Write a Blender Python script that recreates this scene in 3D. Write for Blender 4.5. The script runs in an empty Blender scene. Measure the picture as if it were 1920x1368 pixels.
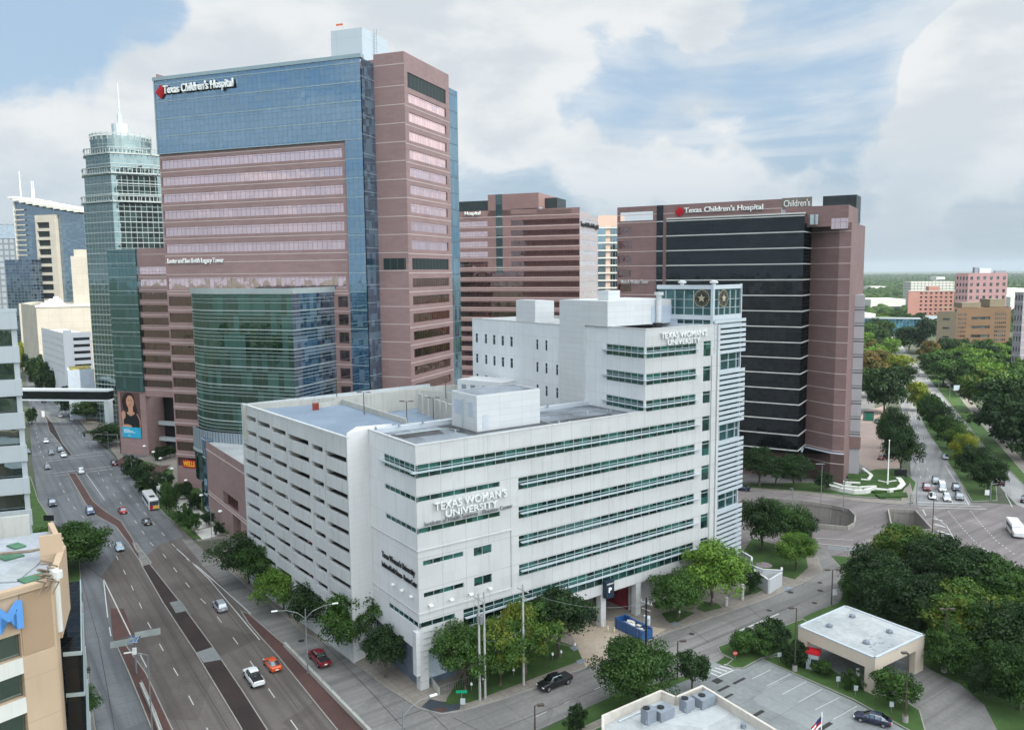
EXPO = 0.12
import bpy, bmesh, math, random
from mathutils import Vector, Matrix, noise as mnoise
from mathutils.geometry import tessellate_polygon
random.seed(7)
SC = bpy.context.scene
COL = SC.collection
R = math.radians
# ------------------------------------------------------------------ camera
F = 1530.0; H = 62.0; PITCH = math.atan(173 / F); ROLL = .010
fw = (0, math.cos(PITCH), -math.sin(PITCH)); r0 = (1, 0, 0); u0 = (0, math.sin(PITCH), math.cos(PITCH))
_c, _s = math.cos(ROLL), math.sin(ROLL)
rv = tuple(_c * a - _s * b for a, b in zip(r0, u0)); uv_ = tuple(_c * b + _s * a for a, b in zip(r0, u0))
cam = bpy.data.cameras.new('camera'); camo = bpy.data.objects.new('camera', cam); COL.objects.link(camo)
cam.sensor_width = 36; cam.lens = F / 1920 * 36; cam.clip_end = 40000; cam.clip_start = .5
camo.matrix_world = Matrix(((rv[0], uv_[0], -fw[0], 0), (rv[1], uv_[1], -fw[1], 0), (rv[2], uv_[2], -fw[2], H), (0, 0, 0, 1)))
SC.camera = camo
SC.view_settings.view_transform = 'Standard'; SC.view_settings.look = 'None'
SC.view_settings.exposure = EXPO; SC.view_settings.gamma = 1
SC.cycles.max_bounces = 6; SC.cycles.diffuse_bounces = 3; SC.cycles.glossy_bounces = 3
SC.cycles.transmission_bounces = 2; SC.cycles.volume_bounces = 0; SC.cycles.transparent_max_bounces = 8
SC.cycles.caustics_reflective = False; SC.cycles.caustics_refractive = False
def ray(px, py):
    return tuple(fw[i] + rv[i] * (px - 960) / F - uv_[i] * (py - 684) / F for i in range(3))
def G(px, py, z=0.0):
    'the place at height z that the survey photograph shows at this pixel'
    d = ray(px, py); t = (z - H) / d[2]; return (d[0] * t, d[1] * t)
def Zat(px, py, xy):
    d = ray(px, py); t = (xy[0] * d[0] + xy[1] * d[1]) / (d[0] ** 2 + d[1] ** 2); return H + d[2] * t
def onl(px, py, O, a):
    'distance along, and height on, the upright plane through O running at angle a'
    d = ray(px, py); dx, dy = math.cos(R(a)), math.sin(R(a)); det = dx * (-d[1]) + d[0] * dy
    return (O[0] * d[1] - O[1] * d[0]) / det, H + d[2] * (dx * (-O[1]) + dy * O[0]) / det
def on(O, a, s): return (O[0] + s * math.cos(R(a)), O[1] + s * math.sin(R(a)))
def atD(px, py, D):
    d = ray(px, py); n = math.hypot(d[0], d[1]); return (d[0] / n * D, d[1] / n * D)
# ------------------------------------------------------------------ sun and sky
SUN_EL = 48.0; SUN_AZ = math.degrees(math.atan2(-.62, .78))        # angle of the sun's horizontal direction from +X
sd = Vector((math.cos(R(SUN_EL)) * math.cos(R(SUN_AZ)), math.cos(R(SUN_EL)) * math.sin(R(SUN_AZ)), math.sin(R(SUN_EL))))
sl = bpy.data.lights.new('sun', 'SUN'); sl.energy = 4.8; sl.angle = R(.6); sl.color = (1, .93, .81)
so = bpy.data.objects.new('sun', sl); COL.objects.link(so); so.rotation_euler = (-sd).to_track_quat('-Z', 'Y').to_euler()
W = bpy.data.worlds.new('World'); SC.world = W; W.use_nodes = True
wt = W.node_tree; wt.nodes.clear()
class NT:
    def __init__(s, t): s.t = t
    def n(s, typ, **kw):
        nd = s.t.nodes.new(typ)
        for k, v in kw.items(): setattr(nd, k, v)
        return nd
    def l(s, a, b): s.t.links.new(a, b)
    def m(s, op, a, b=None, c=None, clamp=False):
        nd = s.t.nodes.new('ShaderNodeMath'); nd.operation = op; nd.use_clamp = clamp
        for i, v in enumerate((a, b, c)):
            if v is None: continue
            if hasattr(v, 'is_output') or hasattr(v, 'links'): s.l(v, nd.inputs[i])
            else: nd.inputs[i].default_value = v
        return nd.outputs[0]
    def mr(s, v, a, b, c=0., d=1., smooth=True):
        nd = s.t.nodes.new('ShaderNodeMapRange'); nd.interpolation_type = 'SMOOTHSTEP' if smooth else 'LINEAR'
        s.l(v, nd.inputs[0])
        for i, x in enumerate((a, b, c, d)): nd.inputs[i + 1].default_value = x
        return nd.outputs[0]
    def mix(s, f, a, b):
        nd = s.t.nodes.new('ShaderNodeMix'); nd.data_type = 'RGBA'
        for i, v in ((0, f), (6, a), (7, b)):
            if hasattr(v, 'links'): s.l(v, nd.inputs[i])
            else: nd.inputs[i].default_value = v if i == 0 else (*v[:3], 1)
        return nd.outputs[2]
def clouds_world():
    N = NT(wt)
    tc = N.n('ShaderNodeTexCoord'); nrm = N.n('ShaderNodeVectorMath', operation='NORMALIZE'); N.l(tc.outputs['Generated'], nrm.inputs[0])
    sep = N.n('ShaderNodeSeparateXYZ'); N.l(nrm.outputs[0], sep.inputs[0])
    sky = N.n('ShaderNodeTexSky', sky_type='NISHITA'); sky.sun_disc = False
    sky.sun_elevation = R(SUN_EL); sky.sun_rotation = R(90 - SUN_AZ); sky.altitude = 60; sky.dust_density = 2.2; sky.air_density = 1.0
    def nz(scale, detail, rough, zs, off=0., dist=0.):
        mp = N.n('ShaderNodeMapping'); mp.inputs['Scale'].default_value = (1, 1, zs); mp.inputs['Location'].default_value = (off, off * .7, off * .3)
        N.l(nrm.outputs[0], mp.inputs[0])
        t = N.n('ShaderNodeTexNoise'); t.inputs['Scale'].default_value = scale; t.inputs['Detail'].default_value = detail
        t.inputs['Roughness'].default_value = rough; t.inputs['Distortion'].default_value = dist
        N.l(mp.outputs[0], t.inputs[0]); return t.outputs[0]
    base = nz(4.6, 12, .60, 1.7, 3.3, .2)
    bias = None
    for px, py, rad, w in LOBES:
        d = Vector(ray(px, py)).normalized()
        vm = N.n('ShaderNodeVectorMath', operation='DOT_PRODUCT'); N.l(nrm.outputs[0], vm.inputs[0]); vm.inputs[1].default_value = d
        g = N.mr(vm.outputs['Value'], math.cos(R(rad)), 1.0, 0., w)
        bias = g if bias is None else N.m('ADD', bias, g)
    vb = N.n('ShaderNodeVectorMath', operation='DOT_PRODUCT'); N.l(nrm.outputs[0], vb.inputs[0]); vb.inputs[1].default_value = sd
    bias = N.m('ADD', bias, N.mr(vb.outputs['Value'], .15, .8, 0., .35))
    cov = N.m('ADD', N.m('MULTIPLY_ADD', base, 1.5, -.26), bias)
    wisp = nz(2.0, 9, .62, 6.5, 7.7, .6)
    mask = N.m('MAXIMUM', N.mr(cov, .43, .66), N.m('MULTIPLY', N.mr(N.m('ADD', wisp, N.m('MULTIPLY', N.m('SUBTRACT', cov, .5), .25)), .42, .66), .7))
    # low layer: pale haze towards the horizon
    hz = N.mr(sep.outputs[2], .20, .0)
    shade = nz(5.2, 10, .58, 2.4, 11.0, .2)
    sh = N.mr(N.m('ADD', shade, N.m('MULTIPLY', N.m('SUBTRACT', .75, cov), .14)), .36, .62)
    ccol = N.mix(sh, (6.2, 6.75, 7.2), (7.9, 8.15, 8.3))
    # brighter cloud deck overhead and behind the viewer, around the sun
    dz = N.n('ShaderNodeVectorMath', operation='DOT_PRODUCT'); N.l(nrm.outputs[0], dz.inputs[0]); dz.inputs[1].default_value = sd
    glow = N.mr(dz.outputs['Value'], .05, 1.0, 1.0, 4.2)
    veil = N.mix(.72, sky.outputs[0], (4.6, 6.3, 8.1))
    veil2 = N.mix(N.m('MULTIPLY', hz, .85), veil, (3.9, 4.75, 5.4))
    c = N.mix(N.m('MULTIPLY', mask, N.mr(sep.outputs[2], .0, .16, .15, 1.)), veil2, ccol)
    gl = N.n('ShaderNodeVectorMath', operation='SCALE'); N.l(c, gl.inputs[0]); N.l(glow, gl.inputs['Scale'])
    bg = N.n('ShaderNodeBackground'); bg.inputs[1].default_value = .10
    N.l(gl.outputs[0], bg.inputs[0]); out = N.n('ShaderNodeOutputWorld'); N.l(bg.outputs[0], out.inputs[0])
LOBES = [(100, 40, 10, -.36), (260, 20, 5, -.2), (160, 210, 7, .32), (350, 100, 6, .36), (600, 60, 9, .42), (850, 60, 8, .40), (1060, 30, 6, .32), (1260, 10, 5, .30), (500, 250, 9, .3), (60, 330, 7, .15), (950, 232, 4, .40),
         (1140, 150, 6, -.30), (1340, 150, 9, -.30), (1560, 160, 8, -.28), (1650, 60, 7, -.26), (1050, 250, 5, -.04), (1320, 285, 5, .26), (1500, 290, 6, .28), (1160, 300, 5, .24), (1860, 175, 7, .55), (1770, 120, 3.5, .30), (1905, 60, 5, .35), (1720, 270, 5, .32), (700, -900, 70, .12)]
clouds_world()
# ------------------------------------------------------------------ materials
MATS = {}
def newmat(name):
    m = bpy.data.materials.new(name); m.use_nodes = True; m.node_tree.nodes.clear(); MATS[name] = m; return m, NT(m.node_tree)
def finish(N, sh): o = N.n('ShaderNodeOutputMaterial'); N.l(sh, o.inputs[0])
def princ(N, col, rough=.7, metal=0., spec=.3, bump=None, bstr=.3, bdist=.05):
    p = N.n('ShaderNodeBsdfPrincipled')
    if hasattr(col, 'links'): N.l(col, p.inputs['Base Color'])
    else: p.inputs['Base Color'].default_value = (*col[:3], 1)
    if hasattr(rough, 'links'): N.l(rough, p.inputs['Roughness'])
    else: p.inputs['Roughness'].default_value = rough
    p.inputs['Metallic'].default_value = metal; p.inputs['Specular IOR Level'].default_value = spec
    if bump is not None:
        b = N.n('ShaderNodeBump'); b.inputs['Strength'].default_value = bstr; b.inputs['Distance'].default_value = bdist
        N.l(bump, b.inputs['Height']); N.l(b.outputs[0], p.inputs['Normal'])
    return p
def worldpos(N): return N.n('ShaderNodeNewGeometry').outputs['Position']
def noisetex(N, vec, scale, detail=5, rough=.55, stretch=None):
    if stretch:
        mp = N.n('ShaderNodeMapping'); mp.inputs['Scale'].default_value = stretch; N.l(vec, mp.inputs[0]); vec = mp.outputs[0]
    t = N.n('ShaderNodeTexNoise'); N.l(vec, t.inputs[0]); t.inputs['Scale'].default_value = scale; t.inputs['Detail'].default_value = detail; t.inputs['Roughness'].default_value = rough
    return t.outputs[0]
def scalecol(c, k): return tuple(x * k for x in c)
def plain(name, col, rough=.6, metal=0., var=.12, scale=.6, spec=.3):
    m, N = newmat(name); v = worldpos(N)
    f = N.mr(noisetex(N, v, scale, 6), .3, .7)
    c = N.mix(f, scalecol(col, 1 - var), scalecol(col, 1 + var))
    finish(N, princ(N, c, rough, metal, spec).outputs[0]); return m
def ground_mat(name, col, col2, scale=.12, fine=4., rough=.85, patch=None, streak=None, joint=None):
    m, N = newmat(name); v = worldpos(N)
    a = N.mr(noisetex(N, v, scale, 6, .6), .32, .68)
    b = noisetex(N, v, fine, 4, .6)
    c = N.mix(a, col, col2)
    c = N.mix(N.m('MULTIPLY', N.mr(b, .35, .65), .35), c, scalecol(col, .72))
    if patch:
        vo = N.n('ShaderNodeTexVoronoi'); vo.inputs['Scale'].default_value = patch; N.l(v, vo.inputs['Vector'])
        sx = N.n('ShaderNodeSeparateXYZ'); N.l(vo.outputs['Color'], sx.inputs[0])
        c = N.mix(N.mr(sx.outputs[0], .72, .74, 0, .3), c, scalecol(col2, 1.3))
    if streak:      # tyre-worn tracks along the road: noise stretched along the road's direction
        mp = N.n('ShaderNodeMapping'); mp.inputs['Rotation'].default_value = (0, 0, R(-streak)); N.l(v, mp.inputs[0])
        st = noisetex(N, mp.outputs[0], .6, 4, .55, (.03, 1, 1))
        c = N.mix(N.mr(st, .42, .66, 0, .6), c, scalecol(col, .68))
    st2 = N.mr(noisetex(N, v, .45, 7, .7), .56, .74, 0, .38); c = N.mix(st2, c, scalecol(col, .55))
    if joint:
        mp = N.n('ShaderNodeMapping'); mp.inputs['Rotation'].default_value = (0, 0, R(-joint[2])); N.l(v, mp.inputs[0])
        c = N.mix(N.m('MULTIPLY', gridmask(N, mp.outputs[0], joint[0], joint[1], .07), .55), c, scalecol(col, .45))
    finish(N, princ(N, c, rough, 0, .25, b, .15, .02).outputs[0]); return m
def uvsock(N): return N.n('ShaderNodeTexCoord').outputs['UV']
def gridmask(N, uv, du, dv, w, wv=None, offu=0., offv=0.):
    sp = N.n('ShaderNodeSeparateXYZ'); N.l(uv, sp.inputs[0]); r = None
    for i, (d, o, ww) in enumerate(((du, offu, w), (dv, offv, wv or w))):
        if not d: continue
        fr = N.m('FRACT', N.m('DIVIDE', N.m('ADD', sp.outputs[i], 1000 * d - o + ww / 2), d))
        k = N.m('LESS_THAN', fr, ww / d)
        r = k if r is None else N.m('MAXIMUM', r, k)
    return r
def wallmat(name, col, du=None, dv=None, w=.04, jk=.75, var=.05, rough=.75, streak=.12, fine=.0, offu=0., offv=0., brick=None, bk=.45):
    m, N = newmat(name); v = worldpos(N); uv = uvsock(N)
    a = N.mr(noisetex(N, v, .12, 5), .3, .7)
    c = N.mix(a, scalecol(col, 1 - var), scalecol(col, 1 + var))
    if streak:
        st = noisetex(N, uv, 1.3, 5, .6, (1., .09, 1))
        c = N.mix(N.mr(st, .5, .78, 0, streak), c, scalecol(col, .45))
    if brick:       # fine courses, and whole panels a shade apart
        br = N.n('ShaderNodeTexBrick'); N.l(uv, br.inputs['Vector']); br.inputs['Scale'].default_value = 1.; br.inputs['Mortar Size'].default_value = .008
        br.inputs['Brick Width'].default_value = brick[0]; br.inputs['Row Height'].default_value = brick[1]
        br.inputs['Color1'].default_value = (*scalecol(col, .86), 1); br.inputs['Color2'].default_value = (*scalecol(col, 1.12), 1); br.inputs['Mortar'].default_value = (*scalecol(col, .9), 1)
        c = N.mix(bk, c, br.outputs['Color'])
    if du or dv:
        g = gridmask(N, uv, du, dv, w, None, offu, offv)
        c = N.mix(N.m('MULTIPLY', g, .8), c, scalecol(col, jk))
    finish(N, princ(N, c, rough, 0, .25).outputs[0]); return m
def glassmat(name, dark, refl, fac=.6, pu=1.5, pv=0., lw=.07, line=(.3, .35, .36), bright=(.3, .38, .38), pb=.25, tilt=.012, rough=.015, offv=0., lwv=None, warp=.006, extra=None):
    m, N = newmat(name); uv = uvsock(N)
    sn = N.n('ShaderNodeVectorMath', operation='DIVIDE'); N.l(uv, sn.inputs[0]); sn.inputs[1].default_value = (pu, pv or 4.66, 1)
    fl = N.n('ShaderNodeVectorMath', operation='FLOOR'); N.l(sn.outputs[0], fl.inputs[0])
    wn = N.n('ShaderNodeTexWhiteNoise', noise_dimensions='3D'); N.l(fl.outputs[0], wn.inputs[0])
    ns = noisetex(N, fl.outputs[0], .35, 2)
    br = N.m('MULTIPLY', N.mr(N.m('ADD', N.m('MULTIPLY', wn.outputs['Value'], .6), N.m('MULTIPLY', ns, .8)), .62, .9), pb)
    geo = N.n('ShaderNodeNewGeometry')
    # every pane hangs a hair out of true and ripples a little
    vs = N.n('ShaderNodeVectorMath', operation='SUBTRACT'); N.l(wn.outputs['Color'], vs.inputs[0]); vs.inputs[1].default_value = (.5, .5, .5)
    sc = N.n('ShaderNodeVectorMath', operation='SCALE'); N.l(vs.outputs[0], sc.inputs[0]); sc.inputs['Scale'].default_value = tilt
    nt = N.n('ShaderNodeTexNoise'); N.l(uv, nt.inputs[0]); nt.inputs['Scale'].default_value = .45; nt.inputs['Detail'].default_value = 2
    vs2 = N.n('ShaderNodeVectorMath', operation='SUBTRACT'); N.l(nt.outputs['Color'], vs2.inputs[0]); vs2.inputs[1].default_value = (.5, .5, .5)
    sc2 = N.n('ShaderNodeVectorMath', operation='SCALE'); N.l(vs2.outputs[0], sc2.inputs[0]); sc2.inputs['Scale'].default_value = warp * 6
    ad = N.n('ShaderNodeVectorMath', operation='ADD'); N.l(geo.outputs['Normal'], ad.inputs[0]); N.l(sc.outputs[0], ad.inputs[1])
    ad2 = N.n('ShaderNodeVectorMath', operation='ADD'); N.l(ad.outputs[0], ad2.inputs[0]); N.l(sc2.outputs[0], ad2.inputs[1])
    nn = N.n('ShaderNodeVectorMath', operation='NORMALIZE'); N.l(ad2.outputs[0], nn.inputs[0])
    c = N.mix(br, dark, bright)
    df = N.n('ShaderNodeBsdfDiffuse'); N.l(c, df.inputs[0])
    gl = N.n('ShaderNodeBsdfGlossy'); gl.inputs['Color'].default_value = (*refl, 1); gl.inputs['Roughness'].default_value = rough; N.l(nn.outputs[0], gl.inputs['Normal'])
    mx = N.n('ShaderNodeMixShader'); N.l(df.outputs[0], mx.inputs[1]); N.l(gl.outputs[0], mx.inputs[2])
    N.l(N.m('MULTIPLY', N.m('SUBTRACT', 1., N.m('MULTIPLY', br, .8)), fac), mx.inputs[0])
    sh = mx.outputs[0]
    if lw:
        g = gridmask(N, uv, pu, pv, lw, lwv, 0, offv)
        lp = princ(N, line, .45, .3); m2 = N.n('ShaderNodeMixShader'); N.l(g, m2.inputs[0]); N.l(sh, m2.inputs[1]); N.l(lp.outputs[0], m2.inputs[2]); sh = m2.outputs[0]
    finish(N, sh); return m
def leafmat(name, lo, hi, yellow=None):
    m, N = newmat(name); at = N.n('ShaderNodeAttribute', attribute_name='leaf'); oi = N.n('ShaderNodeObjectInfo')
    f = N.m('ADD', N.m('MULTIPLY', at.outputs['Fac'], .8), N.m('MULTIPLY', oi.outputs['Random'], .2))
    c = N.mix(f, lo, hi)
    if yellow: c = N.mix(N.mr(noisetex(N, worldpos(N), .35, 3), .48, .66, 0, .75), c, yellow)
    d = N.n('ShaderNodeBsdfDiffuse'); N.l(c, d.inputs[0]); tr = N.n('ShaderNodeBsdfTranslucent'); N.l(N.mix(.5, c, scalecol(hi, 1.3)), tr.inputs[0])
    gl = N.n('ShaderNodeBsdfGlossy'); gl.inputs['Roughness'].default_value = .5; gl.inputs[0].default_value = (.35, .38, .35, 1)
    m1 = N.n('ShaderNodeMixShader'); m1.inputs[0].default_value = .14; N.l(d.outputs[0], m1.inputs[1]); N.l(tr.outputs[0], m1.inputs[2])
    m2 = N.n('ShaderNodeMixShader'); m2.inputs[0].default_value = .05; N.l(m1.outputs[0], m2.inputs[1]); N.l(gl.outputs[0], m2.inputs[2])
    finish(N, m2.outputs[0]); return m
# ------------------------------------------------------------------ mesh builder
def tag(o, label=None, cat=None, group=None, kind=None):
    if label: o['label'] = label
    if cat: o['category'] = cat
    if group: o['group'] = group
    if kind: o['kind'] = kind
    return o
def empty(name, xy, label, cat, group=None, z=0., rz=0.):
    o = bpy.data.objects.new(name, None); COL.objects.link(o); o.location = (xy[0], xy[1], z); o.rotation_euler = (0, 0, rz); o.empty_display_size = .5
    return tag(o, label, cat, group)
class MB:
    def __init__(s): s.v = []; s.f = []; s.mi = []; s.uv = []
    def face(s, pts, m=0, uv=None):
        b = len(s.v); s.v += [tuple(p) for p in pts]; s.f.append(tuple(range(b, b + len(pts)))); s.mi.append(m)
        if uv is None:
            a, c = Vector(pts[1]) - Vector(pts[0]), Vector(pts[-1]) - Vector(pts[0]); n = a.cross(c)
            if abs(n.z) > .7 * (n.length + 1e-9): uv = [(p[0], p[1]) for p in pts]
            else:
                h = Vector((-n.y, n.x)); h = h.normalized() if h.length > 0 else Vector((1, 0))
                uv = [(p[0] * h.x + p[1] * h.y, p[2]) for p in pts]
        s.uv += uv
    def prism(s, poly, z0, z1, m=0, top=None, bottom=True, hole=None):
        n = len(poly)
        for i in range(n):
            p, q = poly[i], poly[(i + 1) % n]; L = math.dist(p[:2], q[:2])
            s.face([(p[0], p[1], z0), (q[0], q[1], z0), (q[0], q[1], z1), (p[0], p[1], z1)], m, [(0, z0), (L, z0), (L, z1), (0, z1)])
        s.flat(poly, z1, m if top is None else top)
        if bottom: s.flat(poly, z0, m if top is None else top)
    def flat(s, poly, z, m=0, holes=()):
        loops = [[Vector((p[0], p[1], 0)) for p in poly]] + [[Vector((p[0], p[1], 0)) for p in h] for h in holes]
        allp = [p for l in loops for p in l]
        for t in tessellate_polygon(loops):
            pts = [(allp[i].x, allp[i].y, z) for i in t]
            a = (pts[1][0] - pts[0][0]) * (pts[2][1] - pts[0][1]) - (pts[1][1] - pts[0][1]) * (pts[2][0] - pts[0][0])
            if abs(a) < 1e-7: continue
            if a < 0: pts.reverse()
            s.face(pts, m)
    def box(s, cx, cy, cz, sx, sy, sz, m=0, rz=0.):
        c, d = math.cos(rz), math.sin(rz)
        P = [(cx + c * x * sx / 2 - d * y * sy / 2, cy + d * x * sx / 2 + c * y * sy / 2) for x, y in ((-1, -1), (1, -1), (1, 1), (-1, 1))]
        s.prism(P, cz - sz / 2, cz + sz / 2, m)
    def fbox(s, fr, s0, s1, z0, z1, d0, d1, m=0):
        'a box on an upright frame: along s0..s1, height z0..z1, out from d0 to d1'
        s.prism([fr.p(s0, d0), fr.p(s1, d0), fr.p(s1, d1), fr.p(s0, d1)], z0, z1, m)
    def cyl(s, x, y, z0, z1, r, r2=None, n=12, m=0, cap=True):
        r2 = r if r2 is None else r2
        A = [(x + r * math.cos(i * 2 * math.pi / n), y + r * math.sin(i * 2 * math.pi / n), z0) for i in range(n)]
        B = [(x + r2 * math.cos(i * 2 * math.pi / n), y + r2 * math.sin(i * 2 * math.pi / n), z1) for i in range(n)]
        c = 2 * math.pi * r / n
        for i in range(n):
            j = (i + 1) % n; s.face([A[i], A[j], B[j], B[i]], m, [(i * c, z0), (i * c + c, z0), (i * c + c, z1), (i * c, z1)])
        if cap: s.face(B, m); s.face(A[::-1], m)
    def tube(s, pts, r, n=6, m=0, r2=None):
        pts = [Vector(p) for p in pts]; rings = []
        for i, p in enumerate(pts):
            t = (pts[min(i + 1, len(pts) - 1)] - pts[max(i - 1, 0)]).normalized()
            a = t.cross(Vector((0, 0, 1))); a = a.normalized() if a.length > .01 else Vector((1, 0, 0)); b = t.cross(a)
            rr = r if r2 is None else r + (r2 - r) * i / (len(pts) - 1)
            rings.append([p + (a * math.cos(k * 2 * math.pi / n) + b * math.sin(k * 2 * math.pi / n)) * rr for k in range(n)])
        for i in range(len(pts) - 1):
            for k in range(n): j = (k + 1) % n; s.face([rings[i][k], rings[i][j], rings[i + 1][j], rings[i + 1][k]], m)
        s.face(rings[0][::-1], m); s.face(rings[-1], m)
    def wall(s, fr, s0, s1, z0, z1, holes=(), depth=.3, m=0, mr=None):
        'an upright wall with rectangular openings cut through it and their reveals'
        S = sorted({s0, s1, *[h[0] for h in holes], *[h[1] for h in holes]}); Zs = sorted({z0, z1, *[h[2] for h in holes], *[h[3] for h in holes]})
        S = [x for x in S if s0 - 1e-6 <= x <= s1 + 1e-6]; Zs = [x for x in Zs if z0 - 1e-6 <= x <= z1 + 1e-6]
        for j in range(len(Zs) - 1):
            a = None; zc = (Zs[j] + Zs[j + 1]) / 2
            for i in range(len(S)):
                hit = True
                if i < len(S) - 1:
                    sc = (S[i] + S[i + 1]) / 2; hit = any(h[0] < sc < h[1] and h[2] < zc < h[3] for h in holes)
                if not hit and a is None: a = S[i]
                if hit and a is not None:
                    b = S[i]; s.face([(*fr.p(a), Zs[j]), (*fr.p(b), Zs[j]), (*fr.p(b), Zs[j + 1]), (*fr.p(a), Zs[j + 1])], m, [(a, Zs[j]), (b, Zs[j]), (b, Zs[j + 1]), (a, Zs[j + 1])]); a = None
        k = m if mr is None else mr
        for a, b, c, d in [h[:4] for h in holes]:
            for (p, q, u, v) in ((a, b, c, c), (a, b, d, d)):
                s.face([(*fr.p(p), u), (*fr.p(q), u), (*fr.p(q, -depth), v), (*fr.p(p, -depth), v)], k)
            for p in (a, b):
                s.face([(*fr.p(p), c), (*fr.p(p), d), (*fr.p(p, -depth), d), (*fr.p(p, -depth), c)], k)
    def pane(s, fr, s0, s1, z0, z1, d=0., m=0):
        s.face([(*fr.p(s0, d), z0), (*fr.p(s1, d), z0), (*fr.p(s1, d), z1), (*fr.p(s0, d), z1)], m, [(s0, z0), (s1, z0), (s1, z1), (s0, z1)])
    def build(s, name, mats, parent=None, smooth=False, recalc=False):
        me = bpy.data.meshes.new(name); off = Vector(parent.matrix_world.translation) if parent else Vector((0, 0, 0))
        if parent:
            off = Vector((0, 0, 0)); q = parent
            while q: off += q.location; q = q.parent
        me.from_pydata([Vector(v) - off for v in s.v], [], s.f)
        for m in (mats if isinstance(mats, (list, tuple)) else [mats]): me.materials.append(m)
        me.polygons.foreach_set('material_index', s.mi)
        ul = me.uv_layers.new(name='UVMap'); ul.data.foreach_set('uv', [c for u in s.uv for c in u])
        if recalc or smooth:
            b = bmesh.new(); b.from_mesh(me)
            if smooth: bmesh.ops.remove_doubles(b, verts=b.verts, dist=.0005)
            bmesh.ops.recalc_face_normals(b, faces=b.faces); b.to_mesh(me); b.free()
            if smooth:
                for p in me.polygons: p.use_smooth = True
        o = bpy.data.objects.new(name, me); COL.objects.link(o)
        if parent: o.parent = parent
        return o
class Fr:
    'an upright plane: origin, heading, and which side is outside'
    def __init__(s, O, deg, sg=1): s.O = O; s.a = deg; s.d = (math.cos(R(deg)), math.sin(R(deg))); s.n = (sg * s.d[1], -sg * s.d[0]); s.sg = sg
    def p(s, t, out=0.): return (s.O[0] + s.d[0] * t + s.n[0] * out, s.O[1] + s.d[1] * t + s.n[1] * out)
    def s(s, px, py): return onl(px, py, s.O, s.a)
def seg(p, q, sg=1): return Fr(p, math.degrees(math.atan2(q[1] - p[1], q[0] - p[0])), sg), math.dist(p, q)
def local(mb, o):
    pass
def window(parent, fr, s0, s1, z0, z1, glass, frame=None, pw=0., depth=.25, rail=None, bar=.09, name='window', ftop=True):
    mb = MB(); mb.pane(fr, s0, s1, z0, z1, -depth); w = mb.build(name, glass, parent)
    if frame and pw:
        f = MB(); n = max(1, round((s1 - s0) / pw)); st = (s1 - s0) / n
        for i in range(n + 1): f.fbox(fr, s0 + i * st - bar / 2 if i else s0 + .002, min(s0 + i * st + bar / 2, s1 - .002), z0 + .004, z1 - .004, -depth + .01, -depth + .11)
        if rail is not None:
            for zr in (rail if isinstance(rail, (list, tuple)) else [rail]): f.fbox(fr, s0, s1, zr - bar / 2, zr + bar / 2, -depth + .012, -depth + .115)
        f.build('frame', frame, w)
    return w
def text(parent, fr, body, s0, s1, z0, z1, mat, out=.05, thick=.12, name='lettering', bold=.0, label=None, shear=0.):
    cu = bpy.data.curves.new(name, 'FONT'); cu.body = body; cu.extrude = .05; cu.offset = bold; cu.shear = shear; cu.resolution_u = 3
    to = bpy.data.objects.new(name, cu); COL.objects.link(to); bpy.context.view_layer.update()
    me = bpy.data.meshes.new_from_object(to.evaluated_get(bpy.context.evaluated_depsgraph_get())); bpy.data.objects.remove(to)
    xs = [v.co.x for v in me.vertices]; ys = [v.co.y for v in me.vertices]; zs = [v.co.z for v in me.vertices]
    off = Vector((0, 0, 0)); q = parent
    while q: off += q.location; q = q.parent
    X0, X1, Y0, Y1, Z0, Z1 = min(xs), max(xs), min(ys), max(ys), min(zs), max(zs)
    for v in me.vertices:
        u = (v.co.x - X0) / (X1 - X0); w = (v.co.y - Y0) / (Y1 - Y0); d = (v.co.z - Z0) / (Z1 - Z0)
        if fr.sg < 0: t = s1 + (s0 - s1) * u
        else: t = s0 + (s1 - s0) * u
        x, y = fr.p(t, out + d * thick); v.co = Vector((x, y, z0 + (z1 - z0) * w)) - off
    me.materials.clear(); me.materials.append(mat); me.name = name
    o = bpy.data.objects.new(name, me); COL.objects.link(o); o.parent = parent
    if label: o['label'] = label
    return o
# ------------------------------------------------------------------ colours of the place
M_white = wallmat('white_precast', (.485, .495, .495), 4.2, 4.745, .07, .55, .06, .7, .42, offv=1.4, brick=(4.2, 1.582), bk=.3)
M_whiteL = wallmat('white_precast_side', (.625, .65, .665), 3.3, 4.745, .06, .68, .05, .7, .22, offv=1.4, brick=(3.3, 1.582), bk=.2)  # side copy of the precast, lightened to offset that face's weaker light
M_metal = wallmat('white_metal_panel', (.54, .56, .57), 4.5, 1.05, .05, .72, .03, .45, .08, brick=(4.5, 1.05), bk=.25)
M_trim = plain('pale_trim', (.50, .55, .59), .4, .2, .03)
M_tblue = plain('blue_grey_panel', (.42, .49, .57), .5, .1, .05)
M_roof = ground_mat('grey_roof_membrane', (.10, .115, .13), (.22, .25, .28), .16, 1.4, .8, .12)
M_roofw = ground_mat('white_roof_membrane', (.30, .325, .335), (.40, .42, .425), .22, 1.2, .7, .09)
M_deck = ground_mat('blue_grey_parking_deck', (.17, .22, .28), (.21, .27, .34), .12, 1.2, .8, None)
M_conc = wallmat('stained_concrete', (.40, .40, .37), None, None, .04, .8, .09, .85, .5)
M_garage = wallmat('garage_precast', (.50, .525, .53), 7.4, None, .06, .7, .06, .8, .55)
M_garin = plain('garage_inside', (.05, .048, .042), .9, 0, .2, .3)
M_gtw = glassmat('green_glass', (.010, .024, .025), (.26, .42, .39), .36, 1.95, 4.745, 0, bright=(.04, .15, .125), pb=.7, tilt=.02)
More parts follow.
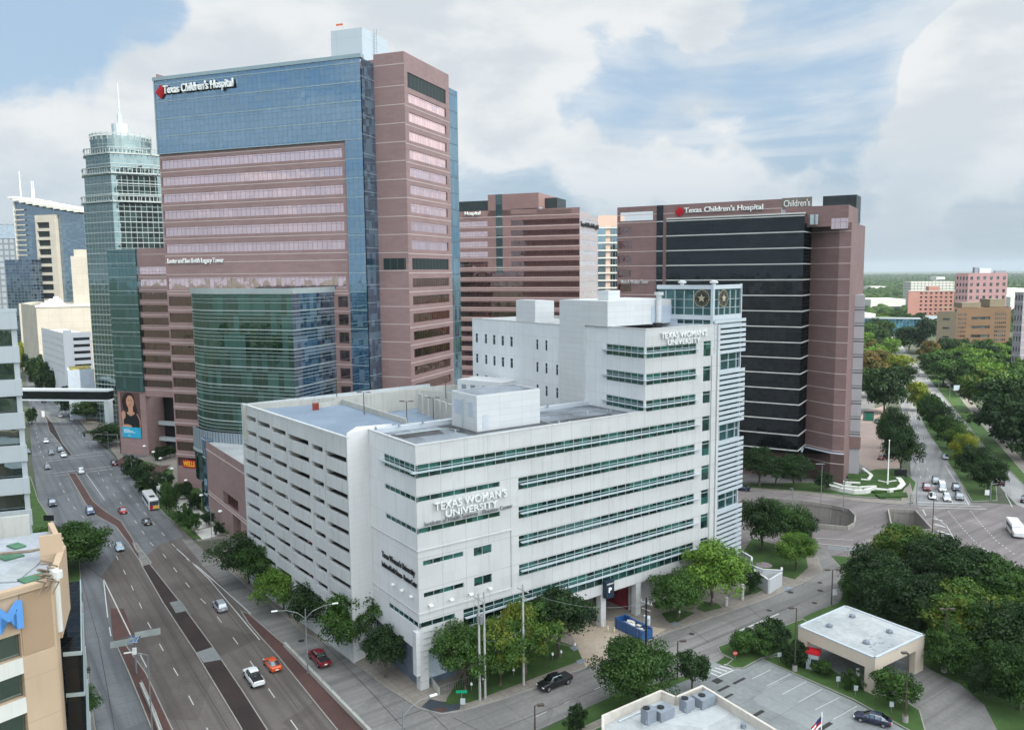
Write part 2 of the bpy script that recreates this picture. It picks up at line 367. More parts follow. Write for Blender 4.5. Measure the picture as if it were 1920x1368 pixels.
M_gtw2 = glassmat('green_glass_wide', (.02, .055, .06), (.22, .38, .38), .32, 3.4, 2.9, 0, bright=(.05, .12, .12), pb=.4, tilt=.02)
M_alu = plain('aluminium_frame', (.42, .50, .51), .4, .4, .03)
M_shade = plain('white_sunshade', (.50, .56, .60), .35, .2, .02)
M_dark = plain('dark_louvre', (.025, .035, .038), .5, .1, .2)
M_black = plain('black_paint', (.012, .013, .015), .4, 0, .1)
M_letter = plain('silver_letters', (.78, .80, .80), .35, .2, .02)
M_letterw = plain('white_letters', (.85, .87, .85), .4, 0, .02)
M_letterd = plain('dark_grey_letters', (.16, .17, .18), .5, 0, .02)  # even dark grey for the small lettering line
PINK = (.280, .188, .180)
M_pink = wallmat('rose_granite', PINK, None, 1.55, .03, .86, .10, .6, .10, brick=(2.2, .78))
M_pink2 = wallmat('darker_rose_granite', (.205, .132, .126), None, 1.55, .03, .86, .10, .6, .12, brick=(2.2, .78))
M_band = plain('pale_stone_band', (.52, .43, .41), .6, 0, .04)
M_pglass = glassmat('sky_bright_rose_glass', (.06, .035, .035), (1.0, .76, .77), .92, 1.5, 2.35, .09, (.26, .16, .16), (.5, .36, .36), .10, .006)  # upper-row copy, tint raised towards a bright sky reflection
M_pglassd = glassmat('dim_reflection_rose_glass', (.022, .014, .014), (.55, .38, .37), .5, 1.5, 4.66, .07, (.09, .06, .06), (.12, .08, .08), .2, .012)  # darker copy of the rose glass; dim lower-row reflections are in the tint
M_bglass = glassmat('blue_curtain_glass', (.014, .040, .075), (.42, .59, .74), .66, 1.5, 1.61, .06, (.07, .13, .18), (.24, .34, .42), .45, .0025, lwv=.05, warp=.003)
M_gglass = glassmat('green_curtain_glass', (.008, .018, .019), (.27, .38, .36), .58, 1.6, 4.72, .05, (.04, .09, .09), (.12, .26, .24), .45, .010, warp=.006)
M_dglass = glassmat('black_glass', (.006, .007, .008), (.10, .11, .12), .5, 1.5, 1.1, .035, (.010, .012, .013), (.02, .022, .024), .4, .010, warp=.002)
M_stripe = plain('white_stripe', (.56, .57, .54), .5, 0, .03)
M_mhglass = glassmat('pale_grid_glass', (.015, .028, .028), (.32, .41, .41), .62, 2.1, 2.1, .24, (.22, .28, .28), (.12, .2, .2), .3, .006)
M_mhwhite = plain('pale_green_white_steel', (.33, .38, .38), .5, .1, .04)
M_red = plain('red_sign', (.45, .012, .02), .4, 0, .05)
M_redd = plain('dark_red_sign', (.32, .008, .014), .4, 0, .05)
M_yellow = plain('yellow_letters', (.85, .48, .03), .5, 0, .05)
M_tan = wallmat('tan_stucco', (.46, .345, .24), None, 3.95, .07, .78, .06, .85, .12)
M_tand = wallmat('darker_tan_stucco', (.34, .24, .155), None, None, .05, .8, .05, .85, .10)
M_offwhite = wallmat('off_white_spandrel', (.60, .60, .56), 5.0, None, .05, .85, .05, .8, .15)
M_winx = glassmat('office_window', (.02, .035, .035), (.45, .55, .55), .6, 2.6, 4., .0, bright=(.2, .2, .18), pb=.2, tilt=.02)
M_greyw = wallmat('grey_precast', (.36, .40, .42), 4.2, None, .05, .86, .05, .8, .12)
M_blueM = plain('blue_letter', (.10, .28, .62), .5, 0, .05)
M_grating = plain('green_rooftop_lid', (.07, .17, .10), .7, 0, .15)
M_acgrey = plain('grey_air_conditioner', (.22, .25, .29), .5, .2, .1)
M_cream = wallmat('cream_stone', (.44, .41, .35), 6., 4., .2, .82, .06, .8, .12)
M_sailg = glassmat('blue_stripe_glass', (.05, .09, .13), (.40, .48, .55), .6, 3., 1.3, .0, bright=(.22, .30, .36), pb=.4, tilt=.01)
M_hotel = wallmat('salmon_stucco', (.46, .24, .20), None, 3.2, .08, .95, .04, .8, .05)
M_rosec = wallmat('rose_concrete', (.33, .20, .205), None, 4., .3, .85, .05, .8, .05)
M_brown = wallmat('brown_brick', (.17, .105, .062), None, 1.5, .1, .9, .08, .8, .06)
M_olive = wallmat('olive_panel', (.19, .165, .115), None, 4., .1, .9, .05, .8, .05)
M_greyb = wallmat('mauve_brick', (.24, .23, .25), None, 4., .5, 1.5, .06, .8, .06)
M_bmetal = plain('brown_metal_pole', (.09, .07, .06), .5, .3, .1)
M_gmetal = plain('galvanised_pole', (.24, .26, .27), .45, .4, .06)
M_wood = plain('grey_utility_pole', (.36, .36, .35), .8, 0, .1)
M_beige = wallmat('beige_stucco', (.54, .47, .39), 7., None, .05, .88, .04, .85, .10)
# ground surfaces
M_land = ground_mat('suburban_ground', (.045, .07, .03), (.10, .10, .08), .02, .6, .95)
M_asph = ground_mat('worn_asphalt', (.086, .074, .068), (.132, .119, .110), .07, 2.2, .85, .055, 124)
M_asphb = ground_mat('bluish_concrete_road', (.105, .112, .12), (.150, .160, .168), .09, 1.8, .85, .05, 124, (3.5, 7., 124))
M_concr = ground_mat('pale_concrete_road', (.150, .148, .142), (.21, .205, .195), .08, 1.6, .85, .06, 36, (4.6, 4.6, 36))
M_walk = ground_mat('sidewalk_concrete', (.20, .18, .155), (.27, .245, .215), .2, 2., .85, None, None, (1.6, 1.6, 36))
M_brickp = ground_mat('red_brick_paving', (.068, .040, .036), (.10, .054, .048), .15, 3., .85)
M_brickd = ground_mat('dark_brick_median', (.026, .020, .019), (.045, .030, .028), .15, 3., .85)
M_grass = ground_mat('lawn', (.035, .075, .018), (.06, .11, .03), .3, 6., .95)
M_mulch = ground_mat('planting_bed', (.05, .04, .03), (.03, .05, .02), .5, 6., .95)
M_curb = plain('kerb_concrete', (.25, .245, .23), .8, 0, .08)
M_paint = plain('road_paint', (.44, .45, .44), .7, 0, .12, 2.)
M_lot = ground_mat('parking_lot_concrete', (.165, .178, .18), (.22, .24, .24), .12, 1.4, .85, .09, None, (5.2, 5.2, 38))
# ------------------------------------------------------------------ white university building
TC = G(789, 1296)
FR = Fr(TC, 35.8); FLf = Fr(TC, 125.1, -1)
def ST(px, py, z):      # pixel at height z -> coordinates along the front and into the depth
    x, y = G(px, py, z); dx, dy = x - TC[0], y - TC[1]; return dx * FR.d[0] + dy * FR.d[1], dx * FLf.d[0] + dy * FLf.d[1]
def Q(s, t): return (TC[0] + FR.d[0] * s + FLf.d[0] * t, TC[1] + FR.d[1] * s + FLf.d[1] * t)
def rect(s0, s1, t0, t1): return [Q(s0, t0), Q(s1, t0), Q(s1, t1), Q(s0, t1)]
U = empty('university_building', TC, 'white ten-storey university building with long green window bands, louvred corner and raised silver lettering', 'building')
FZ = [34.45 - 4.745 * k for k in range(6)]; S1 = 46.28; SE = 65.3; TB = 16.0
UF = [34.45 + 4.745 * k for k in (1, 2, 3)]
front_holes = [(.35, 59.5, FZ[0] - 1.95, FZ[0])]
for k in (1, 2): front_holes.append((.35, 14.8, FZ[k] - .78, FZ[k])); front_holes.append((18.4, 59.5, FZ[k] - 1.95, FZ[k]))
for k in (3, 4): front_holes.append((18.4, 59.5, FZ[k] - 1.95, FZ[k]))
front_holes += [(.9, 7.9, 19.2, 19.95), (.9, 7.9, 14.3, 15.05), (9.8, 13.1, 18.7, 20.05), (9.8, 13.1, 13.9, 15.3)]
front_holes += [(.35, 6.2, 9.75, 10.6), (7.75, 59.5, 7.9, 10.75)]
for z in UF: front_holes.append((S1 + .35, 59.5, z - 1.95, z))
strip = [(61.5, 63.6, z - 2.6, z + .25) for z in (6.1, *FZ[::-1], *UF)]
w = MB()
lowh = [h for h in front_holes if h[3] < 37]; 
w.wall(FR, 0, SE, 6.1, 37.25, lowh + [(a, b, c, d) for a, b, c, d in strip if d < 37 and c > 6.2], .32)
w.wall(FR, S1, SE, 37.25, 51.8, [h for h in front_holes + strip if h[3] > 37], .32)
left_holes = [(.35, 10.25, FZ[0] - 1.95, FZ[0]), (.35, 10.25, FZ[1] - .78, FZ[1]), (.35, 10.25, FZ[2] - .78, FZ[2]), (.35, 10.0, 9.75, 10.6)]
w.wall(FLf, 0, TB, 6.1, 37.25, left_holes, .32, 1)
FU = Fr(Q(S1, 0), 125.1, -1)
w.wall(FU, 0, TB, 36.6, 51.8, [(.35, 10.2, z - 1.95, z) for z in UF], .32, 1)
# corner returns, soffit, back walls
fb = Fr(Q(0, TB), 35.8); w.pane(fb, 0, S1, 6.1, 37.25); fe = Fr(Q(SE, 0), 125.1); w.pane(fe, 0, 58, .0, 51.8)
w.pane(fb, S1, SE, 36, 51.8)
w.flat(rect(0, SE, 0, TB), 6.1)
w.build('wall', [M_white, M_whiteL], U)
# hung cladding: raised panel around the small windows and cornice seams
w = MB()
for z in (21.6, 12.0): w.fbox(FR, -.12, 16.9, z - .09, z + .09, 0, .14); w.fbox(FLf, .0, TB, z - .09, z + .09, 0, .12)
w.fbox(FR, 16.8, 16.95, 12., 21.6, 0, .13)
w.fbox(FR, -.08, S1, 37.25, 37.45, -.35, .06); w.fbox(FLf, 0, TB, 37.25, 37.448, -.35, .06)
w.fbox(FR, S1 - .05, SE, 51.8, 52.0, -.35, .06); w.fbox(FU, 0, TB, 51.8, 51.998, -.35, .06)
w.fbox(FR, SE - .02, SE + .6, 4, 51.8, -1.2, .25); w.fbox(FR, 63.75, 64.9, 6.2, 46.2, 0, .18)
w.build('cornice', M_white, U)
# glazing
for (a, b, c, d) in front_holes:
    tall = d - c > 1.5; big = d - c > 2.5
    window(U, FR, a, b, c, d, M_gtw, M_alu, 1.95, .22, [d - .72] if tall else None, .085)
    if a <= .36: window(U, FR, a - .36, a - .01, c, d, M_gtw, None, 0, .0, name='corner_pane')
for (a, b, c, d) in left_holes:
    window(U, FLf, a, b, c, d, M_gtw, M_alu, 1.6, .22, [d - .72] if d - c > 1.5 else None, .085)
for z in UF: window(U, FU, .35, 10.2, z - 1.95, z, M_gtw, M_alu, 1.6, .22, [z - .72], .085)
for (a, b, c, d) in strip:
    if c > 6.2: window(U, FR, a, b, c, d, M_gtw, M_alu, 2.2, .22, [d - .6], .1)
# the recessed slot panels between strip windows
# sunshades
for (a, b, z, o) in [(-.9, 60.6, FZ[0] - 1.0, 1)] + [(18.6, 60.8, FZ[k] - 1.0, 1) for k in (1, 2, 3, 4)] + [(7.9, 60.6, FZ[5] - 1.25, 1)] + [(S1 - .75, 59.9, z - 1.0, 1) for z in UF]:
    m = MB(); m.prism([FR.p(a, .02), FR.p(b, .02), FR.p(b, .5), FR.p(a, .5)], z - .03, z + .03); m.fbox(FR, a, b, z - .10, z + .10, .5, .6); m.build('sunshade', M_shade, U)
for f_, t1, z in [(FLf, 11.6, FZ[0] - 1.0)] + [(FU, 11., z - 1.0) for z in UF]:
    m = MB(); m.fbox(f_, -.02, t1, z - .03, z + .03, .02, .5); m.fbox(f_, -.52, t1, z - .102, z + .102, .5, .595); m.build('sunshade', M_shade, U)
# vertical fin at the street corner with its rungs
m = MB(); m.fbox(FLf, -.2, .9, 2.6, 9.4, .0, .7); m.build('corner_fin', M_metal, U)
m = MB()
for k in range(7): m.fbox(FR, .6, 2.4, 9.0 - k * .95, 9.08 - k * .95, .0, .1)
m.build('rung_ladder', M_alu, U)
# roofs
m = MB(); m.flat(rect(.3, S1 + .1, .3, TB - .3), 36.55); m.build('lower_roof', M_roof, U)
m = MB(); m.prism(rect(.3, S1, TB - .75, TB + .3), 36.0, 37.3, 0); m.build('roof_upstand', M_trim, U)
m = MB(); m.flat(rect(S1 + .3, SE - .3, .3, 57), 51.1); m.build('upper_roof', M_roofw, U)
m = MB()
rr = random.Random(3)
for k in range(14):
    s, t = rr.uniform(1.5, 45), rr.uniform(1.3, 14)
    if 13 < s < 29: continue
    x, y = Q(s, t); m = MB(); m.cyl(x, y, 36.55, 36.55 + rr.uniform(.3, .7), rr.uniform(.08, .2), n=8); m.build('roof_vent', M_alu, U)
m = MB(); m.tube([(*Q(3, 12), 36.7), (*Q(12, 11.5), 36.7), (*Q(13, 9), 36.7)], .07, 6); m.build('roof_pipe', M_alu, U)
m = MB(); m.tube([(*Q(29, 12), 36.7), (*Q(42, 9), 36.7), (*Q(44, 4), 36.7)], .06, 6); m.build('roof_pipe', M_gmetal, U)
m = MB(); m.flat([Q(12.5, 5), Q(28.5, 4.6), Q(29.5, 14.2), Q(12, 14.4)], 36.565); m.build('stained_patch', plain('wet_stain', (.055, .06, .062), .5, 0, .4, .5), U)
for a_, b_, c_, d_ in ((30, 42, 3, 5.5), (3, 10, 9, 12.5), (4, 9, 2, 3)): m = MB(); m.flat([Q(a_, c_), Q(b_, c_ - .5), Q(b_ + 1, d_), Q(a_ - .5, d_ + .6)], 36.57); m.build('stained_patch', MATS['wet_stain'], U)
m = MB()
for s, t in ((1., 14.9), (5.2, 14.9), (9.6, 14.9), (30, 14.9), (36, 14.9)):
    x, y = Q(s, t); m = MB(); m.cyl(x, y, 37.3, 37.85, .25, .12, 8); m.build('roof_fitting', M_acgrey, U)
# rooftop plant room
m = MB(); B0 = rect(14.6, 27.4, 6.0, 13.8)
m.prism(B0, 36.6, 42.5, 0, bottom=False); m.flat(rect(14.9, 27.1, 6.3, 13.5), 42.52, 1)
pr_ = m.build('plant_room', [M_metal, M_roof], U)
f1 = Fr(Q(14.6, 13.8), -54.9); f2 = Fr(Q(14.6, 6.0), 35.8)
m = MB(); m.fbox(f1, 1.0, 2.9, 38.9, 41.3, 0, .06); m.build('louvre', M_tblue, pr_); m = MB(); m.fbox(f1, 5.3, 6.6, 38.9, 41.3, 0, .06); m.build('louvre', M_tblue, pr_)
m = MB(); m.fbox(f2, 1.1, 2.2, 37., 39.3, 0, .05); m.build('door', M_trim, pr_)
m = MB(); m.fbox(f1, 3.6, 3.8, 37., 41.4, 0, .3); m.build('downpipe', M_alu, pr_)
# rear wing with slit windows
m = MB(); hs = []
for zt in (48.0, 43.3, 38.6):
    for px in (890.5, 907.5, 923, 939, 955.5): s_, _ = FU.s(px + 3, 620); hs.append((s_ - .5, s_ + .5, zt - 1.9, zt + .2))
    for px in (1005, 1022, 1042):
        if px == 1042 and zt == 48.0: continue
        s_, _ = FU.s(px + 2, 640); hs.append((s_ - .38, s_ + .38, zt - 1.9, zt + .2))
for px in (1023, 1042): s_, _ = FU.s(px + 2, 740); hs.append((s_ - .38, s_ + .38, 32.0, 34.1))
m.wall(FU, TB + 7.6, 56.6, 0, 51.5, hs, .3, 1)
b1, b2 = Q(S1, 56.6), Q(SE, 56.6); fw_ = seg(b1, b2)[0]; m.pane(fw_, 0, math.dist(b1, b2), 0, 51.5)
m.fbox(FU, TB + 7.6, 56.7, 51.5, 51.7, -.35, .06)
wg = m.build('rear_wing', [M_white, M_whiteL], U)
for (a, b, c, d) in hs: window(wg, FU, a, b, c, d, M_dark, M_alu, 3, .2, [(c + d) / 2 + .3], .1)
# metal-clad mechanical screen
m = MB(); m.prism(rect(S1 - .35, SE - 1.5, 9.5, TB + 7.7), 51.9, 56.6, 0, bottom=False); m.prism(rect(S1 - .35, S1 + 3, TB + .02, TB + 7.65), 30., 51.9, 0)
m.build('mechanical_screen', M_metal, U)
m = MB(); m.flat(rect(S1, SE - 1.8, 9.8, TB + 7.4), 56.3); m.build('screen_roof', M_tblue, U)
a, b = ST(1003, 561, 57.2)
m = MB(); s_, _ = FU.s(967, 565); s2, _ = FU.s(1003, 565); m.prism(rect(S1 + .8, S1 + 3.6, s2 + 1, s_ + 1), 51.5, 56.2, 0); m.prism(rect(S1 + 3.55, S1 + 6., s2 + 1.2, s_ - 1), 51.5, 56.0, 0); m.build('stair_head', M_metal, U)
s_, _ = FU.s(1139, 560); m = MB(); x, y = Q(S1 + 5, 12.5); sx = ST(1140, 545, 58.2); m.prism(rect(S1 + 3, S1 + 6, 13., 16.), 56.3, 58.4); m.build('flue_housing', M_metal, U)
s3 = 59.
m = MB()
for (s, t, h, r) in ((S1 + 12.5, 9.0, 4.9, .55),): x, y = Q(s, t); m.cyl(x, y, 52, 57.4, r, n=10); m.cyl(x, y, 57.4, 58., r * 1.6, n=10)
m.build('exhaust_pipe', M_metal, U)
m = MB(); x, y = Q(S1 + 4.6, 1.6); m.box(x, y, 52.2, 1.3, 1., 1.2, 0, R(35.8)); m.build('roof_fan', M_black, U)
m = MB(); f3 = Fr(Q(S1, 9.45), 35.8); m.pane(f3, 11., 17.4, 52., 55.4, .03); m.build('screen_opening', M_tblue, U)
# glass-topped corner tower with louvres
E0 = Q(64.6, .6); FE = Fr(E0, 43.4)
Lr = FE.s(1389.5, 560)[0]; E1 = FE.p(Lr)
FG = Fr(E0, 138.0, -1); Ll = FG.s(1232, 560)[0]; E2 = FG.p(Ll); E3 = (E1[0] + E2[0] - E0[0], E1[1] + E2[1] - E0[1])
tw = MB(); tw.prism([FE.p(.15, -.2), FE.p(Lr - .1, -.2), E3, FG.p(Ll - .1, -.2)], 0, 59.0, 0, 1)
tower = tw.build('corner_tower', [M_gtw2, M_roofw], U)
m = MB()
for z0, z1 in ((58.5, 59.3), (52.7, 53.6), (51.0, 51.9)):
    m.fbox(FE, 0, Lr, z0, z1, -.25, .15); m.fbox(FG, 0, Ll, z0 + .002, z1 - .002, -.25, .15)
m.fbox(FE, -.3, .25, 44, 59.4, -.3, .25); m.fbox(FE, Lr - .2, Lr + .05, 2, 59.4, -.2, .2)
for z in (54.9, 56.5): m.fbox(FE, 0, Lr, z, z + .07, -.2, .02); m.fbox(FG, 0, Ll, z, z + .07, -.2, .02)
for k in range(1, 5): m.fbox(FE, Lr * k / 5, Lr * k / 5 + .12, 53.7, 58.2, -.2, .03)
for k in range(1, 6): m.fbox(FG, Ll * k / 6, Ll * k / 6 + .09, 51.9, 58.2, -.2, .03)
m.build('tower_frame', M_trim, tower)
m = MB(); m.fbox(FG, Ll * .62, Ll, 51.9, 53., -.15, .03); m.build('blue_panel', M_tblue, tower)
lv = MB(); z = 52.2
groups = []
zb = [(51.0, 46.4), (42.9, 32.6), (29.2, 18.9), (15.4, 5.0)]
zs_ = [52.2]
gaps = [(43.0, 46.2), (29.1, 32.4), (15.4, 18.7)]
z = 52.4
while z > 3.2:
    if not any(a - .2 < z < b + .2 for a, b in gaps):
        lv.prism([FE.p(-.2, .0), FE.p(Lr + .9, .0), FE.p(Lr + .9, .55), FE.p(-.2, .55)], z, z + .10); lv.fbox(FE, -.2, Lr + .9, z - .32, z + .30, .55, .68)
    z -= .985
lv.build('louvres', M_shade, tower)
for a, b in gaps:
    m = MB(); m.fbox(FE, 0, Lr, a - .95, a, -.1, .12)
    m.fbox(FE, 0, Lr, (a + b) / 2, (a + b) / 2 + .12, -.2, .04)
    for k in range(0, 4): m.fbox(FE, Lr * k / 3.5, Lr * k / 3.5 + .14, a, b, -.2, .05)
    m.build('louvre_band_frame', M_trim, tower)
def seal(fr, s, z, r):
    m = MB(); n = 36
    def disc(rad, d, mi, pts=None):
        P = pts or [(s + rad * math.cos(i * 2 * math.pi / n), z + rad * math.sin(i * 2 * math.pi / n)) for i in range(n)]
        A = [(*fr.p(a, d), b) for a, b in P]; B = [(*fr.p(a, .0), b) for a, b in P]
        m.face(A, mi)
        for i in range(len(A)): j = (i + 1) % len(A); m.face([A[i], A[j], B[j], B[i]], mi)
    disc(r, .08, 1); disc(r * .93, .11, 0)
    disc(0, .19, 1, [(s + r * (.52 if k % 2 == 0 else .22) * math.sin(k * math.pi / 5), z + r * (.52 if k % 2 == 0 else .22) * math.cos(k * math.pi / 5)) for k in range(10)])
    o = m.build('round_seal', [M_seal, M_sealg], tower); o['label'] = 'round black seal with a gold star and rim'
    g = MB()
    for k in range(28):
        a = k * 2 * math.pi / 28
        if k % 7 == 0: continue
        ss, zz = s + r * .75 * math.cos(a), z + r * .75 * math.sin(a); g.fbox(fr, ss - .03, ss + .03, zz - .07, zz + .07, .11, .14)
    g.build('seal_lettering', M_sealg, o)
M_seal = plain('seal_black', (.03, .028, .022), .5, .1, .1); M_sealg = plain('seal_gold', (.46, .42, .30), .4, .3, .1)
seal(FE, FE.s(1356, 559)[0], FE.s(1356, 559)[1], 1.62); seal(FG, FG.s(1316, 559)[0], FG.s(1316, 559)[1], 1.62)
m = MB()
for px in (1272, 1336):
    m = MB(); a = FG.s(px, 535)[0] if px < 1330 else .6
    x, y = FG.p(a, -1.4); m.cyl(x, y, 59.0, 59.6, .4, n=14); m.cyl(x, y, 59.6, 59.95, .8, .8, 14); m.cyl(x, y, 59.95, 60.15, .8, .3, 14)
    m.build('roof_ventilator', M_metal, tower)
# lettering
def scr(fr, p0, p1): return fr.s(*p0), fr.s(*p1)
text(U, FR, "TEXAS WOMAN'S", 2.8, 15.9, 27.25, 28.5, M_letter, .16, .3, bold=.012)
text(U, FR, 'UNIVERSITY', 4.7, 14.1, 25.95, 27.0, M_letter, .16, .3, bold=.012)
text(U, FR, 'Institute of Health Sciences - Houston Center', 1.2, 17.1, 25.2, 25.85, M_letterd, .15, .12)
text(U, FR, "TEXAS WOMAN'S", 49.9, 62.1, 50.0, 51.15, M_letter, .2, .2, bold=.012)
text(U, FR, 'UNIVERSITY', 51.6, 60.2, 48.75, 49.8, M_letter, .2, .2, bold=.012)
text(U, FLf, "Texas Woman's University", .75, 11.6, 17.3, 18.6, M_black, .1, .1, bold=.02)
text(U, FLf, 'Institute of Health Sciences - Houston Center', .15, 11.7, 16.0, 16.9, M_black, .1, .1, bold=.012)
m = MB()
for s, z in ((1.6, 12.9), (5.2, 12.9), (8.7, 12.9), (12.3, 12.9)): m = MB(); m.fbox(FR, s, s + .6, z, z + .25, .1, .5); m.build('sign_light', M_letterw, U)
for t, z in ((1.6, 14.1), (4.6, 14.1), (7.5, 14.1)): m = MB(); m.fbox(FLf, t, t + .5, z, z + .25, .1, .5); m.build('sign_light', M_letterw, U)
# ground storey, set back under the overhang
g = MB()
g.pane(Fr(Q(0, .9), 35.8), .5, 6.8, 0, 6.1); g.pane(Fr(Q(.5, .6), 125.1, -1), .3, TB + 2, 0, 6.1)
g.build('base_wall', plain('slate_blue_base', (.10, .135, .18), .6, 0, .12, .4), U)
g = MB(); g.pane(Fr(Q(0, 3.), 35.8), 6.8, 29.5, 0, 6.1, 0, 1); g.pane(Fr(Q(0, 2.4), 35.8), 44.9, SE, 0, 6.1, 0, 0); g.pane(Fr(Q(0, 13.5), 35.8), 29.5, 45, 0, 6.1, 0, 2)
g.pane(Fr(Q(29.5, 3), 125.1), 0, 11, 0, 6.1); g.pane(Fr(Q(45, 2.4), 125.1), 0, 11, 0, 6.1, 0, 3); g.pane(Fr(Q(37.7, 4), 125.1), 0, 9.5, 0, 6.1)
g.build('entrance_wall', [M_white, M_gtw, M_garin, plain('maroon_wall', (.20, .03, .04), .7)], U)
g = MB()
for s in (.6, 36.6, 45.1): g = MB(); g.fbox(FR, s - .6, s + (.6 if s > 1 else .9), 0, 6.1, -1.2, -.02); g.build('column', M_white, U)
g = MB(); g.fbox(Fr(Q(0, .86), 35.8), 1.6, 5.0, 1.2, 5.2, 0, .08); g.build('roller_door', plain('pale_blue_door', (.42, .50, .57), .5), U)
# parking clearance sign
g = MB(); g.fbox(FR, 36.35, 38.2, 5.6, 8.6, .12, 1.0); ps = g.build('parking_sign', plain('sign_navy', (.015, .03, .05), .4), U)
fs = Fr(FR.p(36.35, 1.0), 35.8); text(ps, fs, 'P', .55, 1.25, 6.6, 7.5, M_letterw, .01, .03, bold=.03); text(ps, fs, 'PARKING', .15, 1.7, 8.0, 8.3, M_letterw, .01, .02)
# ------------------------------------------------------------------ parking garage beside it
GA = G(452, 757, 36.75); GB = G(650, 821, 36.75)
FA = seg(GA, GB)[0]; GL = math.dist(GA, GB)
PG = empty('parking_garage', GB, 'stained white concrete parking garage with long dark slots and a blue-grey rooftop deck', 'garage')
cols = [(.7, 7.3), (8.0, 14.1), (14.8, 21.2), (22.0, 30.6), (31.6, 36.0), (36.8, GL - .35)]
gh = []
for k in range(12):
    zt = 34.9 - 2.95 * k
    if zt < 4: break
    for i, (a, b) in enumerate(cols):
        if k >= 10 and i == 0: continue
        gh.append((a, b, zt - .98 - .26 * i, zt - .02 - .26 * i))
m = MB(); m.wall(FA, 0, GL, 0, 36.75, gh, .55)
GT = G(686, 813, 36.75); GC = G(692, 807, 36.75); GD = on(GA, 38, 44); 
f_, L_ = seg(GB, GT); 
back = Fr(GA, 38, -1); m.pane(back, 0, 44, 0, 36.75)
m.fbox(FA, 0, GL, 36.5, 36.9, -.42, .05)
m.build('wall', M_garage, PG)
m = MB(); m.prism([GB, GT, (GT[0] + 3.5, GT[1] + 4.5), (GB[0] + .5, GB[1] + 5.5)], 0, 37.5); fr_, L = seg(GT, Q(-.02, TB)); m.pane(fr_, 0, L, 0, 36.7); m.build('stair_tower', wallmat('ribbed_precast', (.60, .61, .61), None, 1.0, .05, .86, .03, .8, .15), PG)
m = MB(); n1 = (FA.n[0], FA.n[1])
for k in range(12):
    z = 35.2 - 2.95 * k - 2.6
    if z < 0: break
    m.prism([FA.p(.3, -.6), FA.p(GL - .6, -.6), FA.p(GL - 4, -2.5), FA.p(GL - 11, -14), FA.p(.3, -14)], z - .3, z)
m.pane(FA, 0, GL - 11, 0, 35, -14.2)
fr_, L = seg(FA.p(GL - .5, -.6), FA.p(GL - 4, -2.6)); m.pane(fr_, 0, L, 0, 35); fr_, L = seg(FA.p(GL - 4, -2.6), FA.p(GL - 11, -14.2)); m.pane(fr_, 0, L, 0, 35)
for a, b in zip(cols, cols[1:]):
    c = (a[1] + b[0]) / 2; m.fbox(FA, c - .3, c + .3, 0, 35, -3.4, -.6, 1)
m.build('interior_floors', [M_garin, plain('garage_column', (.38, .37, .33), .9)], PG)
# roof deck with the sunken lower level
def P2(px, py, z): return G(px, py, z)
zd = 35.75
hole = [P2(642, 757, zd), P2(779, 738, zd), P2(857, 744, zd), P2(858, 788, zd), P2(762, 795, zd)]
o2 = FA.p(.3, -.3); o1 = FA.p(GL - .3, -.3)
far = [GC, G(862, 780, zd), G(880, 722, zd), G(800, 724, zd), G(700, 736, zd)]
m = MB(); m.flat([o2, o1, *far], zd, 0, [hole]); zl = 32.6
m.flat(hole, zl, 0)
for i in range(len(hole)):
    a, b = hole[i], hole[(i + 1) % len(hole)]; fr_, L = seg(a, b); m.fbox(fr_, 0, L, zl, zd + (1.0 if i in (0, 4, 1) else .2), -.12, .12, 1)
bk = [G(455, 759, 36.9), G(700, 737.5, 36.9), G(800, 725, 36.9), G(880, 719, 36.9)]
for a, b in zip(bk, bk[1:]): fr_, L = seg(a, b); m.fbox(fr_, 0, L, 30, 36.9, -.2, .2, 1)
m.build('roof_deck', [M_deck, M_conc], PG)
fr_, L = seg(P2(783, 772, zl), P2(852, 783, zl))
a = P2(770, 740, zd); fr_, L = seg(P2(785, 745, zd), P2(857, 770, zd))
for k in range(7): m = MB(); m.fbox(fr_, k * L / 6.4, k * L / 6.4 + L / 9, zl, zd + .9, -.15, .15); m.build('ramp_panel', M_conc, PG)
fr_, L = seg(P2(690, 748, zd), P2(779, 738, zd)); m = MB(); m.fbox(fr_, L * .15, L * .72, zl + .05, zl + 2.0, -.35, -.14); m.build('ramp_opening', M_black, PG)
m = MB(); x, y = G(592, 768, zd); m.box(x, y, zd + .65, 1.2, .9, 1.3, 0, R(20)); m.build('rusty_box', plain('rust_red', (.24, .05, .03), .8, 0, .3), PG)
fr_, L = seg(G(597, 765, zd), G(640, 757, zd)); m = MB(); m.fbox(fr_, 0, L, zd, zd + .9, -.15, .15); m.build('deck_parapet', M_conc, PG)
# small white plant building at the garage's back corner
m = MB(); p0 = G(858, 737, 35.8); fr_, L = seg(p0, G(942, 745, 35.8)); m.prism([fr_.p(0), fr_.p(L), fr_.p(L, -7), fr_.p(0, -7)], 33, 38.9, 0)
b = m.build('roof_cabin', M_metal, PG)
for k in (.1, .3, .55): m = MB(); m.fbox(fr_, L * k, L * k + 1.2, 36.6, 37.9, 0, .06); m.build('cabin_window', M_acgrey, b)
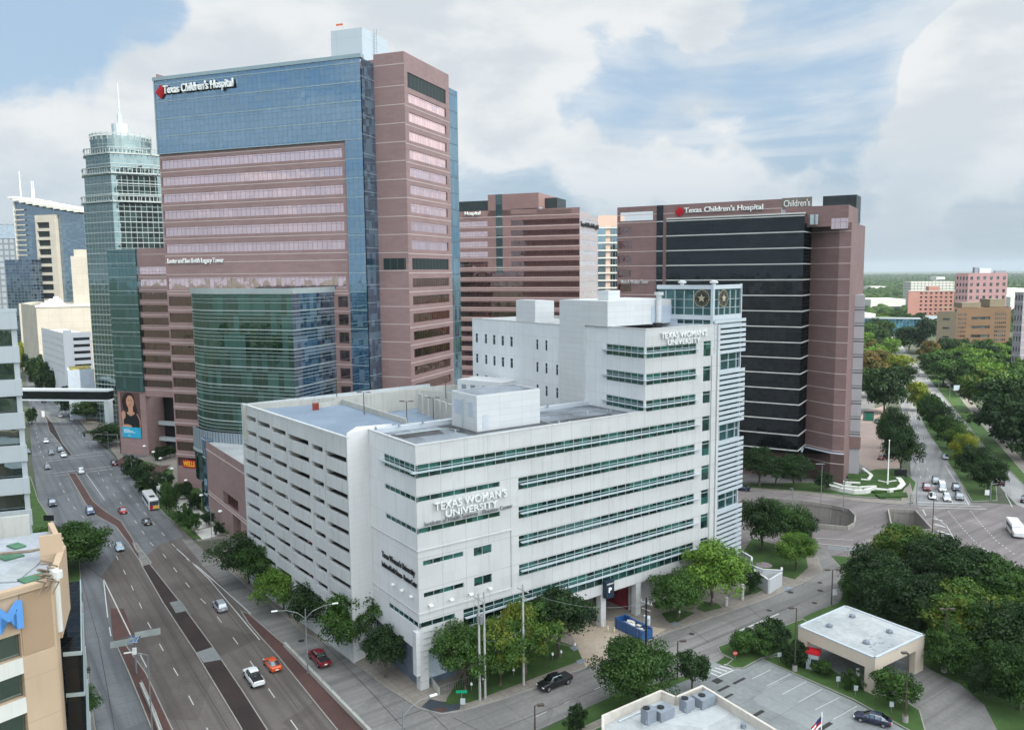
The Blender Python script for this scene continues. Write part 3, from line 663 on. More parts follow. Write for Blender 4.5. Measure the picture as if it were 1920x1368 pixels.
# street-side lamp masts on the deck
def deck_lamp(px, py, z, lab):
    o = empty('deck_lamp', G(px, py, z), lab, 'lamp', 'twin-armed lamps on the garage roof', z)
    m = MB(); x, y = G(px, py, z); m.cyl(x, y, z, z + 4.2, .10, .07, 8); m.build('pole', M_bmetal, o)
    m = MB(); m.box(x - .9, y + .1, z + 4.25, .9, .35, .14); m.box(x + .9, y - .1, z + 4.25, .9, .35, .14); m.box(x, y, z + 4.2, 1.9, .08, .06); m.build('lamp_head', M_bmetal, o)
deck_lamp(683, 777, zd, 'twin-armed dark lamp on the garage roof parapet, nearest the street'); deck_lamp(763, 793, zl + 1, 'twin-armed dark lamp in the sunken garage level'); 
deck_lamp(836, 747, zd, 'twin-armed dark lamp by the concrete ramp panels'); deck_lamp(632, 752, zd, 'twin-armed dark lamp at the far edge of the garage roof')
deck_lamp(813, 785, zl + 1, 'twin-armed dark lamp just behind the silver roof upstand')
# ------------------------------------------------------------------ rose granite hospital tower with blue glass
HK = atD(768, 576, 218); aS, aF = 69.5, 159.5
HF = Fr(HK, aF, -1); HS = Fr(HK, aS)
HT = empty('hospital_tower', HK, 'tall rose granite hospital tower with a blue glass crown and pink window bands', 'building')
FH = 4.66
sL = HF.s(305, 440)[0]; sG0 = HF.s(700, 115)[0]; sG1 = HF.s(655, 300)[0]; sWe = HF.s(646, 290)[0]
ztop = 118.5
def outto(fr, s, px, py):       # how far out of the plane at s one must come to meet the pixel column
    g = Fr(fr.p(s), math.degrees(math.atan2(fr.n[1], fr.n[0]))); return g.s(px, py)[0]
d2 = outto(HF, sG0, 677, 118)
FF = Fr(HF.p(sG0, d2), aF, -1)          # the forward plane of glass and pink bands
fL = FF.s(291, 158)[0]; fP = FF.s(650, 300)[0]; fW = FF.s(641, 290)[0]; fWl = fL - .4
zT = FF.s(480, 131)[1]; zG = FF.s(480, 276)[1]
rows = [FF.s(641, y)[1] for y in (277.3, 312, 346.4, 380.8, 415.4, 450)]
RH = 2.35
m = MB()
ph = [(.0 + fW, fWl, z - RH, z) for z in rows] + [(fW, fWl, FF.s(480, 541)[1], FF.s(480, 520)[1])]
rl = []; z = FF.s(330, 555)[1]
lowl = [FF.s(335, y)[1] for y in (556, 586, 617, 647, 678)]; z = lowl[-1]; st_ = (lowl[0] - lowl[-1]) / 4
zz = lowl[0]
lowrows = []
while zz > 5: lowrows.append(zz); zz -= st_
xq = FF.s(356, 600)[0]
for z in lowrows: ph.append((xq - 1., fWl, z - 2.7, z))
wz = [HF.s(645, y)[1] for y in (554, 587, 619.5, 652, 684.6, 717)]
for z in wz: ph.append((fW - .4, fW + 2.7, z - 2.9, z))
m.wall(FF, fP, fL, 0, zG, ph, .3)
rt = Fr(FF.p(0), aF - 90)
m.wall(HF, 0, sG0, 0, ztop, [], .3)
sh = [HS.s(772, y)[1] for y in (177, 212, 247, 281, 314, 347, 381, 415, 450)]
sR = HS.s(841, 141)[0]; a0 = 2.1; a1 = sR - 2.2
hs = [(a0, a1, z - 2.4, z) for z in sh]; zlv = HS.s(772, 484)[1]; hs.append((a0, a1, zlv - 3., zlv))
zz = HS.s(772, 522)[1]; low = []
while zz > 5: low.append(zz); hs.append((a0, a1, zz - 2.35, zz)); zz -= 4.72
ztl = HS.s(764, 135)[1]; hs.append((1.8, a1 + .1, ztl - 3.9, ztl))
m.wall(HS, 0, sR, 0, ztop, hs, .3)
# back and roof
br = HS.p(sR); bl = (FF.p(fL)[0] - HF.n[0] * 30, FF.p(fL)[1] - HF.n[1] * 30)
fr_, L = seg(br, bl); m.pane(fr_, 0, L, 0, ztop); fr_, L = seg(bl, FF.p(fL, -.5)); m.pane(fr_, 0, L, 0, ztop)
m.flat([HF.p(0), HF.p(sG0 + fL * .97, -1), bl, br], ztop - 1.5, 0)
sE = sG0 + fL - 3.5
m.wall(HF, sG0, sE, zT - 1, ztop - 1.3, [], .2)
# pale string courses, one to each floor
zc = [HF.s(728, y)[1] for y in (122, 162.5, 197.5, 232.5, 267.5)]
for z in zc: m.fbox(HF, .0, sG0 - .02, z - .11, z + .11, 0, .06, 1)
z = HF.s(728, 267.5)[1] - 4.8
while z > 3:
    m.fbox(HF, 0, sG0 - .02, z - .11, z + .11, 0, .06, 1); z -= 4.73
for k, z in enumerate(sh[:-1]): m.fbox(HS, 0, sR, z - 3.5, z - 3.3, 0, .06, 1)
for z in [zlv + 1.2, zlv - 3.9] + [q - 3.6 for q in low]: m.fbox(HS, .0, sR, z - .11, z + .11, 0, .06, 1)
for z in rows: m.fbox(FF, fP, fL, z - 3.35, z - 3.15, 0, .06, 1)
for z in (rows[0] + .9, FF.s(480, 490)[1], FF.s(480, 513)[1], FF.s(480, 545)[1]): m.fbox(FF, fP + .8, fL, z - .1, z + .1, 0, .06, 1)
for z in lowrows: m.fbox(FF, fP, fL, z + .75, z + .97, 0, .06, 1)
m.build('wall', [M_pink, M_band], HT)
for z in rows: window(HT, FF, fW, fWl, z - RH, z, M_pglass)
window(HT, FF, fW, fWl, ph[6][2], ph[6][3], M_pglass)
for z in lowrows: window(HT, FF, xq - 1, fWl, z - 2.7, z, M_pglassd)
for z in wz: window(HT, FF, fW - .4, fW + 2.7, z - 2.9, z, M_pglassd)
for z in sh: window(HT, HS, a0, a1, z - 2.4, z, M_pglass)
for z in low: window(HT, HS, a0, a1, z - 2.35, z, M_pglassd)
M_louv = wallmat('black_louvre_bay', (.02, .03, .03), 2.1, None, .3, 2.6, .05, .5, 0)
m = MB(); m.pane(HS, a0, a1, zlv - 3, zlv, -.2); m.build('louvre', M_louv, HT); m = MB(); m.pane(HS, 1.8, a1 + .1, ztl - 3.9, ztl, -.2); m.build('louvre', M_louv, HT)
m = MB(); zq = HF.s(740, 484)[1]; s_a, s_b = HF.s(761, 490)[0], HF.s(719, 490)[0]; m.fbox(HF, s_a, s_b, zq - 3, zq, 0, .05); m.build('louvre', M_louv, HT)
# blue curtain wall: crown, corner strip and its dark return
m = MB()
m.pane(FF, 0, fL, zG, zT, .5); m.pane(FF, 0, fP, 0, zG, .5); m.pane(rt, .5 - 1.0 + .5, d2 + 0., 0, zT, 0)
m.pane(Fr(FF.p(fP), aF - 90, 1), -.5, 0, 0, zG); 
cw = m.build('curtain_wall', M_bglass, HT)
m = MB(); z = zG
while z < zT - 1: m.fbox(FF, -.05, fL, z - .12, z + .12, .5, .62); z += 4.72
z = zG - 4.85
while z > 2: m.fbox(FF, -.05, fP, z - .1, z + .1, .5, .6); z -= 4.85
m.fbox(FF, -.3, fL + .3, zT - .05, zT + .9, -.8, .8)
z = zT - 4.5; rt2 = Fr(FF.p(-.01, .5), math.degrees(math.atan2(-HF.n[1], -HF.n[0])), 1)
while z > 2: m.fbox(rt2, 0, d2 + .5, z - .07, z + .07, 0, .07); z -= 4.78
m.fbox(FF, fL - .25, fL + .1, zG, zT, .3, .7)
m.build('pale_rails', plain('pale_glass_rail', (.30, .39, .42), .4, .3, .03), cw)
# blue glass slab seen past the right-hand corner
ex = HS.s(863, 170)[0]; m = MB(); z1 = HS.s(852, 166)[1]
m.prism([HS.p(sR + .3, -1.), HS.p(ex, -1.), HS.p(ex, -14), HS.p(sR + .3, -14)], 0, z1)
m.build('side_glass', glassmat('blue_side_glass', (.02, .06, .10), (.40, .58, .68), .6, 1.6, 4.75, .12, (.10, .15, .19), (.25, .32, .33), .5, .014, lwv=.4), HT)
# roof plant
pa = HF.p(22.5, -9); ps_ = HF.s(590, 60)
q0 = HF.p(HF.s(664, 60)[0] , -8)
m = MB(); sa, sb, sc_ = HF.s(650, 90)[0], HF.s(590, 90)[0], HF.s(530, 100)[0]
ztp = Zat(650, 50, HF.p(sa, -8)); m.prism([HF.p(sa, -8), HF.p(sb, -8), HF.p(sb, -22), HF.p(sa, -22)], ztop - 1, ztp)
m.prism([HF.p(sb - .1, -8.3), HF.p(sc_, -8.3), HF.p(sc_, -20), HF.p(sb - .1, -20)], ztop - 1, Zat(560, 104, HF.p(sb, -8)))
m.prism([HF.p(sa - .2, -8.4), HF.p(sa, -8.4), HF.p(sa, -24), HF.p(sa - .2, -24)], ztop - 1, ztp - 7)
pl = m.build('plant_room', wallmat('pale_blue_steel', (.50, .58, .62), 8, 9, .12, .8, .02, .5, .03), HT)
m = MB(); a_, b_ = HF.p(sa - .3, -14), HF.p(sc_ + .5, -8)
for (x, y), z0, z1 in ((a_, ztop, ztp + 1), (b_, ztop - 2, ztop + 3)):
    for dx in (0, .7): m.box(x + dx, y, (z0 + z1) / 2, .1, .1, z1 - z0)
    for k in range(int((z1 - z0) / .8)): m.box(x + .35, y, z0 + k * .8, .7, .06, .06)
m.build('access_ladder', M_acgrey, pl)
m = MB(); x, y = HF.p(sb - 3.4, -9); m.cyl(x, y, ztp, ztp + 2.6, .07, n=6); m.build('mast', M_alu, pl); m = MB(); m.fbox(Fr((x, y), 160), 0, 2.2, ztp + 1.5, ztp + 2.0, 0, .05); m.build('windsock', plain('orange_cloth', (.7, .15, .04)), pl)
# signs
def onf(fr, a, b): return fr.s(*a), fr.s(*b)
def place(parent, fr, body, x0, x1, ytop0, ybot0, mat, out, thick, **k):
    a = fr.s(x0, ybot0); b = fr.s(x1, ybot0)[0]; zt = fr.s(x0, ytop0)[1]; s0, s1 = sorted((a[0], b)); return text(parent, fr, body, s0, s1, a[1], zt, mat, out, thick, **k)
def diamond(parent, fr, px, py, r, out):
    s, z = fr.s(px, py); m = MB()
    def poly(P, d0, d1, mi):
        A = [(*fr.p(s + a, d1), z + b) for a, b in P]; B = [(*fr.p(s + a, d0), z + b) for a, b in P]; m.face(A, mi)
        for i in range(len(A)): j = (i + 1) % len(A); m.face([A[i], A[j], B[j], B[i]], mi)
    poly([(-r, 0), (0, -r), (r, 0), (0, r)], out, out + .3, 0)
    for k in range(3):
        o = .15 * r - k * .34 * r; w_ = r * .62
        poly([(-w_, o + .12 * r + w_ * .35), (0, o - w_ * .25), (w_, o + .12 * r + w_ * .35), (w_, o + w_ * .35 - .03 * r), (0, o - w_ * .25 - .14 * r), (-w_, o + w_ * .35 - .03 * r)], out + .3, out + .36, 1)
    o = m.build('diamond_emblem', [M_red, M_redd], parent); o['label'] = 'red diamond emblem with chevron lines'; return o
s0 = FF.s(443, 165)[0]; s1 = FF.s(313, 170)[0]; za = FF.s(313, 178)[1]; zb_ = FF.s(313, 162)[1]
text(HT, FF, "Texas Children's Hospital", s0 - .12, s1 - .12, za - .82, zb_ - .12, M_black, .6, .35, name='letter_black_sides', bold=.035)  # black sides of the raised letters, as a bolder offset copy
text(HT, FF, "Texas Children's Hospital", s0, s1, za - .7, zb_, M_letterw, 1.0, .5, bold=.018); diamond(HT, FF, 306, 174, 1.9, .7)
s0 = FF.s(421, 490)[0]; s1 = FF.s(316, 490)[0]; za = FF.s(316, 494)[1]; zb_ = FF.s(316, 485)[1]
text(HT, FF, 'Lester and Sue Smith Legacy Tower', s0, s1, za - .4, zb_, M_letterw, .2, .3, bold=.015)
s0 = FF.s(366, 868)[0]; s1 = FF.s(345, 868)[0]; zb_ = FF.s(345, 863)[1]; m = MB(); m.fbox(FF, s0 - .4, s1 + .3, zb_ - 2.0, zb_ + .3, .02, .2); m.build('red_sign_board', M_red, HT)
text(HT, FF, 'WELLS', s0, s1, zb_ - 1.6, zb_, M_yellow, .2, .1, bold=.03)
# ------------------------------------------------------------------ curved green glass block in front of the tower
gs = FF.s(626, 545)[0]; gd = outto(FF, gs, 547, 560); GQ = FF.p(gs, gd); GF = Fr(GQ, aF, -1)
GBk = empty('glass_clinic_block', GQ, 'curved green mirror-glass block with pale horizontal rails in front of the rose tower', 'building')
zq = Zat(547, 544, GQ); pts = [GQ]
sA = GF.s(405, 550)[0]; 
for k in range(1, 10): pts.append(GF.p(sA * k / 9.))
ang = aF; p = pts[-1]; seglen = 1.9
for k in range(7): ang -= 5.5; p = on(p, ang, seglen); pts.append(p)
m = MB(); acc = 0.
for a, b in zip(pts, pts[1:]):
    L = math.dist(a, b); m.face([(*a, 0), (*b, 0), (*b, zq), (*a, zq)], 0, [(acc, 0), (acc + L, 0), (acc + L, zq), (acc, zq)]); acc += L
rq = Fr(GQ, math.degrees(math.atan2(-FF.n[1], -FF.n[0]))); m.pane(rq, 0, gd, 0, zq, 0, 1)
endp = pts[-1]; bk_ = on(endp, aF - 90 , 12); m.face([(*endp, 0), (*bk_, 0), (*bk_, zq), (*endp, zq)])
m.flat([*pts, bk_, FF.p(fL * .7, .6), FF.p(gs, .6)], zq - .3, 2)
gw = m.build('curtain_wall', [M_gglass, M_bglass, M_roof], GBk)
def strip(mb, P, z0, z1, o, mi=0):
    for a, b in zip(P, P[1:]):
        fr_, L = seg(a, b, -1); mb.fbox(fr_, -.02, L + .02, z0, z1, 0, o, mi)
m = MB(); z = zq - 5.1; strip(m, pts, zq - .9, zq + .5, .35)
m.fbox(rq, 0, gd, zq - .9, zq + .5, 0, .35)
while z > 14:
    for o, h in ((0, .13), (2.0, .05), (2.9, .05), (-.9, .05)): strip(m, pts, z + o - h, z + o + h, .16 if h > .1 else .1); m.fbox(rq, 0, gd, z + o - h, z + o + h, 0, .12)
    z -= 4.72
m.build('pale_rails', M_mhwhite, gw)
m = MB(); gz = zq - 38.0; sk = []
for k in range(2, len(pts)):
    a = pts[max(0, k - 1)]; b = pts[min(len(pts) - 1, k + 1)]; fr_, L = seg(a, b, -1); sk.append((pts[k][0] + fr_.n[0] * 1.2, pts[k][1] + fr_.n[1] * 1.2))
strip(m, sk, 16.5, 22., .3, 0); strip(m, sk, 15.9, 16.5, .5, 1); strip(m, sk, 8, 15.9, .1, 2)
m.build('louvred_skirt', [wallmat('vertical_fins', (.25, .30, .34), .9, None, .35, .35, .05, .5, 0), M_mhwhite, M_gglass], GBk)
# ------------------------------------------------------------------ left rose wing of the hospital, set further back
WD = 305; WK = atD(256, 466, WD); WF = Fr(WK, aF, -1); zw = Zat(256, 466, WK)
WG = empty('hospital_wing', WK, 'lower rose granite hospital wing with dark window slots and a tall white round column', 'building')
sr = WF.s(335, 480)[0]; lab = [WF.s(262, y)[1] for y in (500, 523, 547, 571, 595, 618, 641, 665, 688, 711, 735)]
wl = [Zat(262, y, WK) for y in (500.5, 523.5, 547.5, 571.5, 595, 618, 641, 665, 689, 692 + 20)]
wsp = (wl[0] - wl[8]) / 8; wl = [wl[0] - wsp * k for k in range(10)]
e0 = WF.s(262, 600)[0]
hs = [(sr, e0, z - 2.4, z) for z in wl]; zo = WF.s(270, 742)[1]
oL = WF.s(269, 800)[0]; hs.append((sr, oL, .02, zo)); m = MB(); m.wall(WF, sr, 0, 0, zw, hs, 2.)
for z in wl: m.fbox(WF, sr, -.4, z - 3.45, z - 3.25, 0, .06, 1)
for z in (zw - 2, zw - 6.5, zw - 10): m.fbox(WF, sr, -2., z - .1, z + .1, 0, .06, 1)
m.flat([WF.p(sr), WF.p(0), WF.p(0, -25), WF.p(sr, -25)], zw - .3)
m.build('wall', [M_pink, M_band], WG)
for z in wl[:2]: window(WG, WF, sr, e0, z - 2.4, z, M_pglass)
for z in wl[2:]: window(WG, WF, sr, e0, z - 2.4, z, M_pglassd)
m = MB(); m.pane(WF, sr, oL, 0, zo, -8, 0)
for zz in (4.6, 10.2): m.fbox(WF, sr, oL - 1, zz, zz + 1.3, -6.5, -5, 1)
m.build('portal', [M_black, M_greyw], WG)
m = MB(); x, y = G(308, 823); m.cyl(x, y, 0, zo + .4, 1.45, n=20); m.build('column', M_trim, WG)
# teal glass bay and its dark flank, with the big poster
tb = WF.s(218, 700)[0]; m = MB(); m.prism([WF.p(.1, .6), WF.p(tb, .6), WF.p(tb, -10), WF.p(.1, -10)], WF.s(230, 732)[1], zw - .2)
bay = m.build('glass_bay', glassmat('teal_bay_glass', (.02, .06, .065), (.26, .38, .38), .6, 1.5, 4.66, .10, (.02, .06, .065), (.12, .20, .20), .4, .012), WG)
m = MB(); z = zw - .2
while z > 26: m.fbox(WF, 0, tb, z - .1, z + .1, .6, .72); m.fbox(WF, 0, tb, z - 1.5, z - 1.42, .6, .7); z -= 4.66
m.build('pale_rails', M_mhwhite, bay)
m = MB(); m.prism([WF.p(-.0, .1), WF.p(tb, .1), WF.p(tb, -10), WF.p(0, -10)], 0, WF.s(230, 732)[1]); fl = Fr(WF.p(tb, .4), aF - 60, -1); m.pane(fl, 0, 6, 0, 26, 0, 1); m.build('flank_wall', [M_pink, M_pglassd], WG)
# ------------------------------------------------------------------ poster of a woman above a blue panel
po = empty('building_poster', WF.p(tb / 2, .3), 'tall poster of a dark-haired woman in a black top over a bright blue panel', 'poster', z=0)
a, zt_ = WF.s(230, 735); p0s, p1s = WF.s(265, 800)[0], WF.s(230, 800)[0]; zb0 = WF.s(248, 820)[1]; zb1 = WF.s(248, 800)[1]; zt2 = WF.s(248, 736)[1]
def flatpoly(name, P, mat, d, parent=po, fr=WF):
    m = MB(); s0, s1 = p1s, p0s
    A = [(*fr.p(s0 + (s1 - s0) * u, d), zb0 + (zt2 - zb0) * v) for u, v in P]; B = [(*fr.p(s0 + (s1 - s0) * u, d - .03), zb0 + (zt2 - zb0) * v) for u, v in P]
    m.face(A); 
    for i in range(len(A)): j = (i + 1) % len(A); m.face([A[i], A[j], B[j], B[i]])
    return m.build(name, mat, parent)
skin = plain('printed_skin', (.50, .27, .17), .6, 0, .05); hair = plain('printed_dark_hair', (.022, .010, .010), .6)
def ell(cx, cy, rx, ry, n=18): return [(cx + rx * math.cos(i * 2 * math.pi / n), cy + ry * math.sin(i * 2 * math.pi / n)) for i in range(n)]
flatpoly('backing', [(-.02, -.01), (1.02, -.01), (1.02, 1.), (-.02, 1.)], plain('printed_brown', (.10, .055, .05)), .14)
flatpoly('hair', [(.12, .62), (.06, .8), (.16, .93), (.34, 1.), (.56, 1.), (.7, .92), (.74, .78), (.84, .66), (.86, .52), (.66, .56), (.3, .56)], hair, .17)
flatpoly('neck', [(.38, .50), (.40, .76), (.62, .76), (.64, .50)], skin, .20)
flatpoly('shoulders', [(.02, .42), (.2, .54), (.4, .58), (.64, .58), (.86, .53), (.99, .40), (.98, .24), (.04, .24)], skin, .19)
flatpoly('face', ell(.5, .80, .205, .155), skin, .23)
flatpoly('black_top', [(.10, .24), (.10, .38), (.26, .58), (.34, .52), (.5, .48), (.68, .52), (.76, .58), (.95, .40), (.95, .24)], M_black, .24)
flatpoly('hand', ell(.12, .50, .11, .09), skin, .27); flatpoly('forearm', ell(.28, .25, .26, .045), skin, .27)
for u in (.43, .58): flatpoly('eye', ell(u, .83, .032, .010, 8), hair, .26)
flatpoly('mouth', ell(.5, .725, .07, .016, 8), plain('printed_lips', (.5, .12, .1)), .26); flatpoly('fringe', [(.30, .86), (.34, .96), (.5, .985), (.7, .93), (.70, .84), (.6, .93), (.44, .94)], hair, .27)
bp = flatpoly('blue_panel', [(0, 0), (1, 0), (1, .235), (0, .235)], plain('printed_bright_blue', (.03, .36, .56), .5), .3)
for k, (u, v, w_) in enumerate(((.08, .17, .32), (.08, .145, .5), (.08, .115, .62), (.30, .04, .12))): flatpoly('white_line', [(u, v), (u + w_, v), (u + w_, v + .011), (u, v + .011)], M_letterw, .325, bp)
# ------------------------------------------------------------------ low brown granite bank hall with a white roof
BA = G(394, 968); BB = G(452, 1020); zb3 = 15.5
bf, bL = seg(BA, BB); 
BH = empty('low_granite_hall', BA, 'low brown granite building with a white roof, dark upper windows and a slanted corner entrance', 'building')
zt3 = Zat(385, 827, BA); m = MB()
m.wall(bf, -.5, bL + 6, 0, zt3, [(bL * .78, bL * 1.02, .0, 6.0), (bL * .50, bL * .97, 6.4, 10.0)], 2.2)
n_ = (-bf.n[0], -bf.n[1]); m.flat([bf.p(-.5), bf.p(bL + 6), bf.p(bL + 6, -26), bf.p(-.5, -20)], zt3 - .5, 1)
lf = Fr(bf.p(-.5), math.degrees(math.atan2(n_[1], n_[0])), -1); m.pane(lf, 0, 20, 0, zt3)
m.fbox(bf, -.5, bL + 6, zt3 - 2.2, zt3 - 1.95, 0, .08, 2); m.fbox(bf, -.5, bL + 6, 6.0, 6.25, 0, .1, 2); m.fbox(bf, -.5, bL + 6, 7.6 - .9, 6.95, 0, .06, 2)
m.build('wall', [M_pink, M_roofw, M_band], BH)
window(BH, bf, bL * .50, bL * .97, 6.4, 10., M_pglassd, None, 0, 1.2); m = MB(); m.pane(bf, bL * .78, bL * 1.02, 0, 6, -2.1); m.build('entrance', M_dark, BH)
m = MB(); x, y = bf.p(-1.8, -1.0); m.prism([bf.p(-3.4, .2), bf.p(-.5, .2), bf.p(-.5, -5), bf.p(-3.4, -5)], 0, zt3 + .3); gc_ = m.build('glass_corner', M_bglass, BH)
m = MB()
for z in (zt3 + .3, zt3 - 4.4, 5.5, 1.5): m.fbox(bf, -3.5, -.4, z - .15, z + .1, .2, .35)
m.build('pale_rails', M_mhwhite, gc_)
# ------------------------------------------------------------------ middle rose tower
def simple_wall(mb, P, z0, z1, m=0):
    for a, b in zip(P, P[1:]): fr_, L = seg(a, b, -1); mb.pane(fr_, 0, L, z0, z1, 0, m)
MD = 375; MK = atD(1010, 395, MD); MF = Fr(MK, aF, -1)
MT = empty('middle_hospital_tower', MK, 'stepped rose granite hospital tower between the tall tower and the black-glass one', 'building')
z_bay = Zat(1010, 361, MK); zlo = MF.s(1070, 391)[1]; s870 = MF.s(868, 400)[0]; s915 = MF.s(915, 400)[0]; sR2 = MF.s(1087, 450)[0]; sR1 = MF.s(1072, 395)[0]; sL = s870 + 14
fl0 = MF.s(1040, 400)[1]; fsp = 4.66
rows_ = []; z = MF.s(1040, 415)[1] + fsp
zz = [z - fsp * k for k in range(0, 22) if z - fsp * k > 5]
m = MB(); h = []; aw = MF.s(958, 450)[0]
zb = MF.s(940, 512)[1]
for z in zz:
    if z > zb:
        if z + 1 < zlo: h.append((sR2 + .3, aw, z - 1.3, z + 1.1))
        h.append((s915 + .3, sL, z - 1.3, z + 1.1))
    else: h.append((sR2 + .3, sL, z - 1.3, z + 1.1))
zlt = MF.s(890, 396)[1]; h = [q for q in h if not (q[0] > s915 - 1 and q[3] > zlt - 2)]
m.wall(MF, sR2, sL, 0, zlt, [q for q in h], .35)
zs2 = zlt
m.wall(MF, sR2, s915, zlt, zlo - 2.3, [], .3)
m.wall(MF, 0, s915, zlo - 2.3, z_bay, [(.8, aw, z_bay - 9.2, z_bay - 6.8)], .3)
m.wall(MF, sR1, 0, zlo - 2.3, zlo, [], .3)
for z in zz:
    m.fbox(MF, sR2, sL, z - 1.9, z - 1.65, 0, .08, 1)
    if z < zb + 3: m.fbox(MF, sR2, sL, z + 1.9, z + 2.1, 0, .07, 1)
MS = Fr(MF.p(sR2), aS); Ls = MS.s(1121, 450)[0]
MS1 = Fr(MF.p(sR1), aS)
hs2 = []
for z in zz: hs2.append((.5, Ls - .5, z - 1.0, z + 1.0))
m.wall(MS, 0, Ls, 0, zlo - 2.3, [q for q in hs2 if q[3] < zlo - 4], .1, 2)
m.wall(MS1, 0, Ls, zlo - 2.3, zlo, [], .1, 2)
m.wall(Fr(MK, aS), 0, Ls * .8, zlo, z_bay, [(.8, 7, z_bay - 9.0, z_bay - 6.2)], .3)
m.flat([MF.p(sR2), MF.p(sL), MF.p(sL, -Ls), MF.p(sR2, -Ls)], zlo - 2.4)
m.flat([MF.p(0), MF.p(s915), MF.p(s915, -20), MF.p(0, -20)], z_bay - .3)
m.pane(Fr(MF.p(s915), aS, -1), 0, 20, zlt, z_bay)
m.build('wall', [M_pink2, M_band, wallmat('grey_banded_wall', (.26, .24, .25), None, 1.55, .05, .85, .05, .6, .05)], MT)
for i_, q in enumerate(h):
    window(MT, MF, q[0], q[1], q[2], q[3], M_pglass if (q[0] > s915 - 1 and q[3] > 66) else M_pglassd, None, 0, .3)
window(MT, MF, .8, aw, z_bay - 9.2, z_bay - 6.8, M_pglassd)
for q in hs2:
    if q[3] < zlo - 4: window(MT, MS, *q, plain('pale_window_band', (.50, .48, .50), .15, .6) if 'pale_window_band' not in MATS else MATS['pale_window_band'], None, 0, .08)
dk = glassmat('dark_green_slot_glass', (.01, .018, .02), (.14, .20, .2), .5, 3, 4.66, .0)
a_, b_ = MF.s(930, 420)[0], MF.s(942, 420)[0]; m = MB(); m.fbox(MF, min(a_, b_), max(a_, b_), zb, z_bay, .0, .06); c_ = m.build('glass_slot', dk, MT)
m = MB()
for z in zz:
    if z > zb: m.fbox(MF, min(a_, b_), max(a_, b_), z - 1.9, z - 1.6, .06, .14)
m.build('pale_rails', M_stripe, c_)
m = MB(); m.prism([MF.p(s915, -.2), MF.p(sL, -.2), MF.p(sL, -20), MF.p(s915, -20)], zlt, MF.s(890, 377)[1]); m.build('roof_screen', M_dark, MT)
m = MB(); e1 = MF.s(1012, 380)[0]; m.prism([on(MK, aS, 9 + q) if k in (0, 1) else on(on(MK, aS - 0, 9 + q), aF + 180, 6) for k, q in ((0, 0), (1, 14), (2, 14), (3, 0))], zlo - 2, Zat(1027, 373, on(MK, aS, 14))); m.build('dark_penthouse', M_dark, MT)
place(MT, MF, 'Hospital', 872, 901, 397, 406, M_letterw, .1, .4, bold=.01)
text(MT, MS, "Texas Children's Hospital", .8, Ls - .3, zlo - 8.5, zlo - 5.6, M_black, .1, .4)
# ------------------------------------------------------------------ slim cream and blue block behind
SD = 450; SKp = atD(1121, 404, SD); SF_ = Fr(SKp, -4.); ws = SF_.s(1160, 404)[0]; ST_ = empty('slim_cream_tower', SKp, 'slim cream block with pale blue glass columns seen in the gap between towers', 'building')
zt = Zat(1121, 404, SKp); m = MB(); m.prism([SF_.p(0), SF_.p(ws + 3), SF_.p(ws + 3, -12), SF_.p(0, -12)], 0, zt, 0)
for k in range(16): m.fbox(SF_, 0, ws + 3, zt - 7 - k * 4.05, zt - 6.2 - k * 4.05, .35, .6, 1)
m.build('wall', [wallmat('peach_render', (.56, .42, .34), None, 4., .1, .95, .03, .8, .05), M_offwhite], ST_)
m = MB(); window(ST_, SF_, .2, ws * .38, zt - 75, zt - 6, plain('pale_blue_pane', (.22, .33, .38), .1, .7), None, 0, -.2); window(ST_, SF_, ws * .62, ws * .95, zt - 75, zt - 6, glassmat('slate_pane', (.03, .05, .06), (.3, .4, .42), .5, 1.6, 4.05, .12), None, 0, -.2)
# ------------------------------------------------------------------ black glass tower
BD = 249.; BK = atD(1503, 620, BD); BF = Fr(BK, 149.5, -1); BS = Fr(BK, 59.)
BT = empty('black_glass_tower', BK, 'broad hospital tower of black glass with white floor stripes between rose granite ends', 'building')
w1 = BS.s(1515, 650)[0]; c1 = BS.p(w1); B2 = Fr(c1, -62.); w2 = B2.s(1567, 650)[0]; c2 = B2.p(w2); B3 = Fr(c2, -30.); w3 = B3.s(1589, 650)[0]; c3 = B3.p(w3)
sg = BF.s(1250, 500)[0]; sp0 = BF.s(1243, 500)[0]; sp1 = BF.s(1231, 500)[0]; se = BF.s(1157, 500)[0]
zt = BF.s(1380, 377.5)[1]; zg_ = BF.s(1380, 407)[1]
zs = [BF.s(1500, y)[1] for y in (404.5, 435.6, 466, 495.3, 524.3)]; fs_ = (zs[0] - zs[-1]) / 4; stripes = [zs[0] - k * fs_ for k in range(18)]
zbot = 8.5; zst = BS.p(0); 
m = MB(); sTL = BF.s(1466, 375)[0]
m.wall(BF, sTL, se, zg_, zt, [(se - 12, se - 1, z - 3.9, z - 1.2) for z in [zs[0] + fs_ * 1.0] if z < zt], .3)
hw = [(BF.s(1184, 430)[0], se - .3, z - 3.6, z - 1.2) for z in stripes if z > 8]
m.wall(BF, sg, se, 0, zg_, hw, .3)
zr = B2.s(1540, 420)[1]; m.wall(B2, 0, w2, 0, zr, [], .3); m.wall(B3, 0, w3, 0, zr, [], .3)
b4 = on(c3, 59, 26); fr_, L = seg(c3, b4); m.wall(fr_, 0, L, 0, zr, [], .3)
sr_ = Fr(BF.p(-0.5, -3.5), 149.5, -1)
zhi = BF.s(1480, 390)[1]
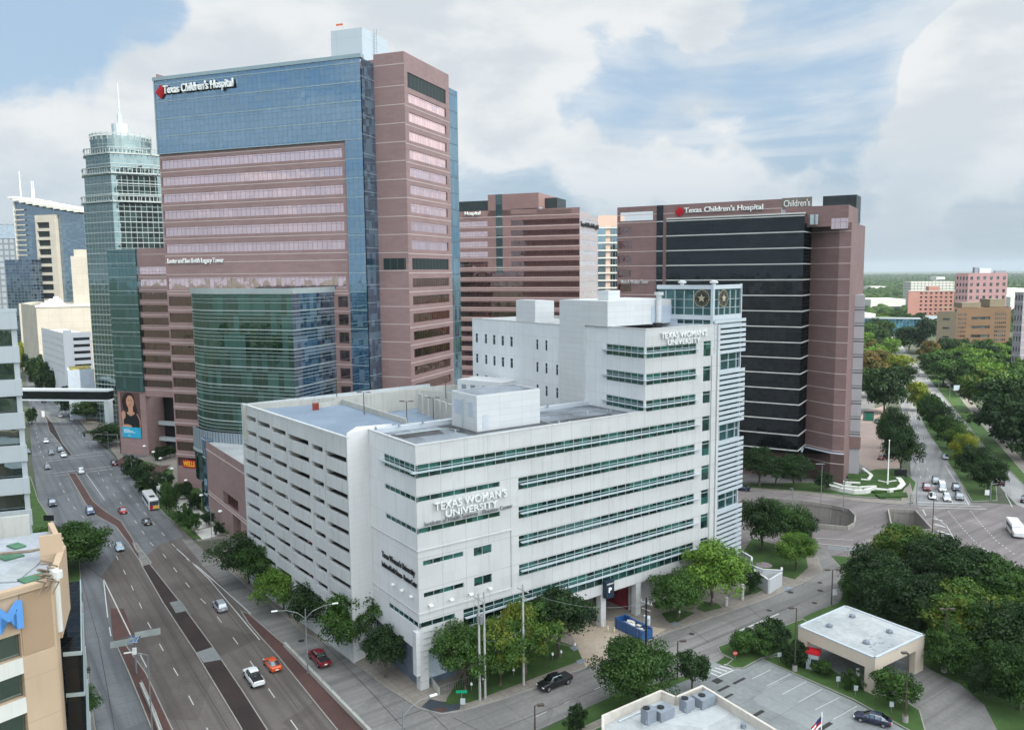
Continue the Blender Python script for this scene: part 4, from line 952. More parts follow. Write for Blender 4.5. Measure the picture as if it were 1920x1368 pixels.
# upper set-back block above the right shoulder
u0 = Fr(BF.p(0, -3.2), -30.); ul = u0.s(1591, 400)[0]; ua = u0.s(1473, 400)[0]; zu = u0.s(1540, 386)[1]; m.wall(u0, ua, ul, zr - 1, zu, [(u0.s(1559, 400)[0], ul - .02, zu - 6.6, zu - 3.6)], .3)
m.flat([u0.p(ua), u0.p(ul), u0.p(ul, -20), u0.p(ua, -20)], zu - .3); m.pane(Fr(u0.p(ul), 60), 0, 20, zr - 1, zu)
m.flat([BF.p(0), BF.p(se), BF.p(se, -25), BF.p(0, -25)], zg_ + .2); m.flat([c1, c2, c3, b4], zr - .4)
for z in stripes:
    if z < zr - 1: m.fbox(B2, 0, w2, z - .1, z + .1, 0, .07, 1); m.fbox(B3, 0, w3, z - .1, z + .1, 0, .07, 1)
    if z < zt: m.fbox(BF, sp1, se, z - .1, z + .1, 0, .06, 1)
for z in (zt - 2.6,): m.fbox(BF, sTL, se, z - .1, z + .1, 0, .06, 1)
# wider base
o_ = 1.6; Pb = [BS.p(-.0, 1.2), B2.p(-1.5, o_), B2.p(w2 + .8, o_), B3.p(w3 + .4, o_), c3]; zbs = B2.s(1540, 843)[1]
simple_wall(m, Pb[::-1][::-1], 0, zbs)
for a, b in zip(Pb, Pb[1:]): fr_, L = seg(a, b); m.pane(fr_, 0, L, 0, zbs); m.fbox(fr_, 0, L, zbs - 3, zbs - 2.8, 0, .07, 1)
m.flat([BS.p(0, 1.2), B2.p(-1.5, o_), B2.p(w2 + .8, o_), B3.p(w3 + .4, o_), c3, c2, c1], zbs, 2)
m.wall(Fr(BF.p(0, -3), 149.5, -1), 0, se, 0, zbot + 1, [(4, 10, .02, 6), (20, 32, .02, 6)], 1.)
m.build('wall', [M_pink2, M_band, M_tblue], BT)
for q in hw: window(BT, BF, *q, M_pglass if q[3] > 82 else M_pglassd)
window(BT, u0, u0.s(1559, 400)[0], ul - .02, zu - 6.6, zu - 3.6, M_pglass)
m = MB(); m.pane(BF, 0, sg, zbot, zg_, .6); m.pane(BS, -.6, w1, zbot, zr, .0, 0); m.pane(BF, sp0, sp1, zbot, zt, .25); m.flat([BF.p(0, .6), BF.p(sg, .6), BF.p(sg, -3), BF.p(0, -3)], zbot)
m.pane(Fr(BF.p(sg), 59.5, -1), -.6, 0, zbot, zg_)
bg_ = m.build('curtain_wall', M_dglass, BT); m = MB()
for z in stripes:
    if z < zbot: continue
    if z < zg_ + 1: m.fbox(BF, -.1, sg, z - .14, z + .14, .6, .8); m.fbox(BF, sp0, sp1, z - .12, z + .12, .25, .4)
    if z < zr: m.fbox(BS, -.6, w1, z - .14, z + .14, 0, .2)
m.fbox(BF, -.1, sg, zg_ + .1, zg_ + .5, -.3, .85)
m.build('white_stripes', M_stripe, bg_)
g_ = MB(); 
for z_, k in ((0, 0), (1, 1)): x, y = BF.p(18 + 22 * k, -1.2); g_.cyl(x, y, 0, zbot, 1.0, n=14)
g_.build('base_column', M_trim, BT)
place(BT, BF, "Texas Children's Hospital", 1284, 1431, 389.5, 402.5, M_letterw, .15, .5, bold=.012, name='lettering'); diamond(BT, BF, 1275, 397, 1.6, .2)
place(BT, BF, 'Mark A. Wallace Tower', 1165, 1216, 524.5, 532, plain('worn_sign_letters', (.55, .55, .55), .5), .1, .3, bold=.01)
sbp = Fr(BF.p(0, -8), 149.5, -1); a, b = sbp.s(1519, 375)[0], sbp.s(1466, 375)[0]; zq_ = sbp.s(1490, 373)[1]; m = MB(); m.fbox(sbp, a - .5, b, zq_ - 2.6, zq_ + .4, -.4, 0); m.fbox(sbp, a - 1, b, zq_ - 5.6, zq_ - 2.6, -3, -.5, 1); sgn = m.build('rooftop_sign', [plain('sign_grey_brown', (.16, .15, .13), .6), M_trim], BT)
text(sgn, sbp, "Children's", a, b - .6, zq_ - 2.2, zq_ - .2, M_letterw, .01, .15)
pb = Fr(BF.p(0, -22), -30); a, b = pb.s(1543, 375)[0], pb.s(1606, 375)[0]; zq_ = pb.s(1560, 369)[1]; m = MB(); m.prism([pb.p(a), pb.p(b), pb.p(b, -10), pb.p(a, -10)], zt - 6, zq_ + .3); m.build('dark_roof_plant', M_dark, BT)
a = pb.s(1590, 420)[0]; b = pb.s(1601, 420)[0]; m = MB(); m.prism([pb.p(a - 3, .5), pb.p(b, .5), pb.p(b, -10), pb.p(a - 3, -10)], pb.s(1600, 520)[1], zt - 2, 0); rb = m.build('rear_blue_glass', glassmat('rear_blue', (.06, .11, .15), (.5, .64, .72), .6, 1.6, 4.2, .12, (.4, .46, .48)), BT)
m = MB(); a = b; b = pb.s(1604, 420)[0]; m.prism([pb.p(a, .4), pb.p(b, .4), pb.p(b, -9), pb.p(a, -9)], 20, zt - 2); 
z = zt - 3
while z > 22: m.fbox(pb, a - .2, b + .2, z, z + .35, .4, .6, 1); z -= 4.3
m.build('rear_flank', [M_dark, M_stripe], BT)
m = MB(); 
for x_, w_ in ((1521, 1.5), (1528, 1.)): s_ = u0.s(x_, 425)[0]; m.fbox(u0, s_, s_ + w_, zr - .4, zr + 2.4, 1., 2.2)
m.build('rooftop_unit', M_alu, BT)
# pale grey annex at its right foot
AX = Fr(atD(1590, 700, 262), -20.); al = AX.s(1617, 700)[0]; za_ = AX.s(1600, 553)[1]
AN = empty('grey_annex', AX.p(0), 'narrow pale grey panelled annex beside the black-glass tower', 'building'); m = MB(); m.prism([AX.p(-6), AX.p(al), AX.p(al, -14), AX.p(-6, -14)], 0, za_, 0)
z = za_ - 4.5
while z > 12: m.fbox(AX, -6, al, z, z + .25, 0, .06, 1); m.fbox(AX, -6, al, z + .8, z + .95, 0, .06, 1); z -= 4.66
m.fbox(AX, -6, al + .2, 8.5, 12, 0, .5, 2)
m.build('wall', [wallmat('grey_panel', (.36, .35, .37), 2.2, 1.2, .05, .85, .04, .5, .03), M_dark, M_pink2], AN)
# ------------------------------------------------------------------ green-white glass tower with mast, far left
GD_ = 372; GC_ = atD(219, 500, GD_)
def Zg(y): return Zat(219, y, GC_)
CT = empty('spired_glass_tower', GC_, 'stepped green glass tower with white grid, round crown and thin mast', 'building')
def tier(l, r, z0, z1, mt=0, mb=None, rail=True):
    'chamfered plan: a lit left face, a broad right face and a turned corner'
    F1 = Fr(GC_, 152, -1); F2 = Fr(GC_, 28.); a = F1.s(l + 6, 400)[0]; b = F2.s(r, 400)[0]
    p1 = F1.p(a); p0 = on(p1, 118, 9); q1 = F2.p(b * .86); q2 = on(q1, 60, b * .4); q3 = on(q2, 100, 12); p9 = on(p0, 80, 16)
    P = [p0, p1, GC_, q1, q2, q3, p9]
    m = mb or MB(); acc = 0
    for u, v in zip(P, P[1:]): L = math.dist(u, v); m.face([(*u, z0), (*v, z0), (*v, z1), (*u, z1)], 0, [(acc, z0), (acc + L, z0), (acc + L, z1), (acc, z1)]); acc += L
    m.flat(P, z1 - .2, 1)
    k = MB()
    for u, v in zip(P[:5], P[1:6]):
        fr_, L = seg(u, v); k.fbox(fr_, 0, L, z1 - .3, z1 + .3, 0, .9)
        n = int(L / 1.5)
        for i in range(n): k.fbox(fr_, i * L / n, i * L / n + .25, z1 + .3, z1 + 2.2, .5, .7)
        k.fbox(fr_, 0, L, z1 + 2.2, z1 + 2.5, .4, .9)
        z = z1 - 4.2
        while z > max(z0, 8): k.fbox(fr_, 0, L, z, z + .35, 0, .1); z -= 4.2
    return m, k
prev = 0
for (l, r, yt) in ((152, 318, 377), (157, 312, 324), (162, 300, 287)):
    m, k = tier(l, r, prev, Zg(yt)); t_ = m.build('glass_tier', [M_mhglass, M_roofw], CT); k.build('white_rails', M_mhwhite, t_); prev = Zg(yt) - 1
cc = atD(229, 300, GD_ + 14)
def Zc(y): return Zat(229, y, cc)
m = MB(); m.cyl(*cc, Zg(300), Zc(262), 11.6, n=28); m.build('round_crown', M_mhglass, CT)
m = MB(); m.cyl(*cc, Zc(260), Zc(257.5), 11.9, n=28, cap=False)
for k in range(28): a = k * math.pi / 14; m.box(cc[0] + 11.7 * math.cos(a), cc[1] + 11.7 * math.sin(a), Zc(262), .3, .3, 3)
m.build('crown_rail', M_mhwhite, CT)
m = MB(); m.cyl(*cc, Zc(262), Zc(234), 3.3, n=16); m.cyl(*cc, Zc(234), Zc(216), 1.0, .9, 12); m.cyl(*cc, Zc(216), Zc(156), .38, .15, 8); m.build('mast', plain('pale_steel_mast', (.48, .55, .58), .4, .3), CT)
# ------------------------------------------------------------------ white sail-topped tower and its neighbours, far left
SD2 = 700; SAp = atD(30, 400, SD2); SAf = Fr(SAp, -14.); wS = SAf.s(156, 400)[0]
SA = empty('sail_roof_tower', SAp, 'blue glass tower with a curved white sail roof, twin masts and a cream slotted core', 'building')
def Zs(px, y): return SAf.s(px, y)[1]
m = MB(); n = 10; top = [(wS * i / n, Zs(32, 378) + (Zs(155, 402) - Zs(32, 378)) * (i / n) ** .85) for i in range(n + 1)]
for (a, za1), (b, zb1) in zip(top, top[1:]):
    m.face([(*SAf.p(a), 0), (*SAf.p(b), 0), (*SAf.p(b), zb1), (*SAf.p(a), za1)], 0, [(a, 0), (b, 0), (b, zb1), (a, za1)])
    m.face([(*SAf.p(a), za1), (*SAf.p(b), zb1), (*SAf.p(b, -30), zb1), (*SAf.p(a, -30), za1)], 1)
m.pane(Fr(SAf.p(wS), 76), 0, 30, 0, top[-1][1]); m.pane(Fr(SAf.p(0), 76, -1), 0, 30, 0, top[0][1])
m.build('curtain_wall', [M_sailg, M_roofw], SA)
m = MB()
for (a, za1), (b, zb1) in zip(top, top[1:]):
    m.prism([SAf.p(a, 2.5), SAf.p(b + .1, 2.5), SAf.p(b + .1, -28), SAf.p(a, -28)], (za1 + zb1) / 2 + 1, (za1 + zb1) / 2 + 3.2)
m.prism([SAf.p(-4, 2.5), SAf.p(0, 2.5), SAf.p(0, -26), SAf.p(-4, -26)], top[0][1] + 2, top[0][1] + 3.6)
m.fbox(SAf, -1.2, 0, 0, top[0][1], -1, 1.2)
m.build('sail_roof', M_offwhite, SA)
m = MB()
for px, y0, y1 in ((27.5, 320, 375), (49, 338, 385), (52.5, 338, 385)): m = MB(); s_ = SAf.s(px, 380)[0]; x, y = SAf.p(s_, -6); m.cyl(x, y, Zs(px, y1), Zs(px, y0), .4, .2, 8); m.build('roof_mast', M_letterw, SA)
m = MB(); a, b = SAf.s(78, 500)[0], SAf.s(115, 500)[0]; zt_ = Zs(90, 403); hs = []
c_, d_ = SAf.s(81, 500)[0], SAf.s(104, 500)[0]; z = Zs(90, 417)
while z > 30: hs.append((c_, d_, z - 4.2, z)); z -= 6.3
fc = Fr(SAf.p(0, 3), SAf.a); m.wall(fc, a, b, 0, zt_, hs, 1.5); m.prism([fc.p(a), fc.p(b), SAf.p(b), SAf.p(a)], zt_ - .3, zt_); m.pane(Fr(fc.p(b), 76), 0, 3, 0, zt_); m.pane(Fr(fc.p(a), 76, -1), 0, 3, 0, zt_)
core = m.build('cream_core', M_cream, SA); m = MB()
for q in hs: m.pane(fc, *q, -1.4)
m.build('core_slot', M_dark, core)
m = MB(); b = SAf.s(54, 480)[0]; z = Zs(40, 395)
while z > Zs(40, 482): m.fbox(SAf, .5, b, z, z + .9, 1.0, 1.8); z -= 3.6
m.build('white_fins', M_cream, SA)
m = MB(); a, b = SAf.s(37, 520)[0], SAf.s(86, 520)[0]; m.prism([SAf.p(a, 12), SAf.p(b, 12), SAf.p(b, 3.2), SAf.p(a, 3.2)], 0, Zs(60, 487)); m.build('dark_lower_block', glassmat('navy_band_glass', (.02, .03, .05), (.25, .33, .42), .5, 3, 2.2, .5, (.10, .14, .18)), SA)
def boxbldg(name, px0, px1, ytop, D, depth, mat, label, ang=0., group=None, base=0., cat='building'):
    O = atD(px0, ytop, D); fr = Fr(O, ang); w_ = fr.s(px1, ytop)[0]; zt = fr.s((px0 + px1) / 2, ytop)[1]
    e = empty(name, O, label, cat, group); m = MB(); m.prism([fr.p(0), fr.p(w_), fr.p(w_, -depth), fr.p(0, -depth)], base, zt, 0); m.build('wall', mat, e); return e, fr, w_, zt
e, fr, w_, zt = boxbldg('grey_office_tower', -40, 27, 420, 820, 40, wallmat('grey_window_grid', (.34, .38, .42), 5, 5, 1.6, .45, .03, .6, 0), 'grey gridded office tower at the far left edge beyond the white corner block', -4)
m = MB(); m.prism([fr.p(0, .3), fr.p(w_ + .3, .3), fr.p(w_ + .3, -1), fr.p(0, -1)], zt - 12, zt - 1); m.build('parapet_band', plain('blue_grey_parapet', (.34, .42, .50), .4, .2), e)
e, fr, w_, zt = boxbldg('cream_slab', 132, 162, 480, 560, 30, M_cream, 'tall plain cream slab beside the green glass tower', 10)
m = MB(); m.prism([fr.p(1, -3), fr.p(w_ - 1, -3), fr.p(w_ - 1, -10), fr.p(1, -10)], zt, zt + 4); m.build('roof_box', M_cream, e)
e, fr, w_, zt = boxbldg('cream_warehouse', 67, 168, 572, 545, 60, M_cream, 'wide windowless cream hall beneath the sail-roofed tower', 24)
m = MB()
for k in range(4): m.prism([fr.p(2 + k * 2.2, -2 - k), fr.p(14 - k, -2 - k), fr.p(14 - k, -12), fr.p(2 + k * 2.2, -12)], zt + k * 1.2, zt + (k + 1) * 1.2)
m.fbox(fr, -.4, w_, zt - 1, zt + .3, 0, .4)
m.build('stepped_roof', M_offwhite, e)
f2 = Fr(fr.p(0), 128., -1); m = MB(); m.pane(f2, 0, 60, 0, zt); m.build('side_wall', M_cream, e)
e, fr, w_, zt = boxbldg('cream_slab_pair', 35, 60, 569, 640, 40, M_cream, 'cream building block at the end of the street, behind the white corner block', 20)
e, fr, w_, zt = boxbldg('sandstone_block', 14, 34, 540, 700, 30, wallmat('sandstone', (.60, .42, .24), 4, 4, 1.2, .5, .05), 'sandstone-coloured block with a red roof far down the street', 6)
m = MB(); m.prism([fr.p(0, .5), fr.p(w_, .5), fr.p(w_, -12), fr.p(0, -12)], zt, zt + 3); m.build('red_roof', plain('terracotta_roof', (.42, .12, .06), .8), e)
# white multi-storey car park
CPp = G(163, 722); CPf = Fr(atD(120, 640, 470), 32.); 
O = atD(118, 626, 452); L1 = Fr(O, 129, -1); R1_ = Fr(O, 36.)
e = empty('white_car_park', O, 'white multi-storey car park with small square openings on its street side', 'garage')
a = L1.s(77, 612)[0]; zt = Zat(118, 624, O); b = R1_.s(170, 620)[0]; hs = []; hr = []; z = zt - 3.6
while z > 3:
    n = 14
    for k in range(n): t = 2 + (a - 4) * k / n; hs.append((t, t + 1.6, z - .9, z + .5))
    hr.append((b * .35, b * .99, z - .5, z + 1.)); z -= 3.3
hs = [h for h in hs][:84]
m = MB(); m.wall(L1, 0, a, 0, zt, hs, .6); m.wall(R1_, 0, b, 0, zt, hr, .8); m.flat([O, L1.p(a), on(L1.p(a), 14, b), R1_.p(b)], zt - 1.2); m.fbox(R1_, 0, b * .3, 0, zt + 1.2, 0, .3)
m.build('wall', M_letterw if False else wallmat('bright_white_render', (.52, .54, .57), None, 3.3, .08, .92, .02, .8, .1), e)
m = MB(); m.pane(L1, .5, a - .5, 0, zt - 1.5, -.9); m.pane(R1_, .5, b - .5, 0, zt - 1.5, -1.2); m.build('dark_interior', M_dark, e)
e, fr, w_, zt = boxbldg('blue_roof_annex', 126, 176, 693, 400, 16, M_tblue, 'low blue-grey annex with planting on its roof below the white car park', 30)
m = MB(); m.prism([fr.p(1, -1), fr.p(w_ - 1, -1), fr.p(w_ - 1, -14), fr.p(1, -14)], zt, zt + .4); m.build('roof_planting', plain('roof_plants', (.25, .22, .06), .9, 0, .5, .8), e)
# footbridge across the street, and the small one behind the tower
a = atD(40, 752, 392); b = atD(185, 742, 372); fr, L = seg(a, b); e = empty('covered_footbridge', a, 'dark glazed covered footbridge with white edges crossing the street', 'bridge'); zt = Zat(112, 733, fr.p(L / 2)); zb = Zat(112, 749, fr.p(L / 2))
m = MB(); m.prism([fr.p(-6), fr.p(L + 4), fr.p(L + 4, -4), fr.p(-6, -4)], zb, zt, 1); m.fbox(fr, -6, L + 4, zt - .1, zt + .7, -4.2, .2); m.fbox(fr, -6, L + 4, zb - .5, zb + .1, -4.2, .2); m.build('span', [M_trim, M_dglass], e)
m = MB(); m.prism([fr.p(L + 2), fr.p(L + 4), fr.p(L + 4, -3), fr.p(L + 2, -3)], 0, zb - .5); m.build('pier', M_greyw, e)
# ------------------------------------------------------------------ grey office block, left edge
LD = 118.; LK = atD(44, 780, LD); LR = Fr(LK, 52., 1); LL = Fr(LK, 128., -1)
LB = empty('grey_corner_block', LK, 'pale grey office block with big recessed corner windows at the left edge', 'building')
zt = Zat(31, 583, LK); m = MB(); lf_ = Fr(LK, 222., -1); hz_ = []; z = zt - 2.3; k = 0
L2 = 14.
front = Fr(LK, 200., -1)
while z > 3: hz_.append((.6, 3.9, z - 2.65, z)); hz_.append((7., 12, z - 2.65, z)); z -= 4.15
m.wall(front, 0, 30, 0, zt, hz_, .6); side = Fr(LK, 112., 1)
m.pane(Fr(LK, 127., -1), 0, 26, 0, zt); m.flat([LK, front.p(30), (front.p(30)[0] - 15, front.p(30)[1] + 20), Fr(LK, 127).p(26)], zt - .6)
m.fbox(front, -.12, 30, zt - .1, zt + .3, -.4, .1)
z = zt
while z > 4: m.fbox(front, -.12, 30, z - 2.2, z - .15, 0, .35); z -= 4.15
m.build('wall', M_greyw, LB)
for q in hz_: window(LB, front, *q, M_winx, M_trim, 4.0, .5, None, .14)
# ------------------------------------------------------------------ tan building with the blue letter, lower left
TD = 80.; TK = atD(98, 1094, TD); TF = Fr(TK, 232., -1)
TNa = math.degrees(math.atan2(*(lambda p, q: (q[1] - p[1], q[0] - p[0]))(G(0, 1122, Zat(98, 1094, TK)), TK))) + 180
TF = Fr(TK, TNa, -1); zt = Zat(98, 1094, TK)
TB_ = empty('tan_building', TK, 'tan stucco building with white spandrels, a blue letter M and rooftop equipment', 'building')
w0 = TF.s(39, 1200)[0]; hs = []; rowsT = [TF.s(20, y)[1] for y in (1192, 1269, 1346)]; z = rowsT[0]; st2 = (rowsT[0] - rowsT[2]) / 2
while z > 2: hs.append((w0, 24, z - 2.15, z)); z -= st2
m = MB(); m.wall(TF, 0, 30, 0, zt, hs, .5); TS = Fr(TK, TNa - 180 + 90, 1)
TS = Fr(TK, TNa - 90 - 4, 1); c_ = Fr(TK, TNa - 180 + 62)
wc = c_.s(113, 1200)[0]; m.pane(c_, 0, max(wc, .6), 0, zt); pc = c_.p(max(wc, .6))
m.fbox(TF, .2, w0 - .01, 0, zt - 5.6, 0, .12); m.fbox(TF, -.25, 30, zt, zt + .5, -.5, .25)
m.build('wall', M_tan, TB_)
m = MB(); m.fbox(TF, .2, w0 - .1, zt - 5.5, zt - .1, 0, .1); m.build('darker_panel', M_tand, TB_)
for q in hs: window(TB_, TF, *q, M_winx, None, 0, .45)
m = MB(); z = rowsT[0]
while z > 4: m.fbox(TF, w0, 24, z - st2 + .02, z - 2.17, .0, .14); z -= st2
m.build('white_spandrel', M_offwhite, TB_)
a0_, zz0 = TF.s(39, 1172); a1_, zz1 = TF.s(-18, 1145); zM1 = TF.s(35, 1122)[1]; zM0 = TF.s(35, 1172)[1]
text(TB_, TF, 'M', a0_ - .05, a1_, zM0 - .1, zM1, M_blueM, .25, .3, bold=.03)
# roof, upper terrace and side wall with dark glass strip
rdep = 34; m = MB(); pcb = on(pc, TNa - 90 , 0); back_ = TNa - 90 if False else TNa + 90
bdir = math.degrees(math.atan2(-TF.n[1], -TF.n[0]))
q0 = G(120, 1030, zt); q1 = G(98, 985, zt)
m.flat([TF.p(.3, -.3), TF.p(30, -.3), TF.p(30, -40), q1, q0], zt - .6, 0); rf = m.build('roof', M_roof if False else ground_mat('pale_grey_roof', (.30, .33, .36), (.38, .41, .44), .3, 2., .8), TB_)
m = MB(); fr_, L = seg(pc, q0); m.fbox(fr_, 0, L, zt - 6, zt + .4, -.4, .2); fr_, L = seg(q0, q1); m.fbox(fr_, 0, L, zt - 5, zt + .4, -.4, .1)
fr_, L = seg(G(76, 1048, zt), G(118, 1041, zt)); m.fbox(fr_, 0, L, zt - .5, zt + 2.2, -.3, 0); m.build('roof_parapet', M_tan, TB_)
m = MB()
for (px, py, w_, h_) in ((19, 1033, 3., 1.6), (63, 1073, 2.6, 2.), (34, 1099, 3., 1.3), (30, 1014, 3., 1.)): m = MB(); x, y = G(px, py, zt); m.box(x, y, zt - .5, w_ * .62, h_ * 1.1, .14, 0, R(-35)); m.build('green_lid', M_grating, rf)
m = MB(); x, y = G(32, 1062, zt); m.box(x, y, zt - .53, 2.0, 5.0, .1, 0, R(8)); m.build('white_roof_strip', M_roofw, rf)
m = MB()
for k in range(14): x, y = G(84 + 14 * math.sin(k * 2.3), 1078 + k * 2 - 10 * math.cos(k), zt); m.tube([(x, y, zt - .4), (x + .5, y + .3, zt + .6), (x + .2 * (k % 3), y - .6, zt + 1.1)], .09, 5)
m.build('rooftop_pipes', plain('rusty_pipe', (.25, .20, .15), .8, .1, .3), TB_); m = MB(); x, y = G(60, 1060, zt); m.tube([(x - 6, y + 2.5, zt + .2), (x - 2, y + 3.2, zt + .3), (x, y + 3.8, zt + .6), (x + .2, y + 5, zt + 1)], .14, 6)
m.build('roof_duct', MATS['rusty_pipe'], TB_)
m = MB(); x, y = G(103, 1082, zt); m.cyl(x, y, zt - 5, zt + .8, .35, n=12); x, y = G(108, 1076, zt + 1); m.cyl(x, y, zt + .7, zt + 1.3, .4, n=10); m.build('vent_stack', M_offwhite, TB_)
# stained terrace behind
m = MB(); fr_, L = seg(G(-30, 985, zt + 1), G(55, 975, zt + 1)); m.fbox(fr_, 0, L, zt - 6, zt + 1.6, -.4, 0); m.build('stained_wall', M_conc, TB_)
# lower dark glass flank
dz = zt - 6; p1 = G(112, 1100, dz); m = MB(); pts_ = [(pc[0] + .2, pc[1]), on((pc[0] + .2, pc[1]), 10, 1.5), on(on((pc[0] + .2, pc[1]), 10, 1.5), 118, 20), on((pc[0] - 1, pc[1]), 122, 20)]
m.prism(pts_, 0, zt - 7.5, 0); fl_ = m.build('dark_glass_flank', M_dglass, TB_); m = MB(); fr_, L = seg(pts_[0], pts_[1]); z = zt - 7.5
while z > 1: m.fbox(fr_, 0, L + .1, z - .2, z + .15, 0, .12); z -= 3.95
fr2, L2_ = seg(pts_[1], pts_[2]); z = zt - 7.5
while z > 1: m.fbox(fr2, 0, L2_ + .1, z - .2, z + .15, 0, .12); z -= 3.95
m.build('frame', M_alu, fl_)
# ------------------------------------------------------------------ far right buildings
def winbldg(name, px0, px1, pxs, ytop, ybase, Lang, Rang, mat, label, nx, ny, side_n, wmat, cx=None, ww=.5, wh=.45, ztrim=2., group=None, skiptop=0.):
    'corner at px between left face and right face'
    O = G(pxs, ybase); fr = Fr(O, Rang); fl = Fr(O, Lang, -1); w_ = fr.s(px1, ybase)[0]; l_ = fl.s(px0, ybase)[0] if px0 != pxs else 0
    zt = Zat(pxs, ytop, O); e = empty(name, O, label, 'building', group)
    hs = []; st = zt / ny
    for i in range(nx):
        for j in range(ny):
            c = w_ * (i + .5) / nx if cx is None else w_ * (cx[0] + (cx[1] - cx[0]) * i / max(1, nx - 1)); zc = zt - skiptop - (j + .5) * (zt - skiptop) / ny
            ss = w_ / nx * ww / 2; hs.append((c - ss, c + ss, zc - st * wh / 2, zc + st * wh / 2))
    m = MB(); m.wall(fr, 0, w_, 0, zt, hs, .5)
    hl = []
    if l_ > 0:
        for i in range(side_n):
            for j in range(ny): c = l_ * (i + .5) / side_n; zc = zt - skiptop - (j + .5) * (zt - skiptop) / ny; hl.append((c - l_ / side_n * .25, c + l_ / side_n * .25, zc - st * .25, zc + st * .25))
        m.wall(fl, 0, l_, 0, zt, hl, .5)
    else: m.pane(fl, 0, 25, 0, zt)
    l2 = l_ or 25; m.flat([O, fl.p(l2), (fl.p(l2)[0] + fr.d[0] * w_, fl.p(l2)[1] + fr.d[1] * w_), fr.p(w_)], zt - .4)
    m.build('wall', mat, e)
    for q in hs: k = MB(); k.pane(fr, *q, -.4); k.build('window', wmat, e)
    for q in hl: k = MB(); k.pane(fl, *q, -.4); k.build('window', wmat, e)
    return e, fr, fl, w_, l_, zt
M_dkw = glassmat('far_window', (.02, .022, .025), (.3, .32, .34), .4, 3, 3, 0)
e, fr, fl, w_, l_, zt = winbldg('salmon_hotel', 1700, 1787, 1701, 546, 606, 120, -8, M_hotel, 'salmon pink hotel with a grid of small square windows beyond the trees', 7, 8, 1, M_dkw, (.28, .93), .35, .45)
m = MB(); fbx = Fr(fr.p(0, -6), -8); m.prism([fbx.p(w_ * .48), fbx.p(w_ * .72), fbx.p(w_ * .72, -10), fbx.p(w_ * .48, -10)], zt - 1, zt + 5); m.fbox(fr, -.3, w_ + .3, zt, zt + .8, -.5, .3, 1); m.build('penthouse', [M_hotel, M_offwhite], e)
e, fr, fl, w_, l_, zt = winbldg('rose_office_block', 1788, 1884, 1811, 512, 612, 150, 4, M_rosec, 'rose-pink office block with square dark windows behind the brown one', 6, 8, 4, M_dkw, None, .42, .5, skiptop=2)
m = MB(); m.prism([fr.p(w_ * .35, -5), fr.p(w_ * .65, -5), fr.p(w_ * .65, -14), fr.p(w_ * .35, -14)], zt, zt + 5); m.build('roof_box', M_trim, e)
m = MB(); m.box(*fr.p(w_ * .26, -6), zt + 3, 4, 4, 6); m.fbox(fr, w_ * .7, w_ * .98, zt, zt + 2.4, -4, -2); m.build('roof_plant', M_acgrey, e)
O = G(1790, 668); fr = Fr(O, 3.); zt = Zat(1790, 577, O); w_ = fr.s(1892, 650)[0]; e = empty('brown_brick_block', O, 'brown brick office building with an olive panelled end wall beyond the avenue', 'building'); hs = []
st = 6.0
for j in range(4):
    z = zt - 8.4 - j * 6.3; hs.append((w_ * .27, w_ * .62, z, z + 1.9))
m = MB(); m.wall(fr, 0, w_, 0, zt, hs, .5); fl = Fr(O, 152., -1); l_ = fl.s(1757, 600)[0]; m.flat([O, fl.p(l_), (fl.p(l_)[0] + 20, fl.p(l_)[1] + 30), fr.p(w_, -30), fr.p(w_)], zt - .3); m.pane(Fr(fr.p(w_), 80), 0, 30, 0, zt); m.build('wall', M_brown, e)
m = MB(); m.pane(fl, 0, l_, zt * .32, zt - 2.5)
m.build('olive_end_wall', M_olive, e)
m = MB()
for j in range(4): z = zt - 8.4 - j * 6.3; m.pane(fl, l_ * .35, l_ * .7, z, z + 1., .15)
m.build('end_slot', M_dark, e)
for q in hs: m = MB(); m.pane(fr, *q, -.4); m.build('window', M_dkw, e)
m = MB()
for a, b in ((.02, .18), (.70, .92)):
    for i in range(6):
        for j in range(9):
            s0_ = w_ * (a + (b - a) * i / 6); z = zt - 4 - j * 3.; m.pane(fr, s0_ + .3, s0_ + w_ * (b - a) / 6 - .2, z - 1.6, z, .06)
m.build('window_grid', M_dkw, e)
m = MB(); m.pane(fl, 0, l_, 0, zt * .32, -.2); m.build('red_base', plain('red_brick_base', (.30, .10, .07), .8), e)
m = MB(); m.prism([fr.p(w_ * .15, -4), fr.p(w_ * .5, -4), fr.p(w_ * .5, -14), fr.p(w_ * .15, -14)], zt, zt + 3.4); m.prism([fr.p(w_ * .7, -6), fr.p(w_ * .98, -6), fr.p(w_ * .98, -18), fr.p(w_ * .7, -18)], zt, zt + 5.6); m.build('rooftop_plant', M_olive, e)
e, fr, fl, w_, l_, zt = winbldg('mauve_gabled_block', 1893, 1990, 1909, 548, 722, 118, 14, M_greyb, 'mauve brick building with steep light gables at the right edge', 4, 9, 3, M_dkw, None, .3, .5)
e, fr, w_, zt = boxbldg('grid_apartments', 1708, 1790, 528, 1350, 30, wallmat('white_window_grid', (.60, .60, .55), 5, 4, 1.4, .4, .03, .8, 0), 'long white apartment block with a window grid behind the salmon hotel', -6)
